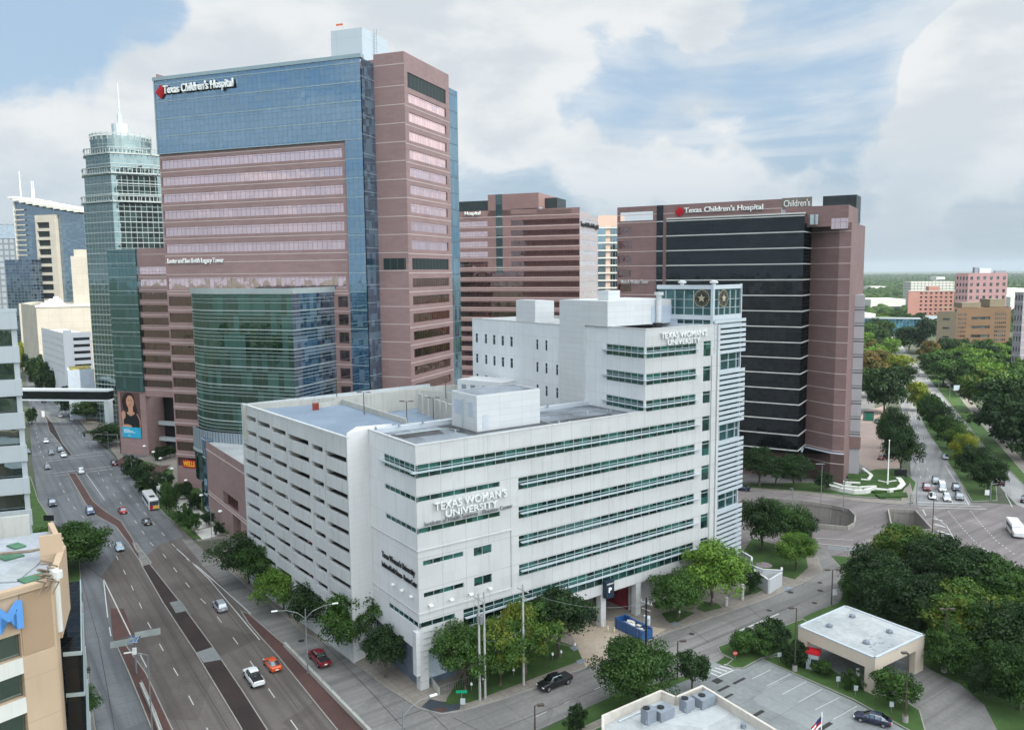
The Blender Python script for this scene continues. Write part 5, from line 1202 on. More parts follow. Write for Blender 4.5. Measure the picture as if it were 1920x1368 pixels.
for i_, (a, b, y, D, lab) in enumerate(((1633, 1698, 561, 1240, 'low white warehouse roofs left of the salmon hotel'), (1880, 1935, 541, 1500, 'long white warehouse right of the rose office block'), (1634, 1662, 537, 2600, 'white shed far off in the woodland'), (1895, 1960, 556, 1150, 'pale flat roof below the long white warehouse'), (1620, 1642, 588, 1000, 'small pale house roof among trees left of the salmon hotel'), (1756, 1772, 519, 4200, 'tiny white block on the horizon'), (1830, 1900, 565, 1900, 'white low sheds behind the rose office block'))):
    e, fr, w_, zt = boxbldg('white_warehouse', a, b, y, D, 60, M_offwhite, lab, -3)
    m = MB(); m.fbox(fr, w_ * .1, w_ * .9, 1, max(2.5, zt * .5), 0, .1); m.build('dark_openings', M_dark, e)
a = atD(1612, 612, 850); b = atD(1752, 616, 850); fr, L = seg(a, b); e = empty('blue_skybridge', a, 'blue glass skybridge with a pale roof spanning the avenue', 'bridge'); zt = Zat(1690, 598, fr.p(L / 2)); zb = Zat(1690, 624, fr.p(L / 2))
m = MB(); m.prism([fr.p(-20), fr.p(L), fr.p(L, -5), fr.p(-20, -5)], zb, zt, 1); m.fbox(fr, -20, L + 8, zt - .1, zt + 1.2, -5.5, .6); m.prism([fr.p(L - 8, -2), fr.p(L + 2, -2), fr.p(L + 2, -7), fr.p(L - 8, -7)], 0, zt + 3); m.build('span', [M_trim, glassmat('skybridge_glass', (.03, .12, .18), (.3, .6, .75), .5, 3, 5, .4, (.1, .3, .4))], e)
m = MB()
for k in (.1, .5, .9): m.box(*fr.p(L * k, -2), zb / 2, 1, 1, zb)
m.build('pier', M_greyw, e)
# ------------------------------------------------------------------ ground, roads, kerbs and lawns
def px2(P, z=0.): return [G(*p, z) for p in P]
def gsheet(name, P, z, mat, kind='structure', label=None, holes=()):
    m = MB(); m.flat(px2(P), z, 0, [px2(h) for h in holes]); o = m.build(name, mat); o['kind'] = kind
    if label: o['label'] = label
    return o
def gslab(name, P, mat, h=.14, z0=-.3, kerb=True):
    W_ = px2(P); m = MB(); n = len(W_)
    for i in range(n):
        a, b = W_[i], W_[(i + 1) % n]; m.face([(*a, z0), (*b, z0), (*b, h), (*a, h)], 1)
    m.flat(W_, h, 0)
    if kerb:
        for i in range(n):
            a, b = W_[i], W_[(i + 1) % n]; L = math.dist(a, b)
            if L < .2: continue
            ar = sum(W_[k][0] * W_[(k + 1) % n][1] - W_[(k + 1) % n][0] * W_[k][1] for k in range(n)); sg = -1 if ar > 0 else 1
            fr_ = Fr(a, math.degrees(math.atan2(b[1] - a[1], b[0] - a[0])), 1); d0, d1 = (-.16, .01) if ar > 0 else (-.01, .16)
            m.flat([fr_.p(0, d0), fr_.p(L, d0), fr_.p(L, d1), fr_.p(0, d1)], h + .004 + .001 * (i % 3), 1)
    o = m.build(name, [mat, M_curb]); o['kind'] = 'structure'; return o
PIT1 = [(1436, 938), (1498, 943), (1560, 952), (1592, 960), (1604, 972), (1602, 986), (1588, 994), (1526, 988), (1470, 984), (1425, 968)]
PIT2 = [(1665, 959), (1716, 962), (1748, 998), (1690, 1004), (1670, 985)]
m = MB(); m.flat([(-6000, -3000), (9000, -3000), (16000, 16000), (-16000, 16000)], -0.05, 0, [px2(PIT1), px2(PIT2)]); g = m.build('ground', M_land); g['kind'] = 'structure'
# paved land of the medical district and the lawns around the bank
gsheet('paved_ground', [(60, 560), (600, 600), (1600, 640), (1640, 700), (1640, 905), (1380, 905), (1380, 1040), (900, 1040), (455, 1040), (235, 870), (180, 820)], -.03, M_concr)
gsheet('lawn', [(960, 1400), (1157, 1298), (1360, 1205), (1500, 1140), (1600, 1090), (1545, 1036), (1640, 1042), (1760, 1090), (1920, 1180), (2300, 1300), (2300, 1700), (700, 1700)], -.012, M_grass)
CURB_R = [(785, 1328), (723, 1288), (669, 1247), (620, 1212), (567, 1186), (529, 1151), (491, 1121), (451, 1089), (400, 1046), (360, 1011)]
CURB_N = [(310, 965), (270, 922), (230, 875), (207, 847), (172, 820), (130, 770), (100, 730), (85, 700), (75, 660), (66, 620)]
LEFT = [(42, 620), (44, 660), (47, 700), (54, 760), (60, 860), (72, 938), (90, 965), (108, 995), (150, 1050), (156, 1130), (160, 1200), (175, 1328), (190, 1420)]
gsheet('main_street', LEFT[::1] + [(200, 1560), (1000, 1560), (1000, 1420), (850, 1360)] + CURB_R + CURB_N, 0.0, M_asph)
gsheet('main_street_north', LEFT[:9] + [(190, 1080), (235, 1020), (265, 1050), (300, 1020), (345, 1005)] + CURB_N, .008, M_asphb)
gsheet('service_road', [(150, 1052), (194, 1086), (204, 1150), (217, 1210), (240, 1260), (282, 1363), (330, 1480), (360, 1560), (200, 1560), (190, 1420), (175, 1328), (160, 1200), (156, 1130)], .012, M_asphb)
gsheet('slip_lane', [(395, 1042), (360, 1012), (340, 1010), (380, 1060), (425, 1105), (467, 1151), (532, 1207), (588, 1264), (642, 1317), (700, 1372), (900, 1560), (1100, 1560), (1000, 1420), (850, 1352)] + CURB_R[:-1], .012, M_concr)
gsheet('side_street', [(785, 1329), (827, 1339), (863, 1334), (936, 1313), (1001, 1291), (1072, 1261), (1257, 1183), (1284, 1176), (1367, 1147), (1440, 1122), (1518, 1089), (1542, 1072), (1535, 1050), (1520, 1030), (1550, 1030), (1562, 1046), (1578, 1063), (1589, 1083), (1588, 1108), (1571, 1130), (1526, 1147), (1504, 1158), (1400, 1200), (1345, 1240), (1300, 1262), (1157, 1300), (1001, 1372), (940, 1420), (850, 1440)], .018, M_concr)
gsheet('crossroads', [(1380, 916), (1500, 923), (1600, 935), (1700, 944), (1850, 942), (2100, 960), (2400, 1200), (2100, 1300), (1850, 1150), (1720, 1070), (1640, 1046), (1500, 1038), (1380, 1030), (1380, 1000)], .0, ground_mat('crossroads_paving', (.150, .135, .132), (.21, .19, .186), .1, 1.8, .85, .07, 36), holes=[PIT1, PIT2])
M_aven = ground_mat('avenue_paving', (.20, .205, .21), (.27, .27, .265), .07, 1.6, .85, .05, 60)
gsheet('avenue', [(1712, 946), (1706, 866), (1700, 800), (1688, 758), (1668, 722), (1650, 690), (1634, 660), (1622, 632), (1612, 605), (1640, 605), (1655, 645), (1675, 680), (1695, 712), (1716, 760), (1738, 808), (1768, 852), (1800, 902), (1822, 944)], .012, M_aven)
gsheet('avenue_far_side', [(1905, 945), (1886, 925), (1848, 880), (1798, 820), (1757, 768), (1716, 720), (1700, 700), (1680, 660), (1655, 615), (1672, 615), (1700, 660), (1735, 702), (1762, 735), (1815, 798), (1848, 840), (1890, 880), (1935, 925), (1990, 985)], .013, M_aven)
gsheet('forecourt', [(1612, 870), (1600, 800), (1622, 770), (1660, 760), (1672, 800), (1690, 880), (1660, 895)], .006, ground_mat('brick_forecourt', (.26, .20, .17), (.32, .25, .22), .1, 1.5, .85, .08))
# recessed underpass ramps with concrete retaining walls
def pit(P, depth, name):
    W_ = px2(P); m = MB(); n = len(W_)
    for i in range(n): a, b = W_[i], W_[(i + 1) % n]; L = math.dist(a, b); m.face([(*a, -depth), (*b, -depth), (*b, 0), (*a, 0)], 0, [(0, -depth), (L, -depth), (L, 0), (0, 0)])
    m.flat(W_, -depth, 1)
    for i in range(n):
        a, b = W_[i], W_[(i + 1) % n]; L = math.dist(a, b); fr_ = Fr(a, math.degrees(math.atan2(b[1] - a[1], b[0] - a[0])))
        m.fbox(fr_, -.1, L + .1, 0, .95, -.18, .18, 0)
    o = m.build(name, [wallmat('stained_retaining_wall', (.27, .255, .23), 2.6, None, .12, .6, .12, .9, .6), M_asphb]); o['kind'] = 'structure'; return o
pit(PIT1, 6.5, 'underpass_ramp'); pit(PIT2, 6.0, 'underpass_ramp')
# pavements and medians
gslab('university_pavement', CURB_R[:-1] + [(425, 1030), (600, 1050), (900, 1060), (1200, 1050), (1400, 1020), (1522, 1030), (1535, 1050), (1542, 1072), (1518, 1089), (1440, 1122), (1367, 1147), (1284, 1176), (1257, 1184), (1098, 1252), (1072, 1261), (1001, 1291), (936, 1313), (863, 1334), (827, 1339)], M_walk)
gslab('plaza_pavement', [(372, 1014), (310, 966), (270, 923), (231, 876), (215, 850), (205, 838), (230, 820), (300, 815), (420, 860), (452, 1000), (430, 1008)], M_walk)
gslab('corner_pavement', [(160, 802), (130, 765), (140, 745), (190, 770), (230, 800), (205, 822), (180, 820)], M_walk)
MED1 = [(127, 887), (142, 887), (160, 915), (175, 940), (200, 960), (228, 978), (250, 1012), (266, 1060), (240, 1018), (217, 987), (180, 967), (160, 944), (142, 913)]
gslab('brick_median', MED1, M_brickp)
gslab('concrete_median', [(248, 1018), (256, 1018), (285, 1056), (268, 1062)], M_concr)
gslab('dark_brick_median', [(265, 1060), (282, 1058), (335, 1125), (400, 1213), (416, 1237), (456, 1296), (502, 1368), (560, 1480), (500, 1480), (450, 1363), (367, 1225), (305, 1130)], M_brickd)
gslab('far_median', [(62, 752), (100, 795), (117, 830), (135, 853), (128, 855), (112, 832), (92, 808), (87, 787)], M_brickd)
gslab('slip_lane_median', [(451, 1145), (467, 1151), (532, 1207), (588, 1264), (642, 1317), (700, 1378), (800, 1490), (740, 1490), (631, 1368), (588, 1315), (521, 1231), (489, 1196), (465, 1168)], M_brickp)
gslab('service_road_median', [(217, 1208), (232, 1203), (275, 1263), (322, 1363), (380, 1480), (330, 1480), (282, 1363), (240, 1260)], M_brickp)
gsheet('painted_island', [(207, 1140), (232, 1140), (250, 1188), (212, 1200)], .022, M_brickp)
for nm, P in (('grey_crossing_slab', [(318, 1130), (338, 1126), (352, 1145), (330, 1150)]), ('grey_crossing_slab', [(368, 1224), (400, 1213), (416, 1237), (382, 1243)])): o = gsheet(nm, P, .15, M_lot)
gslab('avenue_median', [(1822, 940), (1800, 902), (1768, 852), (1738, 808), (1716, 762), (1698, 722), (1690, 700), (1712, 722), (1756, 770), (1797, 822), (1846, 882), (1868, 912), (1870, 938)], M_grass)
gslab('left_verge', [(40, 880), (58, 895), (72, 938), (90, 966), (108, 996), (149, 1050), (154, 1110), (150, 1118), (122, 1150), (100, 1100), (60, 1000), (20, 900)], M_grass)
gslab('left_pavement', [(149, 1120), (156, 1131), (159, 1200), (174, 1328), (188, 1420), (150, 1420), (120, 1160), (135, 1128)], M_walk)
gsheet('hedge_bed', [(140, 1150), (152, 1148), (154, 1185), (160, 1320), (130, 1320), (128, 1180)], .16, M_grass)
gslab('corner_garden', [(1385, 908), (1480, 905), (1560, 905), (1640, 880), (1690, 878), (1718, 905), (1708, 938), (1600, 930), (1500, 921), (1385, 913)], M_grass)
gslab('garden_path', [(1698, 905), (1706, 905), (1716, 940), (1690, 946), (1600, 939), (1500, 926), (1385, 917), (1385, 913), (1500, 921), (1600, 933), (1690, 939)], M_walk, .15)
gslab('avenue_verge', [(1735, 702), (1762, 735), (1815, 798), (1848, 840), (1890, 880), (1935, 925), (1960, 930), (1905, 870), (1858, 815), (1835, 790), (1800, 745), (1760, 705)], M_grass)
gsheet('avenue_path', [(1765, 712), (1800, 745), (1835, 792), (1860, 818), (1905, 872), (2000, 960), (2010, 940), (1925, 870), (1880, 820), (1850, 785), (1830, 760), (1790, 720)], .01, M_walk)
gslab('bank_island', [(1345, 1213), (1352, 1226), (1374, 1236), (1362, 1246), (1377, 1253), (1394, 1253), (1428, 1234), (1500, 1215), (1520, 1170), (1505, 1160), (1440, 1185), (1380, 1200)], M_grass)
gsheet('parking_lot', [(1318, 1262), (1330, 1238), (1372, 1252), (1394, 1254), (1428, 1236), (1600, 1314), (1712, 1376), (1900, 1480), (1500, 1560), (1000, 1560), (1200, 1310)], .02, M_lot)
gsheet('bank_driveway', [(1490, 1185), (1600, 1150), (1745, 1255), (1800, 1282), (1845, 1320), (1870, 1368), (1900, 1500), (1760, 1500), (1735, 1368), (1725, 1332), (1700, 1316), (1650, 1306), (1520, 1245)], .024, M_concr)
gslab('shrub_bed', [(1428, 1236), (1500, 1222), (1640, 1300), (1700, 1316), (1725, 1332), (1735, 1368), (1740, 1400), (1712, 1374), (1600, 1312)], M_grass)
gslab('sidewalk_strip', [(1020, 1400), (1120, 1350), (1160, 1335), (1170, 1342), (1100, 1375), (1040, 1420)], M_walk, .1)
# planting beds and lawns set into the university pavement
Z1 = .158
for P in ([(835, 1322), (880, 1318), (960, 1288), (1060, 1250), (1098, 1236), (1085, 1215), (1040, 1200), (870, 1260), (838, 1310)], [(1250, 1165), (1240, 1150), (1275, 1143), (1302, 1150), (1262, 1172)], [(1305, 1142), (1318, 1128), (1345, 1132), (1354, 1140), (1322, 1148)], [(1396, 1118), (1400, 1095), (1440, 1080), (1466, 1088), (1420, 1112)],
          [(1390, 1040), (1410, 1010), (1510, 1035), (1515, 1065), (1490, 1087), (1400, 1060)]): gsheet('lawn', P, Z1, M_grass)
for P in ([(235, 880), (275, 926), (314, 968), (362, 1010), (380, 1013), (335, 968), (300, 925), (270, 885), (250, 870)], [(330, 905), (360, 900), (440, 1000), (424, 1002), (370, 950), (322, 915)], [(255, 862), (285, 868), (320, 880), (300, 888), (262, 878)], [(300, 880), (325, 882), (318, 915), (304, 895)]): gsheet('planting_bed', P, Z1, M_grass)
for P in ([(213, 868), (262, 838), (272, 840), (246, 862), (228, 878)], [(255, 868), (300, 874), (320, 872), (300, 890), (312, 902), (290, 903), (286, 880)], [(275, 818), (318, 812), (330, 826), (285, 836)]): gsheet('brick_path', P, Z1 + .004, M_brickp)
gsheet('plaza_drive', [(228, 850), (300, 832), (325, 832), (325, 845), (250, 862), (236, 866)], Z1 + .006, M_asphb)
m = MB()
A0, A1, B1, B0 = (288, 903), (313, 900), (424, 1003), (380, 1013)
for k in range(6):
    u, v = k / 6 + .008, (k + 1) / 6 - .008; L_ = lambda p, q, t: (p[0] + (q[0] - p[0]) * t ** 1.0, p[1] + (q[1] - p[1]) * t ** 1.0)
    m.flat(px2([L_(A0, B0, u), L_(A1, B1, u), L_(A1, B1, v), L_(A0, B0, v)]), Z1 + .01)
o = m.build('pale_paving_panels', ground_mat('pale_paving', (.50, .50, .46), (.58, .58, .54), .2, 1.)); o['kind'] = 'structure'
gsheet('corner_ramp', [(790, 1326), (806, 1311), (828, 1316), (864, 1317), (862, 1331), (830, 1337), (808, 1333)], .148, plain('dark_ramp_paving', (.035, .045, .055), .7))
gsheet('tactile_panel', [(816, 1327), (838, 1329), (836, 1335), (814, 1333)], .153, M_brickp)
gsheet('driveway', [(1098, 1251), (1062, 1168), (1110, 1160), (1170, 1168), (1250, 1180), (1215, 1200), (1110, 1250)], .163, ground_mat('tan_driveway', (.34, .28, .215), (.40, .34, .27), .15, 1.5))
rr = random.Random(9)
m = MB()
for P in ([(1068, 1215), (1078, 1211), (1086, 1217), (1076, 1222)], [(1080, 1240), (1092, 1235), (1100, 1241), (1086, 1247)], [(1256, 1170), (1266, 1166), (1274, 1170), (1264, 1175)], [(1466, 1106), (1478, 1100), (1488, 1103), (1474, 1109)]): m.flat(px2(P), .17)
o = m.build('dark_paving_panels', M_acgrey); o['kind'] = 'structure'
for P in ([(445, 1095), (470, 1090), (540, 1150), (600, 1190), (590, 1195), (530, 1158)],): pass
# ------------------------------------------------------------------ painted markings
mk = MB()
def line(P, w=.14, z=.03, dash=None, off=0., gapoff=0.):
    W_ = px2(P); acc = 0.
    for a, b in zip(W_, W_[1:]):
        L = math.dist(a, b); d = ((b[0] - a[0]) / L, (b[1] - a[1]) / L); n = (-d[1] * w / 2, d[0] * w / 2); t = 0.
        while t < L - 1e-6:
            if dash:
                per, on_ = dash; ph_ = (acc + t + gapoff) % per
                if ph_ < on_: e = min(L, t + on_ - ph_); draw = True
                else: e = min(L, t + per - ph_); draw = False
                e = max(e, t + .01)
            else: e, draw = L, True
            if draw:
                p, q = (a[0] + d[0] * t, a[1] + d[1] * t), (a[0] + d[0] * e, a[1] + d[1] * e)
                mk.face([(p[0] - n[0], p[1] - n[1], z), (q[0] - n[0], q[1] - n[1], z), (q[0] + n[0], q[1] + n[1], z), (p[0] + n[0], p[1] + n[1], z)])
            t = e
        acc += L
D_ = (10.5, 3.2)
line([(205, 1018), (217, 1040), (240, 1085), (258, 1122), (278, 1168), (302, 1212), (335, 1268), (370, 1334), (420, 1420)], dash=D_)
line([(112, 905), (123, 928), (136, 948), (205, 1020)], dash=D_)
line([(95, 880), (75, 845), (66, 800), (60, 740)], dash=D_)
line([(184, 885), (200, 912), (218, 932), (250, 972), (265, 993), (282, 1017), (307, 1040), (332, 1072), (360, 1106), (395, 1140), (430, 1185), (470, 1240), (510, 1300), (560, 1370), (620, 1450)], dash=D_)
line([(200, 880), (232, 915), (262, 950), (292, 985), (312, 1008), (330, 1027)], dash=D_, gapoff=4)
line([(331, 1028), (350, 1045), (390, 1083), (465, 1173), (487, 1199)], .18)
line([(350, 1047), (372, 1063), (420, 1105), (470, 1150)], .22)
line([(161, 887), (196, 937)], .16)
line([(194, 1085), (245, 1190)], .2); line([(194, 1085), (202, 1157)], .18); line([(205, 1175), (208, 1192)], .18); line([(262, 1225), (275, 1250)], .16)
for a, b in (((87, 865), (197, 852)), ((85, 860), (193, 847)), ((102, 892), (212, 879)), ((100, 887), (208, 874))): line([a, b], .3)
line([(155, 770), (190, 800)], dash=D_); line([(100, 745), (140, 800), (185, 855)], dash=D_); line([(120, 740), (160, 790)], dash=D_)
# avenue and crossroads
line([(1740, 930), (1728, 905), (1720, 860), (1712, 800)], .16, dash=D_); line([(1760, 930), (1745, 900), (1730, 850), (1716, 780)], .16, dash=D_)
line([(1817, 946), (1793, 905), (1772, 872)], .25); line([(1760, 940), (1752, 922)], .2); line([(1787, 943), (1775, 920)], .2)
line([(1720, 941), (1815, 944)], .5); line([(1722, 946), (1840, 949)], .35); line([(1722, 951), (1850, 954)], .35)
line([(1898, 950), (1885, 925)], .2); line([(1870, 900), (1830, 850), (1780, 790)], .16, dash=D_)
for a, b in (((1748, 971), (1767, 976)), ((1752, 982), (1773, 988)), ((1758, 994), (1782, 1002)), ((1770, 1008), (1792, 1017))): line([a, b], .7)
line([(1748, 965), (1775, 985), (1793, 1017)], .18); line([(1730, 955), (1736, 966)], .25)
for o_ in (0, 42): line([(1778 + o_, 958), (1800 + o_, 985), (1828 + o_, 1015), (1862 + o_, 1040)], .22, dash=(1.8, .7))
line([(1530, 1018), (1600, 1025), (1655, 1031)], .22); line([(1530, 1008), (1600, 1012)], .16)
gsheet('pale_slab_patch', [(1552, 1023), (1607, 1027), (1607, 1034), (1553, 1030)], .022, M_lot)
# parking bays and bank crossing
for a, b in (((1438, 1285), (1483, 1263)), ((1467, 1301), (1512, 1277)), ((1498, 1315), (1542, 1291)), ((1528, 1330), (1574, 1307)), ((1562, 1348), (1607, 1323)), ((1410, 1272), (1445, 1255))): line([a, b], .11, .03)
for k in range(5): line([(1322 + 9 * k, 1257 - 3 * k), (1345 + 9 * k, 1266 - 4 * k + 0)], .35, .035)
line([(1345, 1269), (1375, 1256)], .3, .035); line([(1000, 1345), (1080, 1308), (1160, 1272)], .12, dash=(6, 2.5)); line([(1380, 1185), (1460, 1150)], .3)
o = mk.build('road_markings', M_paint); o['kind'] = 'structure'
# dark tar joints, patches and drains
jt = mk = MB()
for P in ([(600, 1130), (560, 1110)], [(640, 1190), (700, 1245), (780, 1310), (840, 1368)], [(500, 1110), (600, 1200), (680, 1280), (760, 1368)], [(740, 1350), (790, 1331)], [(850, 1345), (930, 1385)], [(1080, 1262), (1220, 1200)], [(930, 1370), (1100, 1300), (1300, 1215), (1500, 1130)], [(1290, 1175), (1330, 1205)], [(1180, 1220), (1220, 1255)], [(1400, 1135), (1440, 1170)], [(560, 1180), (600, 1160)], [(690, 1275), (720, 1262)], [(610, 1250), (650, 1230)]): line(P, .09, .034)
for P in ([(200, 1000), (260, 1085), (340, 1220), (430, 1368)], [(150, 1075), (185, 1200), (215, 1368)], [(300, 1012), (360, 1070), (440, 1165), (560, 1330)]): line(P, .07, .032)
for px, py, r in ((558, 1107, .0), (565, 1201, .55), (1297, 1188, .5), (1442, 1144, .5), (1482, 1110, .6), (1527, 1130, .5), (1538, 1107, .6), (1537, 1092, .5)):
    if r: x, y = G(px, py); jt.flat([(x + r * math.cos(a), y + r * math.sin(a)) for a in [k * math.pi / 6 for k in range(12)]], .036)
for px, py, w_, h_ in ((1345, 1276, 1.5, 1.2), (1357, 1290, 2.6, .5), (1386, 1276, 2.8, .5), (1420, 1338, 2.8, .6), (1548, 1361, 2.8, .6), (1365, 1305, 2.2, .4)): x, y = G(px, py); jt.box(x, y, .035, w_, h_, .02, 0, R(38))
o = jt.build('tar_joints', plain('tar', (.03, .03, .03), .9)); o['kind'] = 'structure'
# low concrete barrier walls
def barrier(P, label, h=.85):
    W_ = px2(P); o = empty('concrete_barrier', W_[0], label, 'barrier'); m = MB()
    for a, b in zip(W_, W_[1:]): fr_, L = seg(a, b); m.prism([fr_.p(0, -.22), fr_.p(L, -.22), fr_.p(L, .22), fr_.p(0, .22)], .1, h)
    m.build('wall', M_conc, o); m = MB()
    W2 = [(a[0], a[1], h + .35) for a in W_]; m.tube(W2, .05, 5)
    for a, b in zip(W_, W_[1:]):
        L = math.dist(a, b); n = max(1, int(L / 3))
        for k in range(n): m.cyl(a[0] + (b[0] - a[0]) * k / n, a[1] + (b[1] - a[1]) * k / n, h - .02, h + .35, .04, n=5)
    m.build('rail', M_gmetal, o)
barrier([(534, 1212), (588, 1268), (640, 1322), (685, 1368), (760, 1450)], 'long low concrete wall with a rail on the red brick median beside the slip lane')
barrier([(265, 1288), (290, 1345), (310, 1400)], 'short low wall on the brick median of the service road')
# ------------------------------------------------------------------ trees
import numpy as np
def crown_mesh(name, Rr, Hh, nclump, nleaf, leaf, seed, flat=.0, shape='round'):
    rng = np.random.default_rng(seed); V = []; A = []
    cl = []
    for k in range(nclump):
        d = rng.normal(size=3); d /= np.linalg.norm(d)
        if d[2] < -.82: d[2] *= -.4
        rad = .55 + .42 * rng.random() if k % 4 else .25 + .3 * rng.random()
        if shape == 'upright': rad *= (1.0 - .35 * max(0, d[2]))
        nn = mnoise.noise(Vector(d * 1.7) + Vector((seed, 0, 0))); rad *= 1 + .28 * nn
        cl.append((d * rad, .20 + .17 * rng.random(), rng.random()))
    per = nleaf // nclump
    C_ = []
    for c, r_, b in cl:
        d = rng.normal(size=(per, 3)); d /= np.linalg.norm(d, axis=1)[:, None]; d[:, 2] = np.where(d[:, 2] < -.6, -d[:, 2] * .6, d[:, 2])
        rr = r_ * (.55 + .45 * rng.random(per) ** .5) * (1 + .25 * rng.normal(size=per) * .4) * np.where(rng.random(per) < .07, 1.35, 1.)
        P = c + d * rr[:, None]; P = P * np.array([Rr, Rr, Hh / 2]); 
        n = d + rng.normal(size=(per, 3)) * .55 + np.array([0, 0, .35]); n /= np.linalg.norm(n, axis=1)[:, None]
        t = np.cross(n, rng.normal(size=(per, 3))); t /= np.linalg.norm(t, axis=1)[:, None]; bt = np.cross(n, t)
        s = leaf * (.6 + .8 * rng.random(per))[:, None]
        q = np.stack([P - t * s - bt * s * .55, P + t * s * .2 - bt * s * .75, P + t * s + bt * s * .1, P - t * s * .1 + bt * s * .8], 1)
        C_.append(q); A.append(np.clip(b * .65 + .5 * rng.random(per) - .08, 0, 1))
    q = np.concatenate(C_).reshape(-1, 3); a = np.concatenate(A); nf = len(a); q[:, 2] += Hh / 2
    me = bpy.data.meshes.new(name); me.vertices.add(nf * 4); me.vertices.foreach_set('co', q.astype(np.float32).ravel())
    me.loops.add(nf * 4); me.loops.foreach_set('vertex_index', np.arange(nf * 4, dtype=np.int32)); me.polygons.add(nf)
    me.polygons.foreach_set('loop_start', np.arange(0, nf * 4, 4, dtype=np.int32)); me.update(calc_edges=True)
    at = me.attributes.new('leaf', 'FLOAT', 'FACE'); at.data.foreach_set('value', a.astype(np.float32)); me.materials.append(None); return me
CR = {'big': [crown_mesh('big_crown', 8., 11., 130, 28000, .225, s) for s in (1, 2, 3)], 'mid': [crown_mesh('mid_crown', 4.6, 7.4, 90, 17000, .145, s) for s in (11, 12, 13, 14)],
      'small': [crown_mesh('small_crown', 2.4, 3.6, 48, 7000, .105, s) for s in (21, 22)], 'far': [crown_mesh('far_crown', 7., 9.5, 80, 9000, .34, s) for s in (31, 32, 33)], 'up': [crown_mesh('upright_crown', 4.2, 8.4, 84, 16000, .145, s, shape='upright') for s in (41, 42)]}
BASE = {'big': (8., 11.), 'mid': (4.6, 7.4), 'small': (2.4, 3.6), 'far': (7., 9.5), 'up': (4.2, 8.4)}
LEAF = {'dark': leafmat('dark_oak_leaves', (.004, .014, .004), (.032, .072, .016)), 'green': leafmat('green_leaves', (.007, .026, .005), (.058, .125, .02)),
        'bright': leafmat('bright_leaves', (.02, .06, .008), (.15, .27, .035)), 'yellow': leafmat('yellowing_leaves', (.04, .075, .008), (.24, .30, .03), (.30, .28, .02)), 'mixed': leafmat('turning_leaves', (.018, .052, .008), (.08, .16, .025), (.15, .17, .02)),
        'rust': leafmat('rusty_leaves', (.03, .045, .01), (.14, .12, .03), (.26, .12, .03))}
M_bark = plain('bark', (.09, .075, .06), .9, 0, .3, 3.)
def trunk_mesh(seed, h):
    rg = random.Random(seed); m = MB(); m.tube([(0, 0, 0), (rg.uniform(-.1, .1), rg.uniform(-.1, .1), h * .5), (rg.uniform(-.2, .2), rg.uniform(-.2, .2), h)], .24, 7, r2=.15)
    for k in range(6):
        a = k * 1.05 + rg.uniform(-.3, .3); l = rg.uniform(1.4, 2.4); m.tube([(0, 0, h * rg.uniform(.75, .95)), (math.cos(a) * l * .5, math.sin(a) * l * .5, h + l * .6), (math.cos(a) * l, math.sin(a) * l, h + l * 1.3)], .12, 5, r2=.04)
    me = bpy.data.meshes.new('trunk'); me.from_pydata(m.v, [], m.f); me.materials.append(M_bark); return me
TR = [trunk_mesh(s, 2.4) for s in (1, 2, 3)]
tcount = [0]
def tree(px, py, wpx, top, kind, tone, label, group='trees', z=0., bot=.24, name='tree', xy=None):
    'stands at the pixel of its foot; crown width and top read off the photo'
    x, y = xy or G(px, py, z); depth = y * math.cos(PITCH) + (H - z) * math.sin(PITCH)
    Rr = wpx * (.50 if kind in ('far', 'big') or group == 'trees lining the avenue' else .59 if kind != 'small' else .56) * depth / F; zt = Zat(px, top, (x, y)); hh = (zt - z) * (1 - bot); rB, hB = BASE[kind]; k = tcount[0]; tcount[0] += 1
    o = bpy.data.objects.new(name, None); COL.objects.link(o); o.location = (x, y, z); tag(o, label, 'tree', group)
    me = CR[kind][k % len(CR[kind])].copy() if False else CR[kind][k % len(CR[kind])]
    c = bpy.data.objects.new('crown', me); COL.objects.link(c); c.parent = o; c.location = (0, 0, (zt - z) * bot); c.scale = (Rr / rB, Rr / rB, hh / hB); c.rotation_euler = (0, 0, k * 1.9)
    c.material_slots[0].link = 'OBJECT'; c.material_slots[0].material = LEAF[tone]
    t = bpy.data.objects.new('trunk', TR[k % 3]); COL.objects.link(t); t.parent = o; s = max(.5, min(2.6, (zt - z) * (bot + .12) / 2.6)); t.scale = (s, s, s)
    return o
gF = 'street trees along the garage'
tree(467, 1094, 100, 1003, 'mid', 'dark', 'dark broad tree at the garage corner, first of the street row', gF, .14)
tree(498, 1114, 82, 1024, 'mid', 'green', 'green street tree standing second in the garage row', gF, .14)
tree(533, 1142, 86, 1066, 'mid', 'bright', 'bright green street tree third along the garage wall', gF, .14)
tree(592, 1182, 84, 1094, 'mid', 'dark', 'darker street tree behind the curved street lamp by the garage', gF, .14)
tree(660, 1229, 98, 1112, 'mid', 'green', 'tall rounded street tree just before the stair tower', gF, .14)
tree(723, 1269, 70, 1180, 'mid', 'dark', 'small round dark tree beside the slate-blue base wall', gF, .14)
gS = 'trees on the lawn in front of the university'
tree(872, 1292, 96, 1172, 'mid', 'green', 'green tree hiding the pale roller door at the street corner', gS, .14)
tree(938, 1282, 92, 1160, 'mid', 'mixed', 'yellowing tree between the two grey utility poles', gS, .14)
tree(985, 1262, 96, 1132, 'mid', 'mixed', 'green tree with yellow patches right of the second utility pole', gS, .14)
tree(1048, 1232, 104, 1095, 'up', 'dark', 'tall dark green tree left of the garage entrance', gS, .14)
tree(1195, 1322, 146, 1204, 'big', 'green', 'wide spreading tree at the edge of the bank roof', None)
tree(1298, 1296, 60, 1227, 'small', 'dark', 'small dark tree at the corner of the parking lot entrance', None)
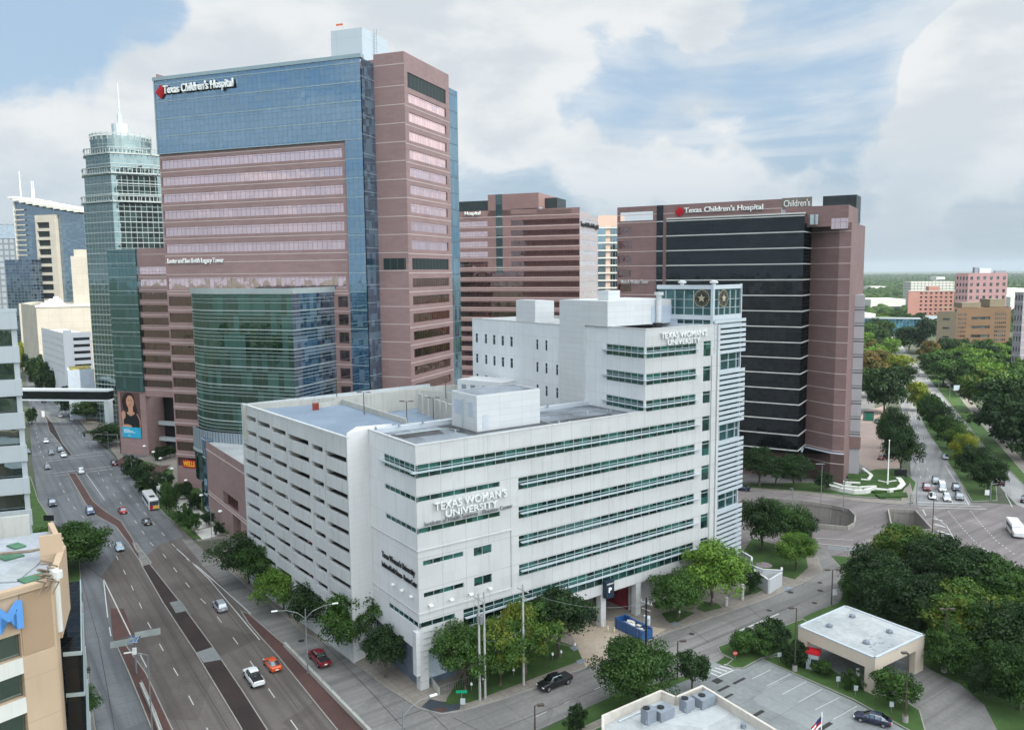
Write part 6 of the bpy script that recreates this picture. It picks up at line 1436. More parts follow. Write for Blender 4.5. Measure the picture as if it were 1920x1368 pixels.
tree(1270, 1158, 88, 1074, 'mid', 'green', 'round green tree right of the blue dumpster', gS, .14)
tree(1334, 1134, 112, 1022, 'mid', 'bright', 'big bright green tree below the louvred corner tower', gS, .14)
tree(1408, 1112, 40, 1066, 'small', 'dark', 'small dark tree in the white-walled patio', None, .14)
for i, (a, b, w_, t, tn, lb) in enumerate(((1396, 1228, 52, 1186, 'green', 'low leafy shrub at the left end of the bank hedge'), (1424, 1222, 62, 1178, 'green', 'middle shrub of the bank hedge'), (1446, 1210, 60, 1166, 'dark', 'tallest shrub of the bank hedge'), (1487, 1248, 48, 1200, 'dark', 'dark shrub around the brown lamp pole left of the drive-through'), (1541, 1264, 36, 1238, 'green', 'thin shrub before the drive-through opening'), (1598, 1292, 34, 1256, 'green', 'small round shrub by the right end of the drive-through wall'), (1679, 1326, 76, 1262, 'green', 'bushy tree before the drive-through corner column'), (1080, 1370, 36, 1322, 'dark', 'small conical shrub on the lawn left of the bank'))):
    tree(a, b, w_, t, 'small', tn, lb, None, bot=.06, name='shrub' if i != 6 else 'tree')
gD = 'dense oaks behind the drive-through'
for a, b, w_, t, tn, lb in ((1690, 1075, 120, 985, 'mixed', 'green oak touched with yellow beside the underpass'), (1640, 1120, 120, 1030, 'dark', 'dark oak at the left end of the dense oak group'), (1755, 1112, 130, 1012, 'dark', 'dark oak in the middle of the dense group'), (1825, 1140, 150, 1030, 'dark', 'wide dark oak right of the middle of the group'), (1890, 1165, 140, 1060, 'green', 'green oak at the right picture edge above the driveway'), (1660, 1165, 120, 1070, 'dark', 'dark oak behind the left end of the drive-through roof'), (1735, 1190, 140, 1080, 'dark', 'dark oak behind the middle of the drive-through roof'), (1815, 1225, 150, 1105, 'mixed', 'oak with yellow tinge behind the drive-through exit'), (1890, 1260, 150, 1130, 'dark', 'dark oak beside the curved driveway at the right edge'), (1912, 1330, 120, 1210, 'green', 'green oak in the lower right corner'), (1780, 1262, 90, 1180, 'green', 'low green tree right of the drive-through column'), (1850, 1310, 80, 1240, 'dark', 'dark shrubby tree inside the driveway bend'), (1605, 1130, 60, 1082, 'green', 'small tree by the white turn sign'), (1920, 1225, 110, 1120, 'mixed', 'tall oak cut by the right picture edge beyond the driveway')):
    tree(a, b, w_, t, 'big', tn, lb, gD, bot=.16)
gR = 'trees between the university and the ramp'
for a, b, w_, t, k_, tn, lb in ((1428, 1032, 78, 938, 'mid', 'dark', 'dark tree nearest the louvred tower by the ramp'), (1478, 1030, 74, 950, 'mid', 'green', 'middle tree of the group by the ramp'), (1500, 1030, 56, 962, 'mid', 'dark', 'rear tree of the group by the ramp wall'), (1492, 1068, 62, 1000, 'mid', 'bright', 'yellow-green small tree at the pavement bend')): tree(a, b, w_, t, k_, tn, lb, gR, .14)
gB = 'trees at the foot of the black tower'
for a, b, w_, t, k_, tn, lb in ((1424, 912, 60, 842, 'mid', 'dark', 'left dark tree under the black glass facade'), (1455, 912, 48, 856, 'mid', 'dark', 'middle dark tree under the black glass facade'), (1487, 914, 54, 852, 'mid', 'dark', 'right dark tree under the black glass facade'), (1543, 920, 34, 884, 'small', 'dark', 'little round tree beside the rose base wall')): tree(a, b, w_, t, k_, tn, lb, gB, .14)
gA = 'trees lining the avenue'
for a, b, w_, t, k_, tn, lb in ((1675, 860, 54, 768, 'mid', 'dark', 'dark tree column, upper one left of the avenue'), (1688, 886, 66, 800, 'mid', 'dark', 'dark tree column, lower one left of the avenue'), (1664, 840, 44, 775, 'mid', 'green', 'smaller tree behind the dark column by the forecourt'), (1720, 770, 40, 715, 'far', 'yellow', 'bright yellow tree at the far tip of the median'), (1744, 800, 44, 738, 'far', 'green', 'dark green median tree next after the yellow one'), (1758, 820, 48, 756, 'mid', 'dark', 'dark median tree with a flat top'), (1776, 842, 52, 775, 'mid', 'green', 'green median tree beside the blue-grey car'), (1796, 860, 52, 795, 'mid', 'mixed', 'yellow-green median tree next below the green one'), (1806, 878, 50, 815, 'mid', 'yellow', 'yellowish low median tree'), (1826, 900, 60, 835, 'mid', 'dark', 'dark median tree, second from the crossroads'), (1852, 925, 66, 855, 'mid', 'dark', 'dark median tree nearest the crossroads'), (1658, 775, 74, 688, 'far', 'dark', 'broad dark oak left of the avenue bend'), (1634, 745, 50, 690, 'far', 'green', 'green oak against the grey annex'), (1640, 712, 56, 655, 'far', 'rust', 'rust-tinged tree left of the far avenue'), (1626, 690, 40, 640, 'far', 'rust', 'second rusty tree beside the annex'), (1684, 706, 46, 664, 'far', 'yellow', 'yellow tree in the middle of the far avenue'), (1698, 720, 42, 686, 'far', 'dark', 'dark tree in front of the yellow one on the avenue'), (1650, 655, 34, 618, 'far', 'green', 'green tree under the blue skybridge'), (1668, 668, 36, 634, 'far', 'bright', 'bright tree beyond the rusty ones'), (1704, 662, 56, 612, 'far', 'dark', 'large dark tree right of the skybridge'), (1742, 690, 44, 640, 'far', 'rust', 'rust-coloured tree before the olive end wall'), (1755, 705, 60, 656, 'far', 'green', 'green tree below the olive end wall'), (1768, 725, 60, 676, 'far', 'green', 'green tree beside the traffic signal gantry'), (1802, 700, 56, 660, 'far', 'dark', 'dark tree before the brown block'), (1812, 722, 84, 668, 'far', 'green', 'wide green tree below the brown block'), (1855, 700, 60, 662, 'far', 'green', 'green tree right of the brown block foot'), (1850, 772, 90, 690, 'far', 'mixed', 'pale green oak in the park right of the avenue'), (1895, 790, 96, 705, 'far', 'dark', 'dark oak in the park at the right edge'), (1876, 830, 110, 735, 'far', 'dark', 'large dark oak over the park path'), (1918, 860, 110, 760, 'far', 'dark', 'dark oak cut by the right edge above the crossroads'), (1840, 745, 60, 700, 'far', 'bright', 'small bright park tree by the path'), (1905, 740, 60, 690, 'far', 'green', 'green park tree under the mauve building'), (1738, 640, 40, 596, 'far', 'dark', 'dark tree at the skybridge end'), (1720, 622, 40, 590, 'far', 'dark', 'tree before the salmon hotel foot'), (1660, 640, 30, 600, 'far', 'green', 'round green tree left of the skybridge pier')):
    tree(a, b, w_, t, k_, tn, lb, gA, bot=.14)
gL = 'trees along the left street'
for a, b, w_, t, k_, tn, lb in ((120, 1072, 150, 985, 'big', 'green', 'big spreading tree over the left verge beside the tan building'), (140, 778, 58, 722, 'far', 'dark', 'dark tree beside the footbridge'), (163, 790, 44, 752, 'mid', 'dark', 'smaller tree on the corner pavement below the footbridge'), (72, 728, 36, 668, 'far', 'dark', 'dark street tree left of the white car park'), (88, 740, 40, 678, 'far', 'dark', 'dark street tree below the white car park'), (104, 744, 36, 690, 'far', 'dark', 'dark street tree nearest the footbridge'), (58, 706, 26, 660, 'far', 'dark', 'farthest dark street tree by the left street'), (50, 690, 20, 640, 'far', 'bright', 'bright tree at the far end of the left street'), (42, 700, 14, 640, 'far', 'yellow', 'pale tree beside the grey corner block'), (152, 1365, 56, 1290, 'mid', 'green', 'tree in the hedge at the bottom left'), (143, 1290, 34, 1225, 'small', 'dark', 'dark hedge tree beside the glass flank'), (140, 1225, 26, 1170, 'small', 'dark', 'upper hedge shrub beside the glass flank'), (205, 835, 60, 795, 'mid', 'dark', 'leafy tree under the traffic signal arm'), (60, 800, 18, 765, 'small', 'dark', 'small tree at the foot of the grey block')):
    tree(a, b, w_, t, k_, tn, lb, gL, bot=.14)
gP = 'small trees of the hospital plaza'
for a, b, w_, t, tn, lb in ((247, 895, 36, 855, 'dark', 'bushy tree at the corner of the plaza bed'), (268, 912, 44, 870, 'dark', 'second bushy tree of the plaza bed'), (280, 925, 40, 885, 'dark', 'third bushy tree of the plaza bed above the bus'), (318, 968, 34, 905, 'green', 'thin young tree in front of the parked second bus'), (345, 985, 28, 945, 'green', 'thin young tree over the pale paving panels'), (364, 1000, 26, 962, 'green', 'last young tree before the slip lane corner'), (300, 862, 26, 838, 'dark', 'round shrub by the plaza drive'), (318, 858, 24, 835, 'dark', 'dark shrub near the white column'), (262, 832, 40, 812, 'dark', 'low shrub under the red sign'), (345, 935, 30, 905, 'dark', 'shrub bed by the granite wall'), (365, 955, 26, 925, 'dark', 'shrub by the glass corner'), (392, 985, 24, 960, 'dark', 'small shrub along the granite hall'), (412, 1003, 18, 980, 'dark', 'little shrub by the granite hall entrance'), (310, 915, 28, 888, 'dark', 'shrub right of the brick path')):
    tree(a, b, w_, t, 'small', tn, lb, gP, .14, bot=.08)
rgp = random.Random(12)
for k in range(64):
    if k < 34: px, py = rgp.uniform(1765, 1925), rgp.uniform(674, 745); ok = True
    elif k < 50: px, py = rgp.uniform(1640, 1765), rgp.uniform(598, 628)
    else: px, py = rgp.uniform(1622, 1645), rgp.uniform(625, 700)
    if k < 34 and px < 1800 and py > 700: continue
    wq = 42 * (py - 500) / 180
    tn = rgp.choice(['dark', 'green', 'green', 'bright', 'mixed']); lb = {'dark': 'dark green', 'green': 'mid green', 'bright': 'bright green', 'mixed': 'yellow-tinged'}[tn] + ' tree among the packed trees ' + ('below the brown brick block' if k < 34 else 'around the blue skybridge' if k < 50 else 'beside the grey annex')
    tree(px, py, wq * rgp.uniform(.8, 1.25), py - wq * rgp.uniform(.75, 1.05), 'far', tn, lb, 'packed trees beyond the avenue', bot=.1)
# low hedge masses of the corner garden
def hedge(P, h, mat, label, name='hedge'):
    W_ = px2(P); rg = np.random.default_rng(len(P) * 7 + int(P[0][0])); o = empty(name, W_[0], label, 'hedge'); m = MB(); m.prism(W_, .1, h * .8); m.build('foliage_core', mat, o); return o
M_hedge = ground_mat('clipped_hedge', (.02, .05, .012), (.05, .10, .02), .8, 8., .95)
hedge([(1585, 893), (1640, 886), (1690, 890), (1705, 908), (1690, 922), (1640, 926), (1600, 915)], .9, M_hedge, 'clipped green hedge mass inside the white-ringed corner garden')
hedge([(1640, 929), (1700, 926), (1702, 933), (1650, 935)], .7, M_hedge, 'low hedge along the front of the corner garden')
# ------------------------------------------------------------------ far woodland (uncountable)
def woodland(name, pts, seed, mat, label, rmin=4., rmax=9.):
    rng = np.random.default_rng(seed); Vv = []; Ff = []; n = 0; K = 7
    for (x, y) in pts:
        r_ = rng.uniform(rmin, rmax); h = r_ * rng.uniform(.9, 1.5); rings = [(1.0, .0), (1.08, .3), (.82, .68), (.4, .94)]
        j = rng.uniform(.75, 1.25, (len(rings), K)); a0 = rng.uniform(0, 6)
        for ri, (rr, hh) in enumerate(rings):
            for k in range(K): a = a0 + k * 2 * math.pi / K; Vv.append((x + r_ * rr * j[ri, k] * math.cos(a), y + r_ * rr * j[ri, k] * math.sin(a), h * hh * (1 + .15 * (j[ri, k] - 1))))
        Vv.append((x, y, h))
        for ri in range(len(rings) - 1):
            for k in range(K): kk = (k + 1) % K; Ff.append((n + ri * K + k, n + ri * K + kk, n + (ri + 1) * K + kk, n + (ri + 1) * K + k))
        for k in range(K): Ff.append((n + 3 * K + k, n + 3 * K + (k + 1) % K, n + 4 * K))
        n += 4 * K + 1
    me = bpy.data.meshes.new(name); me.from_pydata(Vv, [], Ff); me.materials.append(mat); o = bpy.data.objects.new(name, me); COL.objects.link(o); tag(o, label, 'woodland', kind='stuff'); return o
m_, N = newmat('woodland_canopy'); v = worldpos(N); f1_ = noisetex(N, v, .035, 4); f2_ = noisetex(N, v, .9, 3); c = N.mix(N.mr(f1_, .35, .65), (.020, .045, .016), (.06, .095, .028)); c = N.mix(N.mr(f2_, .35, .7, 0, .6), c, (.010, .022, .008)); finish(N, princ(N, c, .95, 0, .05).outputs[0])
rng = np.random.default_rng(5); pts = []
def blocked(x, y):
    if y > 0:
        X = 960 + F * x / y
        # keep the avenue corridor and building plots open
        if 300 < y < 1050 and 1600 < X < 1790 and y < 640: return True
    return False
while len(pts) < 7500:
    D = 930 * (9500 / 930) ** (rng.random() ** .8); X = rng.uniform(1560, 1990); az = math.atan((X - 960) / F); x, y = D * math.sin(az), D * math.cos(az)
    if D < 1000 and rng.random() < .25: continue
    if mnoise.noise(Vector((x * .004, y * .004, 0))) < -.22: continue
    pts.append((x, y))
while len(pts) < 8600:
    D = 750 * (6000 / 750) ** rng.random(); X = rng.uniform(-40, 60); az = math.atan((X - 960) / F); pts.append((D * math.sin(az), D * math.cos(az)))
woodland('far_woodland', pts, 8, MATS['woodland_canopy'], 'far flat woodland reaching to the hazy horizon', 5, 10)
pts = []
while len(pts) < 3400:
    x, y = rng.uniform(-700, 900), rng.uniform(-900, -25)
    if abs(x + .72 * y - 10) < 26: continue
    if mnoise.noise(Vector((x * .012, y * .012, 3))) < -.12: continue
    pts.append((x, y))
woodland('park_woodland', pts, 9, MATS['woodland_canopy'], 'wooded park behind the viewer, mirrored in the glass fronts', 4, 8)
# ------------------------------------------------------------------ vehicles
def paint(name, col, rough=.28): m, N = newmat(name); p = princ(N, col, rough, .1, .5); p.inputs['Coat Weight'].default_value = .6; p.inputs['Coat Roughness'].default_value = .08; finish(N, p.outputs[0]); return m
PT = {k: paint('paint_' + k, c) for k, c in dict(white=(.72, .74, .75), black=(.010, .011, .013), red=(.34, .012, .015), darkred=(.18, .010, .018), orange=(.62, .085, .015), silver=(.34, .38, .42), grey=(.12, .14, .16), blue=(.025, .06, .14), navy=(.012, .018, .045), maroon=(.10, .02, .03), lightblue=(.28, .40, .50), dumpblue=(.02, .09, .26), green=(.02, .14, .09)).items()}
M_cglass = glassmat('car_glass', (.006, .008, .010), (.45, .5, .55), .5, 5, 5, 0, bright=(.01, .012, .014), pb=0, tilt=0, warp=0)
M_tyre = plain('tyre', (.015, .015, .016), .9); M_rim = plain('alloy_rim', (.35, .36, .37), .35, .7); M_head = plain('headlight_lens', (.75, .78, .80), .1, .1); M_tail = plain('taillight_lens', (.45, .01, .01), .2); M_bed = plain('black_bed_liner', (.015, .016, .018), .8); M_trimb = plain('black_plastic', (.02, .02, .022), .6)
def loft(m, secs, mi=0, cap=True, topmi=None):
    n = len(secs[0])
    for a, b in zip(secs, secs[1:]):
        for k in range(n):
            j = (k + 1) % n; mm = mi
            if topmi is not None and topmi[0] <= k < topmi[1]: mm = topmi[2]
            m.face([a[k], a[j], b[j], b[k]], mm)
    if cap: m.face(secs[0][::-1], mi); m.face(secs[-1], mi)
def bsec(x, zb, zt, hw): return [(x, -hw * .86, zb), (x, -hw * .98, zb + .18), (x, -hw, zb + (zt - zb) * .55), (x, -hw * .93, zt - .05), (x, -hw * .80, zt), (x, 0, zt + .035), (x, hw * .80, zt), (x, hw * .93, zt - .05), (x, hw, zb + (zt - zb) * .55), (x, hw * .98, zb + .18), (x, hw * .86, zb)]
def csec(x, z0, z1, h0, h1): return [(x, -h0, z0), (x, -h1, max(z0 + .01, z1 - .05)), (x, -h1 * .86, z1), (x, 0, z1 + .03), (x, h1 * .86, z1), (x, h1, max(z0 + .01, z1 - .05)), (x, h0, z0)]
KIND = {   # length, stations (x, bottom, top, half width), cabin stations (x, z0, z1, half base, half top), axle x, wheel radius
    'sedan': (4.8, [(-2.4, .42, .78, .74), (-2.28, .28, .92, .84), (-1.5, .22, .98, .91), (0, .2, .95, .92), (1.2, .22, .92, .91), (1.95, .26, .80, .86), (2.32, .32, .66, .74), (2.4, .4, .56, .66)], [(-1.95, .93, .96, .74, .68), (-1.15, .95, 1.40, .80, .62), (-.3, .95, 1.46, .82, .64), (.35, .94, 1.42, .82, .62), (1.2, .90, .94, .78, .70)], (-1.42, 1.45), .33),
    'coupe': (4.75, [(-2.37, .45, .85, .78), (-2.25, .28, .98, .88), (-1.5, .22, 1.0, .95), (0, .2, .95, .94), (1.2, .22, .93, .94), (1.95, .26, .82, .90), (2.3, .3, .68, .8), (2.37, .4, .58, .7)], [(-1.75, .97, 1.0, .74, .62), (-.85, .97, 1.33, .80, .56), (-.2, .96, 1.38, .82, .58), (.2, .95, 1.35, .82, .57), (1.0, .93, .96, .80, .70)], (-1.4, 1.42), .35),
    'suv': (4.75, [(-2.37, .42, 1.0, .80), (-2.25, .3, 1.1, .90), (-1.5, .26, 1.1, .95), (0, .24, 1.08, .96), (1.2, .26, 1.05, .95), (1.95, .3, .98, .90), (2.3, .36, .84, .8), (2.37, .42, .7, .72)], [(-2.22, 1.05, 1.12, .82, .76), (-1.95, 1.08, 1.66, .84, .70), (-.6, 1.08, 1.74, .86, .72), (.4, 1.06, 1.70, .86, .70), (1.25, 1.02, 1.06, .82, .74)], (-1.4, 1.42), .38),
    'pickup': (5.8, [(-2.9, .55, 1.12, .92), (-2.8, .45, 1.18, .98), (-1.2, .4, 1.18, 1.0), (.5, .38, 1.17, 1.0), (1.7, .4, 1.18, .99), (2.6, .42, 1.10, .95), (2.85, .48, .95, .86), (2.9, .55, .8, .8)], [(-.95, 1.14, 1.2, .84, .80), (-.82, 1.15, 1.80, .86, .72), (.0, 1.15, 1.88, .88, .74), (.8, 1.15, 1.84, .88, .72), (1.55, 1.14, 1.18, .84, .78)], (-1.85, 1.9), .42),
    'van': (5.6, [(-2.8, .5, 1.3, .9), (-2.7, .35, 1.35, .98), (0, .32, 1.35, 1.0), (1.6, .34, 1.3, .98), (2.4, .38, 1.1, .92), (2.75, .44, .9, .82), (2.8, .5, .8, .76)], [(-2.72, 1.3, 2.3, .92, .84), (-1.5, 1.3, 2.5, .94, .86), (.8, 1.3, 2.5, .94, .86), (1.4, 1.3, 2.35, .93, .8), (2.15, 1.2, 1.26, .86, .78)], (-1.7, 1.75), .38)}
PROTO = {}
def cyl_y(m, x, y0, y1, z, r, n=16, mi=0):
    A = [(x + r * math.cos(i * 2 * math.pi / n), y0, z + r * math.sin(i * 2 * math.pi / n)) for i in range(n)]; B = [(a[0], y1, a[2]) for a in A]
    for i in range(n): j = (i + 1) % n; m.face([A[i], A[j], B[j], B[i]], mi)
    m.face(A, mi); m.face(B[::-1], mi)
def parts_for(kind):
    if kind in PROTO: return PROTO[kind]
    Ln, st, cb, ax, wr = KIND[kind]; out = []
    m = MB(); loft(m, [bsec(*s) for s in st]); o = m.build('body', PT['white'], None, smooth=False, recalc=True); out.append(('body', o.data, (0, 0, 0), True, [])); bpy.data.objects.remove(o)
    m = MB(); loft(m, [csec(*s) for s in cb], 1, True)
    o = m.build('windows', [PT['white'], M_cglass], None, recalc=True)
    out.append(('windows', o.data, (0, 0, 0), False, [])); bpy.data.objects.remove(o)
    m = MB(); t = [s for s in cb if s[2] - s[1] > .2]
    for a, b in zip(t, t[1:]):
        for sg in (1, -1): m.face([(a[0], 0, a[2] + .045), (b[0], 0, b[2] + .045), (b[0], sg * b[4] * .88, b[2] + .015), (a[0], sg * a[4] * .88, a[2] + .015)])
    for sg in (1, -1):
        for x_ in ([t[len(t) // 2][0]] + [t[0][0] + .02, t[-1][0] - .02]):
            s = min(t, key=lambda q: abs(q[0] - x_)); m.face([(x_ - .06, sg * (s[3] + .012), s[1]), (x_ + .06, sg * (s[3] + .012), s[1]), (x_ + .06, sg * (s[4] + .012), s[2] - .04), (x_ - .06, sg * (s[4] + .012), s[2] - .04)])
    o = m.build('roof', PT['white'], None); out.append(('roof', o.data, (0, 0, 0), True, [])); bpy.data.objects.remove(o)
    m = MB(); cyl_y(m, 0, -.11, .11, 0, wr, 18); w_ = m.build('wheel', M_tyre, None).data; m = MB(); cyl_y(m, 0, -.125, .125, 0, wr * .62, 12); r_ = m.build('rim', M_rim, None).data
    for q in list(COL.objects):
        if q.name.startswith(('wheel', 'rim')) and q.parent is None: bpy.data.objects.remove(q)
    hw = max(s[3] for s in st)
    for x_ in ax:
        for sg in (1, -1): out.append(('wheel', w_, (x_, sg * (hw - .1), wr), False, [('rim', r_)]))
    def bx(nm, x, y, z, sx, sy, sz, mat):
        m = MB(); m.box(0, 0, 0, sx, sy, sz); o = m.build(nm, mat, None); d = o.data; bpy.data.objects.remove(o); out.append((nm, d, (x, y, z), False, []))
    f = st[-1][0]; b = st[0][0]; zf = st[-2][2] - .1; zb_ = st[1][2] - .2
    for sg in (1, -1):
        bx('headlight', f - .12, sg * st[-2][3] * .82, zf, .22, .34, .16, M_head); bx('taillight', b + .07, sg * st[1][3] * .84, zb_, .12, .26 if kind != 'pickup' else .14, .2 if kind != 'pickup' else .4, M_tail)
        bx('mirror', cb[-1][0] - .35, sg * (hw + .08), cb[-1][1] + .1, .16, .2, .15, M_trimb)
    bx('grille', f - .02, 0, zf - .12, .06, st[-1][3] * 1.1, .22, M_trimb); bx('number_plate', b - .015, 0, zb_ - .22, .03, .45, .16, M_letterw)
    if kind == 'pickup': bx('cargo_bed', -1.87, 0, 1.16, 1.72, 1.62, .14, M_bed)
    PROTO[kind] = out; return out
def car(kind, col, px, py, ahead, label, group=None, z=.02, cat='car', name=None, scale=1.):
    x, y = G(px, py, z); x2, y2 = G(*ahead, z); rz = math.atan2(y2 - y, x2 - x)
    o = bpy.data.objects.new(name or {'sedan': 'car', 'coupe': 'sports_car', 'suv': 'suv', 'pickup': 'pickup_truck', 'van': 'passenger_van'}[kind], None); COL.objects.link(o); o.location = (x, y, z); o.rotation_euler = (0, 0, rz); o.scale = (scale,) * 3
    tag(o, label, cat, group)
    for nm, me, loc, pnt, subs in parts_for(kind):
        c = bpy.data.objects.new(nm, me); COL.objects.link(c); c.parent = o; c.location = loc
        if pnt: c.material_slots[0].link = 'OBJECT'; c.material_slots[0].material = PT[col]
        for sn, sm in subs: s = bpy.data.objects.new(sn, sm); COL.objects.link(s); s.parent = c
    return o
# driving away on the right carriageway, towards the viewer on the left one
car('pickup', 'white', 476, 1276, (462, 1256), 'white pickup truck with a black open bed driving away up the street', cat='truck')
car('coupe', 'orange', 511, 1250, (494, 1228), 'bright orange sports car beside the white pickup')
car('pickup', 'darkred', 599, 1240, (582, 1222), 'dark red pickup truck on the pale slip lane', cat='truck')
car('suv', 'silver', 413, 1141, (400, 1124), 'silver hatchback with dark rear window right of the dark brick median')
car('sedan', 'lightblue', 224, 1029, (229, 1040), 'light blue sedan coming towards the viewer beside the median')
car('suv', 'blue', 169, 962, (178, 976), 'blue off-roader coming down the left carriageway')
car('suv', 'navy', 98, 947, (103, 957), 'dark blue SUV in the leftmost lane')
car('sedan', 'red', 230, 960, (224, 951), 'red sedan driving away behind the bus')
car('sedan', 'black', 275, 981, (268, 972), 'black sedan following the bus')
car('suv', 'white', 152, 886, (147, 876), 'white SUV stopping at the crossing line')
car('sedan', 'grey', 89, 878, (93, 886), 'grey sedan entering the intersection in the left lanes')
car('suv', 'maroon', 214, 871, (206, 862), 'dark maroon SUV crossing near the plaza kerb')
car('sedan', 'grey', 96, 851, (100, 858), 'dark sedan waiting second in the left queue')
car('sedan', 'white', 119, 855, (123, 862), 'white sedan first in the queue at the median tip')
car('suv', 'grey', 113, 846, (117, 852), 'grey SUV right behind the white sedan at the median tip')
car('sedan', 'white', 86, 829, (90, 836), 'white sedan behind the left queue')
car('sedan', 'grey', 52, 849, (55, 857), 'dark car half hidden by the grey corner block')
car('sedan', 'silver', 59, 793, (61, 799), 'silver sedan in the kerb lane above the intersection')
car('suv', 'navy', 61, 770, (63, 776), 'dark blue SUV near the footbridge shadow')
car('sedan', 'white', 113, 781, (109, 774), 'pale sedan heading towards the footbridge')
car('sedan', 'silver', 135, 787, (131, 780), 'silver sedan nearest the corner pavement')
car('suv', 'navy', 82, 754, (79, 748), 'dark SUV just below the footbridge')
car('suv', 'red', 82, 714, (79, 708), 'red SUV beyond the footbridge')
car('sedan', 'grey', 46, 697, (47, 702), 'dark car far up the left street')
car('sedan', 'white', 60, 703, (58, 698), 'small white car far beyond the footbridge')
car('sedan', 'navy', 265, 848, (272, 846), 'dark blue car on the plaza drive under the red sign')
car('pickup', 'black', 1040, 1285, (1010, 1297), 'black pickup truck with chrome wheels on the side street', cat='truck')
g = 'vehicles waiting at the avenue stop line'
car('pickup', 'darkred', 1737, 917, (1741, 927), 'dark red pickup waiting in the outer lane of the avenue', g, cat='truck')
car('sedan', 'white', 1747, 933, (1750, 941), 'white car first at the stop line, left lane', g)
car('suv', 'grey', 1754, 905, (1757, 913), 'dark grey SUV behind the white van', g)
car('van', 'white', 1766, 919, (1770, 928), 'tall white passenger van waiting on the avenue', g, cat='van')
car('suv', 'white', 1775, 937, (1778, 944), 'white SUV first at the stop line, middle lane', g)
car('suv', 'navy', 1792, 918, (1796, 926), 'dark SUV second in the right waiting lane', g)
car('suv', 'grey', 1798, 935, (1801, 942), 'grey SUV first in the right waiting lane', g)
car('sedan', 'silver', 1772, 859, (1776, 866), 'silver sedan driving down the avenue beside the median')
car('sedan', 'darkred', 1655, 860, (1648, 862), 'dark red car parked under the tree on the brick forecourt')
car('sedan', 'navy', 1391, 919, (1382, 918), 'dark blue car behind the louvred tower on the cross road')
car('suv', 'black', 1922, 940, (1926, 932), 'black SUV at the right picture edge')
car('sedan', 'navy', 1636, 1353, (1612, 1347), 'dark blue car parked in the bank parking lot')
car('suv', 'black', 1817, 870 - 50, (1812, 812), 'dark car on the far side of the avenue')
car('sedan', 'grey', 1644, 792, (1646, 800), 'dark car beside the green bin')
car('sedan', 'white', 1757, 745, (1753, 738), 'small white car beyond the median on the avenue')
# parked cars seen through the garage slots
rg = random.Random(4); n = 0
for k, z in enumerate([35.2 - 2.95 * k - 2.6 for k in range(3, 10)]):
    for t in ([5, 12.5, 18.2, 27, 41.5] if k % 2 else [10.4, 24, 34, 39.2]):
        if rg.random() < .45 or z < 2: continue
        p = FA.p(t, -3.4); o = car('sedan', rg.choice(['white', 'silver', 'red', 'grey', 'white']), 0, 0, (1, 1), 'car parked inside the garage behind a slot', 'cars parked inside the garage', z=z); o.location = (p[0], p[1], z); o.rotation_euler = (0, 0, R(FA.a + 90))
        o['label'] = f'parked car glimpsed through the {["fourth","fifth","sixth","seventh","eighth","ninth","tenth"][k]} garage slot row from the top, {["at its left end","left of its middle","in its middle","right of its middle","at its right end"][min(4, int(t / 9.))]}'
# buses
def bus(px, py, ahead, label, name='city_bus', L=12., W_=2.6, Hh=3.1, col='white', nose=False, z=.02):
    x, y = G(px, py, z); x2, y2 = G(*ahead, z); o = bpy.data.objects.new(name, None); COL.objects.link(o); o.location = (x, y, z); o.rotation_euler = (0, 0, math.atan2(y2 - y, x2 - x)); tag(o, label, 'bus')
    def add(nm, m, mats, parent=o): q = m.build(nm, mats, None); q.parent = parent; return q
    m = MB(); P = lambda x_, w, z0, z1: [(x_, -w, z0), (x_, -w, z1 - .25), (x_, -w * .9, z1), (x_, w * .9, z1), (x_, w, z1 - .25), (x_, w, z0)]
    w = W_ / 2; secs = [P(-L / 2, w * .96, .45, Hh - .1), P(-L / 2 + .3, w, .35, Hh), P(L / 2 - (1.9 if nose else .3), w, .35, Hh)]
    secs += [P(L / 2 - 1.3, w * .95, .4, 1.7), P(L / 2, w * .85, .5, 1.4)] if nose else [P(L / 2, w * .94, .45, Hh - .2)]
    loft(m, secs); add('body', m, PT['white'])
    for sg in (1, -1): m = MB(); m.box(-.2, sg * (w + .01), Hh * .62, L * .86 - (1.6 if nose else 0), .04, Hh * .30); add('side_windows', m, M_cglass)
    m = MB(); m.box(-L / 2 + .0, 0, Hh * .66, .22, W_ * .84, Hh * .36); add('rear_window', m, M_cglass); m = MB(); m.box((L / 2 - .1) if not nose else L / 2 - 1.75, 0, Hh * .62, .35, W_ * .86, Hh * .38); add('windscreen', m, M_cglass)
    m = MB(); m.box(-L * .22, 0, Hh + .06, 1.5, 1.2, .18); add('roof_unit', m, M_black if not nose else M_letterw)
    if not nose:
        m = MB(); m.box(-L / 2 - .02, -.45, .95, .12, 1.2, .8); add('advert_panel', m, M_yellow); m = MB(); m.box(-L / 2 - .02, .75, 1.0, .13, .8, .9); add('red_panel', m, M_red)
        m = MB(); m.box(-L / 2 - .01, .18, 1.0, .12, .35, .5); add('blue_panel', m, M_blueM)
    else:
        for sg in (1, -1): m = MB(); m.box(L / 2 - .04, sg * .8, .95, .14, .35, .25); add('headlight', m, M_head)
    for x_ in (-L * .3, L * .32):
        for sg in (1, -1): m = MB(); cyl_y(m, x_, sg * (w - .25), sg * (w + .02), .5, .5); wq = add('wheel', m, M_tyre); m = MB(); cyl_y(m, x_, sg * (w - .2), sg * (w + .04), .5, .28, 10); add('rim', m, M_rim, wq)
bus(283, 947, (269, 926), 'white city bus with a black rear window and coloured advert panels')
bus(312, 938, (296, 922), 'second white bus pulled up behind the young plaza trees', z=.16)
